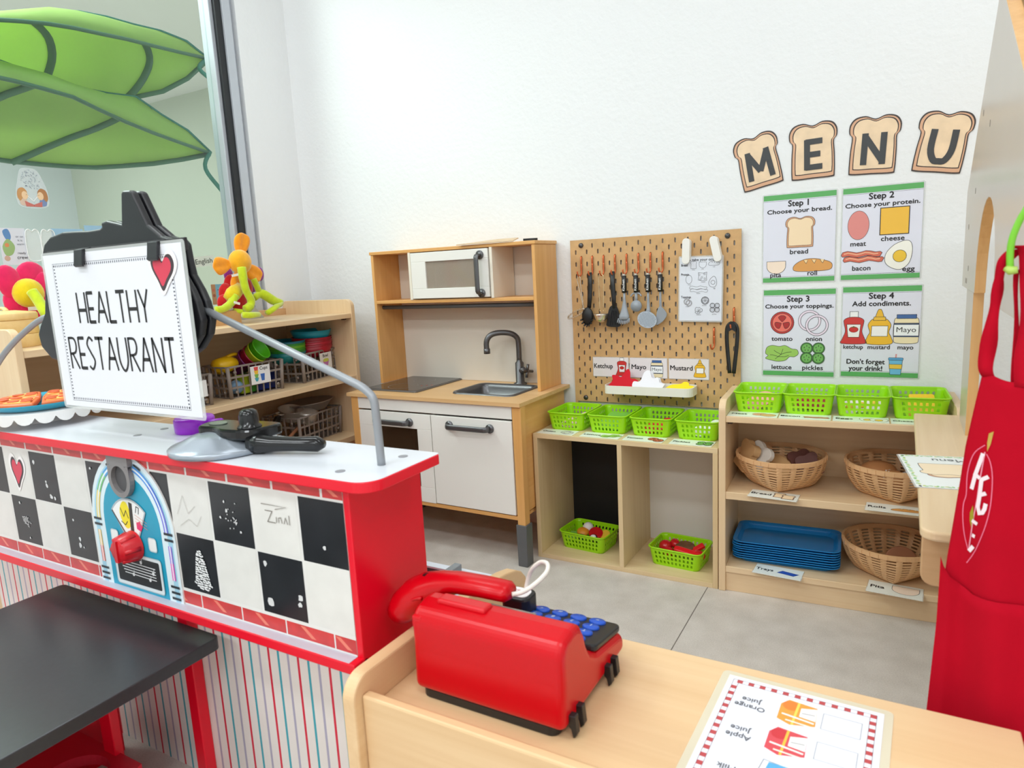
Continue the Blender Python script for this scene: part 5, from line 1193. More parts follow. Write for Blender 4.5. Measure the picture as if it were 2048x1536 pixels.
sheet(t, .070, .106, mat('card_pale', (214, 220, 228), .35)); a = Art()
a.fill(crv([(-.024, .044), (-.010, .050), (-.004, .030), (-.010, .016), (-.020, .024)], 4), (94, 140, 190)); a.fill(crv([(-.030, .0), (-.014, .022), (.002, .002), (-.006, -.022), (-.024, -.026)], 4), (150, 182, 120)); a.fill(circ(.008, 12, -.022, -.034), (200, 170, 150)); a.fill(circ(.006, 12, -.018, .004), (214, 140, 90)); a.obj('drawing', t)
a = Art(.001)
for k, s_ in enumerate(('or on', 'it is', 'warm')): a.text(s_, .018, .026-.011*k, .009, (110, 116, 130))
a.obj('verse_lettering', t); a = Art(.001)
a.text('ready', .018, -.022, .010, (60, 60, 70)); a.text('crew', .018, -.036, .014, (60, 60, 70), .006); a.obj('lettering', t)
CLR = mat('clear_plastic', (228, 236, 236), .12, alpha=.42)
for (y, zz), lb in (((-1.0492, 1.0920), 'left clear plastic shape stuck on the window'), ((-1.0058, 1.0922), 'right clear plastic shape stuck on the window')):
    t = thing('window_hook', lb, 'plastic shape', (GX, y, zz), GROT, 'clear plastic shapes on the window')
    o_ = crv([(-.016, -.044), (.016, -.044), (.021, -.01), (.019, .036), (.008, .046), (0, .040), (-.010, .046), (-.019, .034), (-.021, -.01)], 4)
    MB().prism(o_, 'z', 0, .0025).obj('pouch', CLR, t)
    MB().tube([(x, y_, .003) for x, y_ in o_], .0014, 6, True).obj('rim', mat('clear_rim', (236, 242, 242), .2), t)
for (y, zz), lb in (((-0.9461, 1.1109), 'left sky blue cloud card on the window behind the black sign'), ((-0.8466, 1.1232), 'right sky blue cloud card on the window behind the black sign')):
    t = thing('sky_card', lb, 'card', (GX, y, zz), GROT, 'sky blue cards on the window')
    sheet(t, .094, .062, mat('sky_blue_card', (150, 190, 216), .4)); a = Art()
    for dx, dy, r in ((-.01, .0, .012), (.004, .006, .014), (.018, -.001, .011)): a.fill(circ(r, 16, dx, dy, r*.75), (226, 234, 240))
    a.obj('cloud_print', t)
# ================================================================ red diner play counter
D = thing('diner_counter', 'red and white toy diner counter with jukebox panel and black table', 'play counter', (0, 0, 0))
ZC, ZCB = .675, .6585
YF, YB, XE, XL = -1.503, -1.3375, .375, -.90
TOPW = mat('counter_white', (214, 217, 224), .28)
def cpoly(e=0.0):
    r = .035; p = [(XL, YB+e), (XE-.004-e, YB+e), (XE-e, YB-.004+e)]
    p += [(XE-r+(r-e)*cos(a), YF+r+(r-e)*sin(a)) for a in [radians(-9*k) for k in range(11)]]
    return p+[(XL, YF+e)]
MB().prism(cpoly(0), 'z', ZCB, ZC-.0006).obj('counter_edge', RED, D, bevel=.0015)
ct = MB().prism(cpoly(.0016), 'z', ZC-.0012, ZC).obj('counter_top', TOPW, D)
mb = MB()
for x, y in ((.292, -1.468), (.330, -1.372), (-.262, -1.425), (-.262, -1.37)): mb.prism(circ(.0075, 16, x, y), 'z', ZC, ZC+.0006)
mb.obj('plug_cap', mat('plug_grey', (138, 138, 144), .4), ct)
YP = -1.4828
box('end_panel', RED, .306, YP, 0.0, .318, YB+.020, ZCB, D, bevel=.002)
TILEW = mat('tile_white', (230, 228, 224), .3, noise=.05, nscale=18)
box('tile_panel', TILEW, XL, YP, .396, .306, YP+.012, ZCB, D, bevel=0)
YW = (pi/2, 0, 0)
TB = mat('tile_black', (34, 36, 40), .22, noise=.35, nscale=16)
TWM = mat('tile_cream', (226, 224, 219), .3, noise=.04, nscale=26)
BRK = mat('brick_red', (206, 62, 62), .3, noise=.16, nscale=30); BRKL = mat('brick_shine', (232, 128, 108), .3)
# tiles on the panel; art space x = world X, y = world Z
colsL = [-.6523-.1022*k for k in range(2, 0, -1)]+[-.6523, -.5512, -.4484, -.3449, -.2427]
colsR = [-.0917, .0108, .1133, .2158]
rows = [(.532, .6335), (.4285, .5295)]
tb, tw = Art(.0002), Art(.0002); tb.flat = tw.flat = True
def tile(x, w, r, black):
    z0, z1 = rows[r]; (tb if black else tw).fill([(x, z0), (x+w, z0), (x+w, z1), (x, z1)], TB if black else TWM)
def spots(): pass
for i, x in enumerate(colsL):
    k = i-(len(colsL)-5)        # x=-.6523 -> 0
    w = .097 if x < -.3 else .10
    tile(x, w, 0, k % 2 == 1); tile(x, w, 1, k % 2 == 0)
for i, x in enumerate(colsR):
    w = min(.0975, .306-x)
    tile(x, w, 0, i % 2 == 1); tile(x, w, 1, i % 2 == 0)
tile(-.145, .048, 0, True); tile(-.145, .05, 1, False)
for A_, nm in ((tb, 'black_tiles'), (tw, 'white_tiles')): A_.obj(nm, D, loc=(0, YP, 0), rot=YW)
xs = [-.0445+.1030*k for k in range(-8, 4)]
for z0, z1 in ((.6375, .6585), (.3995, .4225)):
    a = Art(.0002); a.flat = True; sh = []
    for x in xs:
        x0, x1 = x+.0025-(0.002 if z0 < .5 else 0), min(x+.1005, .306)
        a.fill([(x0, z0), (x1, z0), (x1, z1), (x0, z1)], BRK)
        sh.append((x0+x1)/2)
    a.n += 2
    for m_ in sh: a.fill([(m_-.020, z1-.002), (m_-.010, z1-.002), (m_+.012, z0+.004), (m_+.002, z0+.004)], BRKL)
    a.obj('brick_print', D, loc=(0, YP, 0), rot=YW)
# chalk scribbles and scuffs on the tiles
random.seed(11); a = Art(.0006); CH = (214, 214, 214); PEN = (120, 112, 104)
def blob(x, z, r): a.fill([(x+r*random.uniform(.5, 1)*cos(k*pi/4), z+r*random.uniform(.5, 1)*sin(k*pi/4)) for k in range(8)], CH)
for x, z, r in ((-.548+.012, .612, .006), (-.500, .575, .004), (-.498, .566, .006), (-.488, .545, .007), (-.474, .543, .006), (-.420, .505, .004), (-.405, .468, .006), (-.408, .455, .007), (-.395, .452, .003), (.128, .512, .006), (.132, .448, .009), (.200, .468, .007), (.198, .456, .006), (.05, .588, .004), (.046, .603, .003), (.07, .57, .003), (-.62, .515, .004), (-.6, .44, .003), (.262, .56, .004), (-.33, .62, .004), (.034, .575, .003), (.08, .556, .003)): blob(x, z, r)
a.flat = True; a.n += 1
for cx, cz, sx, sz, n in ((-.605, .478, .018, .018, 26), (.065, .575, .022, .02, 20)):
    pts = [(cx+random.gauss(0, sx*.5), cz+random.gauss(0, sz*.4)) for _ in range(n)]
    if n > 20: a.line(pts, .0013, CH)
    else:
        for q in pts: blob(q[0], q[1], .0016)
for k in range(17):
    f = k/16; z = .505-.068*f; hw = .004+.019*f**.7
    if k > 13: hw = .024-.006*(k-14)
    x = -.036-hw+.004*f
    while x < -.036+hw+.004*f:
        x1 = x+random.uniform(.004, .012); a.line([(x, z+random.uniform(-.0012, .0012)), (min(x1, -.034+hw), z+random.uniform(-.0012, .0012)-.001)], .0030, (236, 236, 236)); x = x1+random.uniform(.0004, .002)
a.flat = False
for q in ([(.142, .602), (.158, .602), (.146, .584), (.164, .584)], [(.166, .594), (.166, .585)], [(.171, .585), (.171, .593), (.176, .594), (.178, .585)], [(.182, .585), (.186, .595), (.190, .585)], [(.194, .600), (.194, .585)], [(.135, .612), (.19, .612), (.165, .606)]): a.line(q, .0012, PEN)
for q in ([(-.080, .565), (-.060, .600), (-.050, .570), (-.030, .585)], [(-.075, .545), (-.050, .56), (-.030, .55), (-.015, .57)]): a.line(q, .0008, (190, 186, 180))
a.obj('chalk_marks', D, loc=(0, YP, 0), rot=YW)['kind'] = 'stuff'
heart(D, (-.606, YP-.0009, .582), (pi/2, .12, 0), .050, .066)
# jukebox panel
def arch(cx, w, z0, z1, n=18):
    r = w/2; zs = z1-r*1.15
    return [(cx-r, z0), (cx+r, z0)]+[(cx+r*cos(pi*k/n), zs+r*1.15*sin(pi*k/n)) for k in range(n+1)]
JX = -.2175
a = Art(0); a.fill(arch(JX, .248, .3965, .6585), (222, 236, 242)); a.fill(arch(JX, .232, .3965, .648), (168, 212, 232)); a.fill(arch(JX, .206, .3965, .638), (222, 238, 244)); a.fill(arch(JX, .172, .3965, .621), (26, 156, 188))
jk = a.obj('jukebox_panel', D, loc=(0, YP-.003, 0), rot=YW)
MB().prism(arch(JX, .248, .3965, .6585), 'y', YP-.003, YP).obj('jukebox_board', TILEW, D)
def arcpts(cx, r, zs, d0, d1, n=14): return [(cx+r*cos(radians(d0+(d1-d0)*k/n)), zs+r*1.15*sin(radians(d0+(d1-d0)*k/n))) for k in range(n+1)]
zs_ = .521
for nm, segs in (('left_light_tube', ((178, 150, (240, 214, 120)), (150, 128, (120, 196, 130)), (128, 106, (80, 160, 220)))), ('right_light_tube', ((74, 48, (80, 150, 225)), (48, 25, (70, 110, 210)), (25, 2, (120, 120, 220))))):
    a = Art(.0008)
    for d0, d1, c in segs: a.line(arcpts(JX, .1025, zs_, d0, d1), .011, c); a.line(arcpts(JX, .1025, zs_, d0, d1), .0035, (236, 244, 250))
    sx = -1 if nm[0] == 'l' else 1; x = JX+sx*.107
    for k, c in enumerate(((244, 206, 120), (236, 130, 110)) if sx < 0 else ((150, 120, 220), (226, 90, 190))): a.line([(x, .502-.032*k), (x, .470-.032*k)], .009, c); a.line([(x, .502-.032*k), (x, .470-.032*k)], .003, (246, 236, 240))
    for z in (.524, .513, .426, .415, .404): a.line([(x-.012, z), (x+.012, z)], .0046, (40, 50, 56))
    for d in ((100, 112) if sx < 0 else (80, 68)):
        a.line(arcpts(JX, .114, zs_-.004, d-5, d+5, 4), .004, (40, 50, 56))
    a.obj(nm, D, loc=(0, YP-.003, 0), rot=YW)
a = Art(.0014)
fan = [(JX-.014, .494)]+[(JX+.073*cos(radians(d)), .494+.081*sin(radians(d))) for d in range(137, 42, -8)]+[(JX+.014, .494)]
a.shape(fan, (242, 242, 240), .0035, (176, 186, 192))
a.line([(JX-.054, .548), (JX-.012, .498)], .0035, (60, 54, 54)); a.line([(JX-.012, .498), (JX+.016, .500)], .004, (60, 54, 54))
a.fill(crv([(JX-.030, .545), (JX-.020, .566), (JX-.006, .568), (JX+.002, .550), (JX-.002, .522), (JX-.018, .520)], 3), (240, 220, 20)); a.fill([(JX-.002, .514), (JX+.008, .512), (JX+.012, .568), (JX+.002, .570)], (44, 40, 34)); a.fill(circ(.010, 5, JX+.026, .527), (226, 50, 110))
for q in ([(JX-.026, .556), (JX-.018, .540), (JX-.010, .552), (JX-.004, .538)], [(JX-.028, .530), (JX-.016, .524), (JX-.008, .532)], [(JX+.020, .552), (JX+.024, .564), (JX+.031, .562), (JX+.028, .550)]): a.line(q, .0018, INK)
for k in range(3): a.line([(JX+.016, .548-.006*k), (JX+.050, .536-.006*k)], .0007, (220, 120, 70))
a.obj('music_print', D, loc=(0, YP-.003, 0), rot=YW)
for sx in (-1, 1):
    a = Art(.0014); a.shape([(JX+sx*.0575+p[0], .4965+p[1]) for p in rrect(.022, .025, .005, 3)], (238, 240, 238), .0022, (190, 210, 214)); a.obj('button_print', D, loc=(0, YP-.003, 0), rot=YW)
a = Art(.0014)
a.shape([(p[0]+JX+.003, p[1]+.4365) for p in rrect(.143, .066, .006, 3)], (222, 228, 230), .002, (170, 190, 196)); a.fill([(p[0]+JX+.003, p[1]+.4370) for p in rrect(.130, .053, .003, 2)], (34, 36, 38))
for k in range(5): a.line([(JX-.052+.003*k, .451-.0055*k), (JX+.055, .4495-.0055*k)], .0017, (232, 232, 232))
for x, z in ((-.040, .457), (-.014, .428), (.014, .456), (.036, .426), (.048, .44), (-.03, .45)): a.fill(circ(.0036, 8, JX+x, z), (232, 232, 232)); a.line([(JX+x+.003, z), (JX+x+.003, z+.009)], .0013, (232, 232, 232))
a.obj('score_print', D, loc=(0, YP-.003, 0), rot=YW)
# grey ring hanging below the counter edge over the jukebox
mb = MB(); cx, cz = -.219, .614; N = 28
outp = [(cx+.0325*cos(2*pi*k/N), cz+.034*sin(2*pi*k/N)) for k in range(N)]; inp = [(cx+.0235*cos(2*pi*k/N), cz+.025*sin(2*pi*k/N)) for k in range(N)]
vs = [(x, YP-.004, z) for x, z in outp]+[(x, YP-.013, z) for x, z in outp]+[(x, YP-.013, z) for x, z in inp]+[(x, YP-.004, z) for x, z in inp]
mb.add(vs, [(r*N+k, r*N+(k+1) % N, (r+1)*N+(k+1) % N, (r+1)*N+k) for r in range(3) for k in range(N)], 0)
mb.box(cx-.0315, YP-.0128, cz+.0255, cx+.0315, YP-.004, ZCB)
mb.add([(cx-.0323, YP-.0128, cz), (cx-.0235, YP-.0128, cz+.002), (cx-.0235, YP-.0128, cz+.026), (cx-.0315, YP-.0128, cz+.026)], [(0, 1, 2, 3)]); mb.add([(cx+.0323, YP-.0128, cz), (cx+.0235, YP-.0128, cz+.002), (cx+.0235, YP-.0128, cz+.026), (cx+.0315, YP-.0128, cz+.026)], [(0, 1, 2, 3)])
mb.obj('coin_ring', mat('ring_grey', (130, 126, 126), .4), D); MB().prism(circ(.024, 24, cx, cz, .0255), 'y', YP-.0052, YP-.0042).obj('coin_hole', mat('hole_grey', (84, 82, 84), .6), D)
kc = (JX+.002, .4875); kb = MB(); kb.lathe([(0, .032), (.019, .032), (.023, .027), (.027, .004), (.0285, 0)], 22); kb.xf(Matrix.Translation((kc[0], YP-.005, kc[1])) @ Matrix.Rotation(pi/2, 4, 'X'))
for k in range(6):
    a_ = k*pi/3; kb.tube([(kc[0]+.025*cos(a_), YP-.009, kc[1]+.025*sin(a_)), (kc[0]+.020*cos(a_), YP-.035, kc[1]+.020*sin(a_))], .0048, 6)
kb.box(kc[0]-.004, YP-.040, kc[1]-.020, kc[0]+.004, YP-.033, kc[1]+.020)
kb.obj('red_knob', mat('knob_red', (206, 22, 36), .3), D)
# lower lip and body
box('silver_ledge', mat('ledge_silver', (196, 196, 208), .35), XL, YF+.002, .3935, .306, YP, .3968, D, bevel=0)
box('red_lip', RED, XL, YF, .3795, .318, YF+.03, .3962, D, bevel=.002)
def stripes():
    m = bpy.data.materials.new('candy_stripes'); m.use_nodes = True; nt = m.node_tree; n = nt.nodes; L = nt.links
    b = n['Principled BSDF']; b.inputs['Roughness'].default_value = .35
    tc = n.new('ShaderNodeTexCoord'); sp = n.new('ShaderNodeSeparateXYZ'); L.new(tc.outputs['Object'], sp.inputs[0])
    prev = None
    for k, c in enumerate(((208, 40, 66), (60, 160, 174), (168, 164, 184))):
        ad = n.new('ShaderNodeMath'); ad.operation = 'ADD'; ad.inputs[1].default_value = 20.0194-.0722*k/3; L.new(sp.outputs['X'], ad.inputs[0])
        md = n.new('ShaderNodeMath'); md.operation = 'MODULO'; md.inputs[1].default_value = .0722; L.new(ad.outputs[0], md.inputs[0])
        lt = n.new('ShaderNodeMath'); lt.operation = 'LESS_THAN'; lt.inputs[1].default_value = .0052; L.new(md.outputs[0], lt.inputs[0])
        mx = n.new('ShaderNodeMix'); mx.data_type = 'RGBA'; L.new(lt.outputs[0], mx.inputs[0]); mx.inputs[7].default_value = rgb(*c)
        if prev is None: mx.inputs[6].default_value = rgb(226, 220, 214)
        else: L.new(prev.outputs[2], mx.inputs[6])
        prev = mx
    L.new(prev.outputs[2], b.inputs['Base Color']); return m
YBd = -1.44
box('striped_panel', stripes(), XL, YBd, 0, .300, YBd+.014, .382, D, bevel=0)
box('red_post', RED, -.160, YBd-.022, 0, -.133, YBd, .3795, D, bevel=.002); box('red_post', RED, -.283, -1.562, 0, -.246, -1.545, .322, D, bevel=.002)
# black table joined to the counter
TBL = mat('table_black', (44, 46, 50), .30, noise=.12, nscale=120)
MB().prism(rrect(.50, .66, .012, 4, -.277, -1.80), 'z', .322, .345).obj('table_top', TBL, D, bevel=.002)
box('table_bracket', RED, -.42, -2.0, 0, -.39, YBd-.03, .322, D, bevel=.002)
# red bench under the table with an arched opening
RB = mat('bench_red', (206, 34, 54), .35)
hx, hy, hr = -.262, -1.632, .060; N = 32; mb = MB()
ho = [(hx+hr*cos(2*pi*k/N), hy+hr*sin(2*pi*k/N)) for k in range(N)]
def sqp(k):
    a_ = 2*pi*k/N; c, s_ = cos(a_), sin(a_); f = min((.088 if c > 0 else .20)/max(abs(c), 1e-6), (.080 if s_ > 0 else .12)/max(abs(s_), 1e-6)); return (hx+c*f, hy+s_*f)
for z, fl in ((.100, 0), (.080, 1)):
    vs = [(x, y, z) for x, y in ho]+[(*sqp(k), z) for k in range(N)]
    mb.add(vs, [((k, N+k, N+(k+1) % N, (k+1) % N) if not fl else (k, (k+1) % N, N+(k+1) % N, N+k)) for k in range(N)])
mb.add([(x, y, .100) for x, y in ho]+[(x, y, .080) for x, y in ho], [(k, (k+1) % N, N+(k+1) % N, N+k) for k in range(N)])
q = [sqp(k) for k in range(N)]
mb.add([(x, y, .100) for x, y in q]+[(x, y, .080) for x, y in q], [(k, N+k, N+(k+1) % N, (k+1) % N) for k in range(N)])
mb.box(-.84, hy-.12, .080, hx-.20, hy+.080, .100)
mb.obj('foot_shelf', RB, D)
MB().prism(circ(.064, 28, hx, hy), 'z', .050, .062).obj('under_hole_shade', BLACKP, D)  # black disc added so the space below the hole looks dark
for x in (-.80, -.20): box('shelf_support', RB, x, hy-.11, 0, x+.018, hy+.07, .080, D)
# kitchen side of the counter: low worktop with basin
ZW = .360
LW = mat('low_worktop', (206, 210, 220), .3)
mb = MB(); mb.box(-.84, YB-.1, ZW-.018, .06, -1.10, ZW); mb.box(.06, -1.118, ZW-.018, .232, -1.10, ZW); mb.box(.232, YB-.1, ZW-.018, .340, -1.10, ZW)
mb.obj('low_worktop', LW, D)
MB().add([(.06, -1.34, ZW-.004), (.232, -1.34, ZW-.004), (.232, -1.118, ZW-.004), (.06, -1.118, ZW-.004), (.07, -1.33, ZW-.07), (.222, -1.33, ZW-.07), (.222, -1.128, ZW-.07), (.07, -1.128, ZW-.07)], [(0, 1, 5, 4), (1, 2, 6, 5), (2, 3, 7, 6), (3, 0, 4, 7), (4, 5, 6, 7)]).obj('basin', mat('basin_dark', (58, 60, 64), .4), D)
box('basin_divider', mat('divider_grey', (128, 132, 136), .45), .226, -1.20, ZW-.05, .242, -1.112, ZW+.016, D, bevel=.001)
box('low_cabinet', RED, -.83, -1.40, 0, .318, -1.12, ZW-.02, D, bevel=.001)
tpb = MB(); tpb.tube([(.086, -1.16, ZW), (.086, -1.16, ZW+.10), (.11, -1.18, ZW+.115), (.155, -1.19, ZW+.10)], .010, 8); tpb.obj('low_tap', BLACKP, D)
# sign rods and black sign board
RODM = mat('rod_grey', (150, 153, 158), .4, .3)
YR = -1.42
def rod(p, nm='sign_rod'): MB().tube(p, .0062, 10).obj(nm, RODM, D)
rod(crv([(.3283, YR, ZC-.004), (.3262, YR, .74), (.3235, YR, .772), (.310, YR, .786), (.295, YR, .7935)], 4, False)+[(-.03, YR, .9085)])
rod(crv([(-.47, YR, .905), (-.535, YR, .8985), (-.5961, YR, .8793), (-.675, YR, .846), (-.746, YR, .8077), (-.84, YR, .742), (-.86, YR, .72), (-.865, YR, ZC-.004)], 4, False))
SB = mat('sign_black', (30, 30, 34), .38)
HATP = [(-.466, .985), (-.4662, 1.0214), (-.452, 1.041), (-.428, 1.053), (-.3825, 1.0592), (-.3392, 1.0578), (-.2975, 1.0556), (-.262, 1.0565), (-.2556, 1.059), (-.2555, 1.067), (-.2379, 1.069), (-.1955, 1.0600), (-.1845, 1.110), (-.1800, 1.1145), (-.1600, 1.1128), (-.1540, 1.110), (-.1235, 1.053), (-.118, 1.050), (-.0919, 1.033), (-.0615, 1.0245), (-.054, 1.018), (-.052, .995), (-.047, .967)]
OVAL = [(-.0829, .9893), (-.0432, .9553), (-.0201, .9226), (-.0123, .8903), (-.0218, .8662), (-.0484, .8415), (-.0819, .8255), (-.16, .800), (-.29, .796), (-.41, .804), (-.4915, .818), (-.5222, .8413), (-.5275, .8679), (-.515, .8842), (-.49, .91)]
FULL = HATP+[(-.030, .942)]+OVAL[2:]
for y0, y1, nm in ((-1.440, -1.4265, 'sign_front_board'), (-1.4225, -1.409, 'sign_back_board')):
    MB().prism([(x, z) for x, z in FULL], 'y', y0, y1).obj(nm, SB, D, bevel=.004, seg=3)
box('sign_core', SB, -.40, -1.424, .84, -.10, -1.416, 1.0, D, bevel=0)
box('paper_rail', mat('rail_black', (42, 38, 42), .35), -.435, -1.4455, 1.005, -.022, -1.440, 1.026, D, bevel=.001)
for x in (-.300, -.083):
    mb = MB(); mb.prism([(-1.4455, 1.026), (-1.462, 1.022), (-1.466, .994), (-1.4625, .991), (-1.4575, 1.014), (-1.4455, 1.012)], 'x', x-.0135, x+.0135); mb.obj('paper_clip', SB, D, bevel=.001)
# laminated sign sheet
SX, SZ = -.2225, .8745
t = thing('restaurant_sign', 'laminated white sign reading HEALTHY RESTAURANT clipped to the black board', 'sign', (SX, -1.4565, SZ), (pi/2, 0, 0))
W_, H_ = .412, .286
MB().prism(rrect(W_+.016, H_+.010, .006, 3), 'z', -.0006, 0).obj('laminate', FILM, t); MB().prism([(-W_/2, -H_/2), (W_/2, -H_/2), (W_/2, H_/2), (-W_/2, H_/2)], 'z', 0, .0004).obj('sheet', mat('sign_paper', (232, 232, 238), .3), t)
a = Art(.0004); a.flat = True; DOT = (90, 92, 104)
bx, bz0, bz1 = .174, -.128, .122
for k in range(58):
    x = -bx+2*bx*k/57
    for z in (bz0, bz1): a.fill(circ(.0016, 6, x, z, .0026), DOT)
for k in range(41):
    z = bz0+(bz1-bz0)*k/40
    for x in (-bx, bx): a.fill(circ(.0026, 6, x, z, .0016), DOT)
a.n += 2; a.line([(-bx-.004, bz0-.004), (bx+.004, bz0-.004), (bx+.004, bz1+.004), (-bx-.004, bz1+.004)], .0008, DOT, True)
a.obj('dotted_border', t)['kind'] = 'stuff'
GLY = {'H': (1, [[(0, 0), (0, 1)], [(1, 0), (1, 1)], [(0, .42), (1, .42)]]), 'E': (.75, [[(0, 0), (0, 1)], [(0, .97), (1, .97)], [(0, .46), (.9, .46)], [(0, .03), (1, .03)]]), 'A': (1.15, [[(0, 0), (.5, 1)], [(.5, 1), (1, 0)], [(.2, .36), (.82, .36)]]), 'L': (.75, [[(0, 0), (0, 1)], [(0, .03), (1, .03)]]), 'T': (1, [[(.5, 0), (.5, 1)], [(0, .97), (1, .97)]]), 'Y': (1, [[(0, 1), (.5, .45)], [(1, 1), (.5, .45)], [(.5, .5), (.5, 0)]]),
       'R': (.95, [[(0, 0), (0, 1)], crv([(0, .97), (.7, .95), (.92, .74), (.7, .52), (0, .47)], 4, False), [(.3, .48), (1, 0)]]), 'S': (.8, [crv([(1, .88), (.5, .99), (.06, .78), (.5, .52), (.95, .26), (.5, .01), (0, .10)], 5, False)]), 'U': (1, [crv([(0, 1), (.02, .3), (.5, 0), (.98, .3), (1, 1)], 5, False)]), 'N': (1.05, [[(0, 0), (0, 1)], [(0, 1), (1, 0)], [(1, 0), (1, 1)]])}
def hand(a, s_, x0, x1, z0, h):
    tot = sum(GLY[c][0] for c in s_); gap = .30; unit = (x1-x0)/(tot+gap*(len(s_)-1)); x = x0
    for c in s_:
        wd, st = GLY[c]
        for q in st:
            hz = len(q) == 2 and abs(q[0][1]-q[1][1]) < .05
            a.line([(x+u*wd*unit, z0+v*h) for u, v in q], .0062 if hz else .0046, INK)
        x += (wd+gap)*unit
a = Art(.0008); a.flat = True; hand(a, 'HEALTHY', -.113, .101, .016, .056); hand(a, 'RESTAURANT', -.162, .156, -.070, .060); a.obj('lettering', t)
heart(t, (.152, .098, .0016), (0, 0, -.12), .060, .062)
# ---------------------------------------------------------------- things standing on the counter
t = thing('pot_lid', 'grey domed toy pot lid with black handle and knob on the counter', 'pot lid', (-.002, -1.434, ZC), (0, 0, 0))
LIDM = mat('lid_silver', (160, 168, 178), .22, .35)
MB().lathe([(.082, 0), (.087, .002), (.0875, .009), (.085, .011), (.073, .015), (.052, .025), (.026, .032), (0, .034)], 44).obj('lid_dome', LIDM, t)
GB = mat('gloss_black', (18, 18, 20), .16)
n0 = MB(); pl = crv([(-.040, -.004), (-.026, -.026), (.004, -.024), (.040, -.034), (.082, -.026), (.098, .0), (.100, .036), (.060, .040), (.016, .032), (-.022, .030), (-.038, .016)], 5)
n0.prism(pl, 'z', .023, .041); n0.obj('lid_plate', GB, t, bevel=.004, rot=(0, 0, .05), loc=(-.005, .004, .0))
MB().prism([(-.014+x, y) for x, y in circ(.017, 20, 0, .004, .013)], 'z', .0412, .0425).obj('gauge_window', mat('gauge_green', (120, 132, 118), .15), t)
MB().lathe([(.0, .071), (.008, .0705), (.014, .067), (.0155, .060), (.0155, .046), (.019, .043), (.020, .040), (0, .040)], 26, (.064, .004, 0)).obj('knob', GB, t)
dv = Vector((.155, .050, 0)).normalized(); s0 = Vector((.088, -.006, .0165))
mb = MB(); mb.tube([s0-dv*.012, s0+dv*.008, s0+dv*.03, s0+dv*.070, s0+dv*.108, s0+dv*.119], [.013, .015, .0135, .0135, .0135, .007], 14, ry=[.016, .016, .0125, .0115, .0125, .006]); mb.obj('lid_handle', GB, t)
t = thing('purple_cap', 'small round purple plastic cap with a clip on the counter', 'plastic cap', (-.178, -1.362, ZC))
PPL = mat('cap_purple', (160, 40, 206), .28)
MB().lathe([(.034, 0), (.036, .002), (.0365, .024), (.034, .028), (.026, .029), (.024, .026), (0, .026)], 30).obj('cap_body', PPL, t)
mb = MB(); mb.tube(crv([(.030, -.012, .016), (.046, -.012, .012), (.054, -.002, .013), (.046, .008, .016), (.030, .006, .018)], 4, False), .0048, 8); mb.tube([(.040, .002, .018), (.066, .010, .020)], [.006, .0075], 8); mb.obj('clip', PPL, t)
MB().prism(circ(.022, 22), 'z', .0262, .0268).obj('cap_window', mat('cap_clear', (214, 190, 228), .1), t)
t = thing('cake_stand', 'white scalloped cake stand at the left end of the counter', 'cake stand', (-.640, -1.400, ZC))
CSW = mat('stand_white', (238, 236, 234), .35)
MB().lathe([(0, 0), (.050, 0), (.052, .004), (.030, .010), (.026, .022), (.122, .028), (.124, .031), (0, .031)], 40).obj('plate', CSW, t)
mb = MB(); N = 132
def sc(k): return .031-.006-.0135*abs(sin(pi*k*22/N))**.6
for k in range(N):
    a0, a1 = 2*pi*k/N, 2*pi*(k+1)/N
    q = []
    for a_, kk in ((a0, k), (a1, k+1)): q.append([(r*cos(a_), r*sin(a_), z) for r, z in ((.124, sc(kk)), (.1265, sc(kk)), (.1265, .0335), (.124, .0335))])
    vs = q[0]+q[1]; mb.add(vs, [(0, 4, 5, 1), (1, 5, 6, 2), (2, 6, 7, 3), (3, 7, 4, 0)])
mb.obj('scalloped_rim', CSW, t)
o = MB().lathe([(0, 0), (.075, 0), (.090, .004), (.108, .014), (.110, .017), (.106, .016), (.088, .008), (0, .006)], 44).obj('blue_plate', mat('plate_turquoise', (22, 158, 190), .3), loc=(-.640, -1.400, ZC+.0315)); tag(o, 'turquoise plate on the white cake stand', 'plate')
PZ = mat('pizza_orange', (238, 116, 62), .4); PZC = mat('pizza_cheese', (250, 200, 110), .5); PZT = mat('pizza_topping', (214, 96, 56), .45)
names = ['front right', 'right', 'back right', 'back left', 'left', 'front left']
for k in range(6):
    a0 = radians(-90+3+60*k); a1 = radians(-90+57+60*k); am = (a0+a1)/2
    t = thing('pizza_slice', names[k]+' toy pizza slice on the turquoise plate', 'toy pizza', (-.640+.004*cos(am), -1.400+.004*sin(am), ZC+.040), group='toy pizza slices on the turquoise plate')
    MB().prism([(0, 0)]+[(.094*cos(a0+(a1-a0)*j/8), .094*sin(a0+(a1-a0)*j/8)) for j in range(9)], 'z', 0, .012).obj('slice_base', PZ, t, bevel=.003)
    MB().prism([(.014*cos(am), .014*sin(am))]+[(.078*cos(a0+.1+(a1-a0-.2)*j/8), .078*sin(a0+.1+(a1-a0-.2)*j/8)) for j in range(9)], 'z', .0118, .0135).obj('cheese', PZC, t)
    mb = MB()
    for r_, da in ((.064, -.22), (.064, .22), (.040, 0)): mb.prism(circ(.011, 14, r_*cos(am+da), r_*sin(am+da)), 'z', .0133, .0152)
    mb.obj('topping', PZT, t)
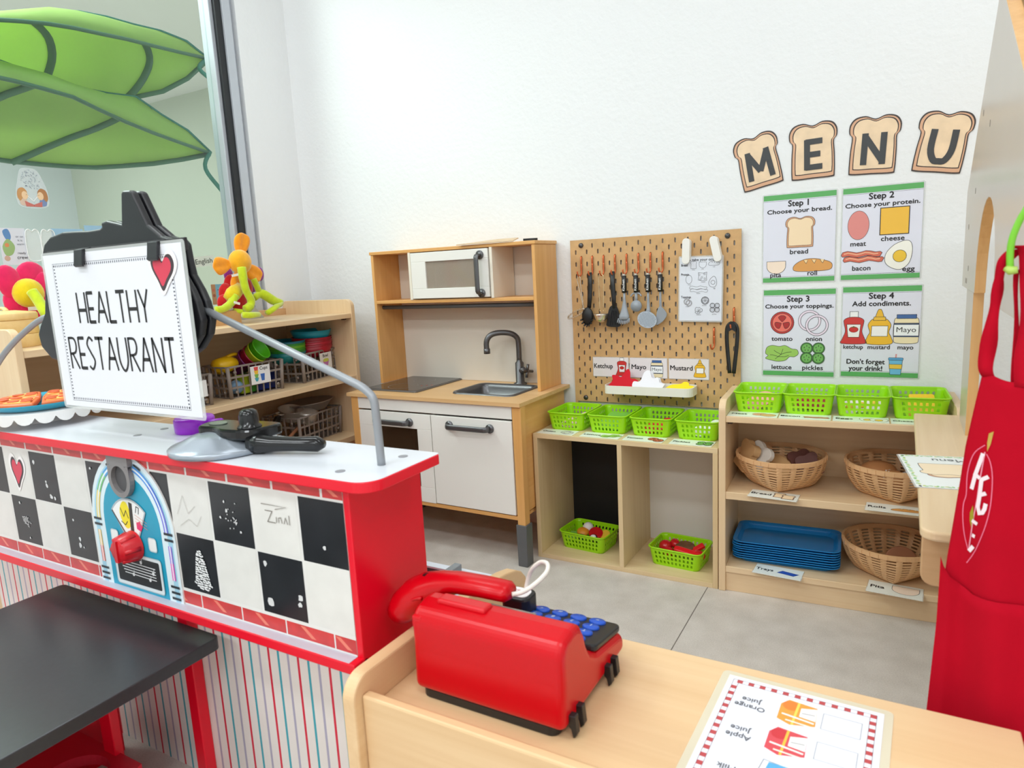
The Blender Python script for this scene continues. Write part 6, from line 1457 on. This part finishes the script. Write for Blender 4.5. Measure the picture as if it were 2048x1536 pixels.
# ================================================================ light wood play desk with till
ZD = .38
dk = thing('play_desk', 'light maple play desk with raised left side and front lip', 'desk', (0, 0, 0))
XD0, XD1, YDN, YDF = .364, 1.1265, -1.562, -1.2475
p = [(-1.097, 0), (-1.097, .330), (-1.100, .356), (-1.108, .376), (-1.122, .391), (-1.145, .403), (-1.18, .411), (-1.25, .419), (-1.40, .429)]+[(-1.545+.032*cos(a), .400+.032*sin(a)) for a in [radians(90+9*k) for k in range(11)]]+[(-1.577, 0)]
MB().prism(p, 'x', XD0, XD0+.021).obj('side_panel', DESKW['y'], dk, bevel=.003)
box('desk_top', DESKW['x'], XD0+.021, YDN+.015, ZD-.02, XD1, YDF, ZD, dk, bevel=.002)
box('front_panel', DESKW['x'], XD0+.021, YDN, 0, XD1, YDN+.015, .4055, dk, bevel=.003)
box('side_panel', DESKW['y'], XD1-.02, YDN+.015, 0, XD1, YDF-.01, ZD-.02, dk, bevel=.002)
box('back_panel', DESKW['x'], XD0+.021, YDF-.05, .05, XD1-.02, YDF-.035, ZD-.02, dk, bevel=.001)
# ---------------------------------------------------------------- toy till
TL = thing('toy_till', 'red toy cash register with blue keys on the light wood desk', 'toy cash register', (.425, -1.500, ZD))
TRED = mat('till_red', (200, 0, 18), .28, spec=.35); TBK = mat('till_black', (26, 26, 28), .35)
W_ = .226
mb = MB(); mb.prism(rrect(.205, .190, .012, 4, W_/2-.008+.006, .098), 'z', 0, .014); mb.obj('till_base', TBK, TL, bevel=.002)
# main body: profile in local (y,z), y grows away from the camera
body = [(-.002, .012), (.0, .070)]+[(.026-.026*cos(a), .104+.026*sin(a)) for a in [radians(9*k) for k in range(0, 8)]]+[(.034, .131), (.048, .1305), (.060, .124), (.070, .108), (.076, .090), (.086, .074), (.098, .066), (.110, .060), (.188, .046), (.203, .040), (.206, .030), (.206, .012)]
mb = MB(); mb.prism(body, 'x', 0, W_); mb.obj('till_body', TRED, TL, bevel=.017, seg=5, ang=50)
mb = MB(); n0 = 0; mb.box(.028, .024, .1265, .105, .046, .136); mb.obj('printer_slot', mat('till_red_dark', (206, 14, 28), .3, spec=.4), TL, bevel=.004, seg=3)
box('grip_step', mat('till_red_dark', (206, 14, 28), .3, spec=.4), .002, .001, .100, .018, .030, .118, TL, bevel=.003)
# black keypad on the slope and blue keys
sl = -math.atan2(.014, .078)
mb = MB(); mb.prism(rrect(.138, .098, .010, 4), 'z', 0, .010); kp = mb.obj('keypad', TBK, TL, bevel=.003, loc=(.155, .150, .0535), rot=(sl, 0, 0))
BLU = mat('key_blue', (20, 80, 190), .3)
KT = [['*', '#', '.', '='], ['7', '8', '2', '1'], ['4', '5', '6', 'T'], ['1', '3', 'M', 'E']]
for j in range(4):
    for i in range(4):
        kx, ky = -.052+.030*i, .034-.0245*j
        k = MB().lathe([(.0125, 0), (.0125, .0022), (.0110, .0034), (0, .0036)], 18, ry=.82).obj('key', BLU, TL); k.parent = kp; k.location = (kx, ky, .010)
        a = Art(.0038); a.text(KT[j][i], 0, .004, .010, (206, 220, 240), .01, rot=pi); a.obj('key_symbol', None).parent = k
box('key_strip', mat('strip_orange', (206, 70, 44), .35), .078, .176, .052, .098, .192, .060, TL, bevel=.002)
mb = MB(); mb.prism(rrect(.046, .040, .012, 5, .074, .168), 'z', .055, .088); cr = mb.obj('card_reader', TBK, TL, bevel=.004)
MB().prism(rrect(.036, .028, .010, 5, .074, .168), 'z', .088, .0892).obj('reader_label', mat('label_white2', (240, 238, 238), .35), cr)
a = Art(.0894); a.line([(.062+.0035*k, .168+(.003 if k % 2 else -.002)) for k in range(8)], .0016, (190, 30, 60)); a.line([(.066, .173), (.084, .174)], .001, (190, 30, 60)); a.obj('red_print', cr)
box('display_window', mat('display_grey', (120, 112, 104), .12), .090, .056, .116, .160, .064, .124, TL, bevel=.001)
for y in (.012, .128):
    for dy in (0, .022):
        mb = MB(); mb.prism([(W_-.001, .030), (W_+.008, .030), (W_+.010, .006), (W_+.005, .0), (W_+.002, .012), (W_-.001, .014)], 'y', y+dy, y+dy+.010); mb.obj('side_hook', TBK, TL, bevel=.001)
for x in (.02, .20):
    for y in (.02, .18): pass
t = thing('toy_scanner', 'red toy hand scanner resting on the back of the till', 'toy scanner', (0, .006, .002))
mb = MB(); pts = [(.535, -1.420, .511), (.528, -1.420, .511), (.49, -1.420, .511), (.45, -1.420, .509), (.42, -1.420, .502), (.395, -1.420, .490), (.374, -1.420, .476), (.354, -1.420, .458), (.343, -1.420, .446)]
mb.tube(pts, [.014, .020, .021, .021, .023, .029, .034, .036, .033], 18, ry=[.009, .0135, .014, .015, .018, .024, .027, .026, .022]); mb.obj('scanner_body', TRED, t)
MB().ball((.398, -1.422, .508), (.014, .011, .006), 16, 8).obj('trigger_button', mat('button_black', (40, 20, 24), .2), t)
mb = MB(); mb.tube([(.352+.05*k/10, -1.449, .452+.036*sin(pi*.5*k/10)) for k in range(11)], .0028, 8); mb.obj('edge_trim', TRED, t)
CORD = mat('cord_white', (238, 232, 222), .4)
MB().tube(crv([(.535, -1.420, .508), (.545, -1.408, .508), (.553, -1.385, .511), (.556, -1.355, .516), (.548, -1.335, .519), (.532, -1.325, .515), (.518, -1.325, .503), (.508, -1.322, .485), (.503, -1.325, .462)], 6, False), .0034, 8).obj('cord', CORD, t)
# ---------------------------------------------------------------- drinks menu page
t = thing('drinks_page', 'laminated drinks order page with red checked border on the desk', 'page', (.8875, -1.405, ZD+.0006), (0, 0, pi-.030))
w_, h_ = .188, .252
MB().prism(rrect(w_+.020, h_+.020, .008, 4), 'z', -.0003, 0.0).obj('laminate', mat('laminate_cream', (236, 226, 200), .12, alpha=.75), t)
sheet(t, w_, h_, mat('page_paper', (234, 236, 246), .25)); a = Art(); a.flat = True
RCK = (190, 72, 76); s_ = .0073; bx, by = .0865, .1185
nx = int(2*bx/s_); ny = int(2*by/s_)
for k in range(nx+1):
    if k % 2 == 0:
        for y in (-by, by-s_+.0): a.fill([(-bx+k*s_, y), (-bx+k*s_+s_, y), (-bx+k*s_+s_, y+s_), (-bx+k*s_, y+s_)], RCK)
for k in range(1, ny):
    if k % 2 == 0:
        for x in (-bx, bx-s_): a.fill([(x, -by+k*s_), (x+s_, -by+k*s_), (x+s_, -by+k*s_+s_), (x, -by+k*s_+s_)], RCK)
a.flat = False
for e in (0, s_): a.line([(-bx+e, -by+e), (bx-e, -by+e), (bx-e, by-e), (-bx+e, by-e)], .0006, (120, 90, 96), True)
a.obj('checked_border', t)
def juice(a, cx, cy, c1, c2, c3):
    q = [(-.020, -.020), (.014, -.024), (.022, -.012), (.022, .020), (.006, .027), (-.022, .018)]
    a.fill([(cx+x, cy+y) for x, y in q], c1); a.fill([(cx-.020, cy-.018), (cx-.002, cy-.012), (cx-.002, cy+.006), (cx-.021, cy+.008)], (244, 242, 240)); a.line([(cx-.019, cy-.004), (cx-.004, cy-.002)], .001, (90, 80, 90))
    a.fill(circ(.010, 14, cx+.010, cy-.012), c2); a.fill([(cx, cy-.022), (cx+.003, cy-.022), (cx+.005, cy+.026), (cx+.002, cy+.026)], c3); a.line([(cx-.020, cy+.013), (cx+.018, cy+.008)], .003, (244, 240, 236)); a.line([(cx-.018, cy+.021), (cx+.012, cy+.019)], .0025, (244, 236, 226))
a = Art(); juice(a, -.001, -.080, (230, 158, 64), (240, 130, 50), (246, 210, 90)); a.obj('orange_juice_picture', t)
a = Art(); juice(a, .002, -.019, (216, 76, 86), (206, 50, 60), (246, 190, 70)); a.obj('apple_juice_picture', t)
a = Art(); a.shape([(-.030, .028), (.020, .022), (.026, .072), (-.024, .076)], (240, 242, 248), .001, (130, 130, 140)); a.fill([(-.012, .024), (.014, .024), (.016, .040), (-.010, .040)], (92, 172, 220)); a.obj('milk_picture', t)
for y in (-.078, -.020, .042):
    a = Art(); a.line([(-.072, y-.016), (-.029, y-.016), (-.029, y+.016), (-.072, y+.016)], .0008, (150, 152, 160), True); a.obj('tick_box', t)
TG = mat('text_grey', (88, 88, 94), .5)
for nm, ws in (('orange_juice_lettering', (('Orange', -.070), ('Juice', -.084))), ('apple_juice_lettering', (('Apple', -.008), ('Juice', -.022))), ('milk_lettering', (('Milk', .050),))):
    a = Art(.001)
    for s2, y in ws: a.text(s2, .055, y, .0125, TG, .012)
    a.obj(nm, t)
# ================================================================ wooden play stall at the right
st = thing('play_stall', 'wooden house-shaped play stall with arched opening and side table', 'play stall', (0, 0, 0))
PANEL = mat('stall_panel', (206, 196, 184), .28, noise=.03, nscale=4)
STW = wood('stall_wood_z', (224, 178, 120), (206, 156, 98), 'z', .4); STX = wood('stall_wood_x', (224, 178, 120), (206, 156, 98), 'x', .4)
GXa, GXb = 1.108, 1.127
def archpts(c, hw, z0, z1, n=16): return [(c+hw*cos(pi*k/n), z0+(z1-z0)*sin(pi*k/n)**.85) for k in range(n+1)]
ARC = archpts(-.69, .165, .855, 1.03)
poly = [(-.195, .855), (-.195, 1.072), (-.69, 1.375), (-1.185, 1.072), (-1.185, .855), (-.855, .855)]+[(y, z) for y, z in ARC[::-1]][1:-1]+[(-.525, .855)]
MB().prism(poly, 'x', GXa, GXb, mi=0, mi_side=1).obj('gable_panel', [PANEL, STW], st, bevel=.0015)
for sg, y0, y1 in ((1, -.195, -.69), (-1, -1.185, -.69)):
    MB().add([(1.13, y0, 1.072), (1.42, y0, 1.072), (1.42, y1, 1.375), (1.13, y1, 1.375), (1.13, y0, 1.085), (1.42, y0, 1.085), (1.42, y1, 1.390), (1.13, y1, 1.390)], [(0, 1, 2, 3), (4, 7, 6, 5), (0, 4, 5, 1), (3, 2, 6, 7), (0, 3, 7, 4), (1, 5, 6, 2)]).obj('roof_board', mat('roof_tan', (232, 200, 160), .4), st)
for y0, y1 in ((-.46, -.29), (-1.185, -1.12)):
    MB().prism([(y0, 0), (y1, 0), (y1, .857), (y0, .857)], 'x', 1.112, 1.131, mi=0, mi_side=1).obj('leg_panel', [PANEL, STW], st, bevel=.001)
box('back_post', STW, 1.134, -.12, 0, 1.146, -.09, .832, st, bevel=.001)
mb = MB()
for y, z in ((-.30, .99), (-.35, .90), (-.30, .872), (-.325, .872), (-.50, 1.20), (-.64, 1.16), (-.42, 1.06)): mb.prism(circ(.0035, 8, y, z, .006), 'x', GXa-.0006, GXa)
mb.obj('screw_cap', mat('cap_grey', (140, 132, 124), .4), st)
# side table of the stall
TPX = 1.020
tp = [(TPX, -.252), (1.60, -.252), (1.60, -1.075), (TPX+.022, -1.075)]+[(TPX+.022-.022*sin(a), -1.053-.022*cos(a)) for a in [radians(9*k) for k in range(1, 11)]]
MB().prism(tp, 'z', .535, .550).obj('table_top', MAPLE['y'], st, bevel=.004, seg=3)
MB().prism([(1.024, .534), (1.024, .466)]+[(1.042-.018*cos(a), .466-.018*sin(a)) for a in [radians(9*k) for k in range(1, 11)]]+[(1.20, .4475), (1.20, .534)], 'y', -1.03, -1.012).obj('table_bracket', MAPLED['x'], st, bevel=.002)
# menu card lying on the table
t = thing('menu_card', 'white Menu card with green border lying on the stall table', 'menu card', (1.078, -.755, .5506), (0, 0, pi+radians(8)))
sheet(t, .150, .205, mat('menu_paper', (238, 242, 240), .3), .003)
a = Art(); a.flat = True; GRN = (150, 200, 130)
for k in range(26):
    f = k/25
    for x, y in ((-.069+.138*f, -.0965), (-.069+.138*f, .0965), (-.069, -.0965+.193*f), (.069, -.0965+.193*f)): a.fill(circ(.0038, 7, x+.0012*sin(k*2), y+.0012*cos(k*3), .0024, k*.7), GRN if k % 3 else (196, 210, 110))
a.obj('leaf_border', t)
a = Art(); p_slice(a, .0, .002, .090, .080); a.shape(off(SLICE, .012, -.010, .085, .070), (246, 224, 190), .0012, OUT); a.obj('sandwich_picture', t)
a = Art(.001); a.text('Menu', -.005, -.080, .026, (90, 96, 100)); a.obj('lettering', t)
# ================================================================ red apron hanging at the right
AO = Vector((1.042, -1.18, 0)); AD = Vector((cos(radians(25)), -sin(radians(25)), 0)); AN = Vector((-sin(radians(25)), -cos(radians(25)), 0))
def AP(u, z, n=0.0): return AO+AD*u+Vector((0, 0, z))+AN*n
APR = mat('apron_red', (180, 4, 32), .9, noise=.05, spec=.15, nscale=14, bump=.15, bscale=900)
ap = thing('apron', 'red child apron with white pod emblem hanging at the right', 'apron', (0, 0, 0))
def lerp_tab(tab, z):
    for (z0, u0), (z1, u1) in zip(tab, tab[1:]):
        if z0 >= z >= z1: return u0+(u1-u0)*(z0-z)/(z0-z1)
    return tab[-1][1]
LT = [(.803, .033), (.706, .0185), (.562, .005), (.50, .001), (.34, -.003), (.22, -.004)]
RT_ = [(.803, .140), (.706, .145), (.60, .148), (.50, .15), (.34, .15), (.22, .15)]
def fold(u, z): return .006*sin(u*88+z*5)*min(1, max(0, (.80-z)/.25))+.004*sin(u*170+1)*max(0, (.62-z))-.25*max(0, u-.10)**2-1.2*max(0, .012-u)**1.0*0.4
mb = MB(); NU, NV = 40, 48; vs = []
for j in range(NV+1):
    z = .803-.583*j/NV
    for i in range(NU+1):
        u = lerp_tab(LT, z)+(lerp_tab(RT_, z)-lerp_tab(LT, z))*i/NU
        zz = z-(.012*sin(pi*min(1, (u-.033)/.06))*(1 if j == 0 else max(0, 1-j/5)) if u > .033 else 0)
        vs.append(AP(u, zz, fold(u, z)))
mb.add(vs, [(j*(NU+1)+i, (j+1)*(NU+1)+i, (j+1)*(NU+1)+i+1, j*(NU+1)+i+1) for j in range(NV) for i in range(NU)], 0, True)
mb.obj('apron_cloth', APR, ap, solid=.0022)
PT = [(0.0025, 0.5612), (0.0055, 0.5473), (0.0126, 0.5341), (0.0222, 0.5261), (0.0366, 0.5200), (0.0662, 0.5227), (0.0907, 0.5246), (.150, .505)]
mb = MB(); vs = []; NP = 40; NR = 18; us = []
for i in range(NP+1):
    f = i/NP*(len(PT)-1); k = min(int(f), len(PT)-2); g = f-k
    ut_, zt_ = PT[k][0]+(PT[k+1][0]-PT[k][0])*g, PT[k][1]+(PT[k+1][1]-PT[k][1])*g; us.append((ut_, zt_))
for j in range(NR+1):
    for i in range(NP+1):
        ut_, zt_ = us[i]; z = zt_+(.225-zt_)*j/NR; u = ut_+(-.012*j/NR if i == 0 else -.012*j/NR*(1-i/NP))
        vs.append(AP(u, z, fold(max(u, .012), z)+.0045+.010*max(0, 1-j/5)*max(0, 1-i/16)))
mb.add(vs, [(j*(NP+1)+i, (j+1)*(NP+1)+i, (j+1)*(NP+1)+i+1, j*(NP+1)+i+1) for j in range(NR) for i in range(NP)], 0, True)
mb.obj('pocket', APR, ap, solid=.002)
def strap(pts, w, name='strap'):
    P = crv(pts, 5, False); mb = MB(); vs = []
    for i, (u, z, n) in enumerate(P):
        t_ = i/len(P); ww = w*(.8+.25*sin(9*t_)); vs += [AP(u-ww/2, z, n+.002*sin(i*.9)), AP(u+ww/2, z, n-.004+.004*sin(i*.7))]
    mb.add(vs, [(2*i, 2*i+1, 2*i+3, 2*i+2) for i in range(len(P)-1)], 0, True); mb.obj(name, APR, ap, solid=.002)
def c3(q, n): return (q[0], q[1], n)
strap([c3((0.0379, 0.7958), .002), c3((0.0351, 0.8177), .004), c3((0.0391, 0.8562), .003), c3((0.0411, 0.8910), .002), c3((0.0439, 0.9194), .002), c3((0.0517, 0.9371), .001), c3((0.0581, 0.9412), -.004)], .015)
strap([c3((0.0608, 0.9438), -.004), c3((0.0686, 0.9407), .0), c3((0.0711, 0.8854), .001), c3((0.0727, 0.8291), .002), c3((0.0754, 0.7862), .002)], .020)
strap([c3((0.0566, 0.9191), -.006), c3((0.0586, 0.8626), -.008), c3((0.0623, 0.7847), -.006)], .004)
# emblem
def APL(px): return px
a = Art(0.0); LW_ = (244, 226, 232); GRL = (158, 150, 40)
def emb(pts): return [(p[0], p[1]) for p in pts]
a.line(crv(emb([(0.0407, 0.7127), (0.0304, 0.7022), (0.0249, 0.6876), (0.0222, 0.6683), (0.0223, 0.6458), (0.0197, 0.6325), (0.0196, 0.6146), (0.0224, 0.5923), (0.0278, 0.5733)]), 4, False), .0010, (240, 120, 150))
a.line(crv(emb([(0.0429, 0.7022), (0.0475, 0.6934), (0.0511, 0.6748), (0.0514, 0.6419), (0.0478, 0.6149), (0.0409, 0.5890), (0.0344, 0.5716), (0.0265, 0.5561)]), 4, False), .0010, (240, 120, 150))
a.fill(emb([(0.0440, 0.7276), (0.0488, 0.7308), (0.0467, 0.7150), (0.0435, 0.7053), (0.0429, 0.7167)]), (190, 160, 70)); a.fill(emb([(0.0310, 0.6341), (0.0278, 0.6232), (0.0280, 0.6131), (0.0305, 0.6036), (0.0329, 0.6183)]), GRL)
a.line(emb([(0.0412, 0.7043), (0.0379, 0.6719), (0.0357, 0.6441), (0.0317, 0.6116), (0.0283, 0.5735)]), .0014, (236, 150, 170))
for q in ([(0.0393, 0.7021), (0.0320, 0.6742), (0.0283, 0.6541)], [(0.0303, 0.6751), (0.0374, 0.6705)], [(0.0470, 0.6751), (0.0391, 0.6690)], [(0.0456, 0.6540), (0.0386, 0.6498)], [(0.0395, 0.6698), (0.0386, 0.6498), (0.0371, 0.6345), (0.0393, 0.6269), (0.0429, 0.6285), (0.0452, 0.6341), (0.0461, 0.6412)], [(0.0308, 0.6145), (0.0375, 0.6120)], [(0.0318, 0.5957), (0.0355, 0.5949)], [(0.0289, 0.5730), (0.0340, 0.5817)]): a.line(emb(q), .0046, LW_)
e = a.mb
e.v = [tuple(AP(x, y, fold(x, y)+.0016+z)) for x, y, z in e.v]
a.obj('emblem', ap)
# green hook the straps hang on
t = thing('green_hook', 'bright green curved plastic hook holding the apron straps', 'hook', (0, 0, 0))
HG = mat('hook_green', (120, 196, 44), .35)
q0 = [(0.0516, 0.9215), (0.0557, 0.9186), (0.0623, 0.9195)]
MB().tube([AP(*q0[0], .006), AP(*q0[1], .008), AP(*q0[2], .006)], [.004, .005, .004], 10).obj('hook_end', mat('hook_pale_green', (176, 206, 96), .35), t)
MB().tube(crv([AP(*(0.0546, 0.9203), .005), AP(*(0.0535, 0.9387), .005), AP(*(0.0549, 0.9552), .005), AP(*(0.0599, 0.9740), .003), AP(*(0.0672, 0.9921), 0), (1.112, -1.192, 1.02)], 5, False), .0036, 10).obj('hook_stem', HG, t)
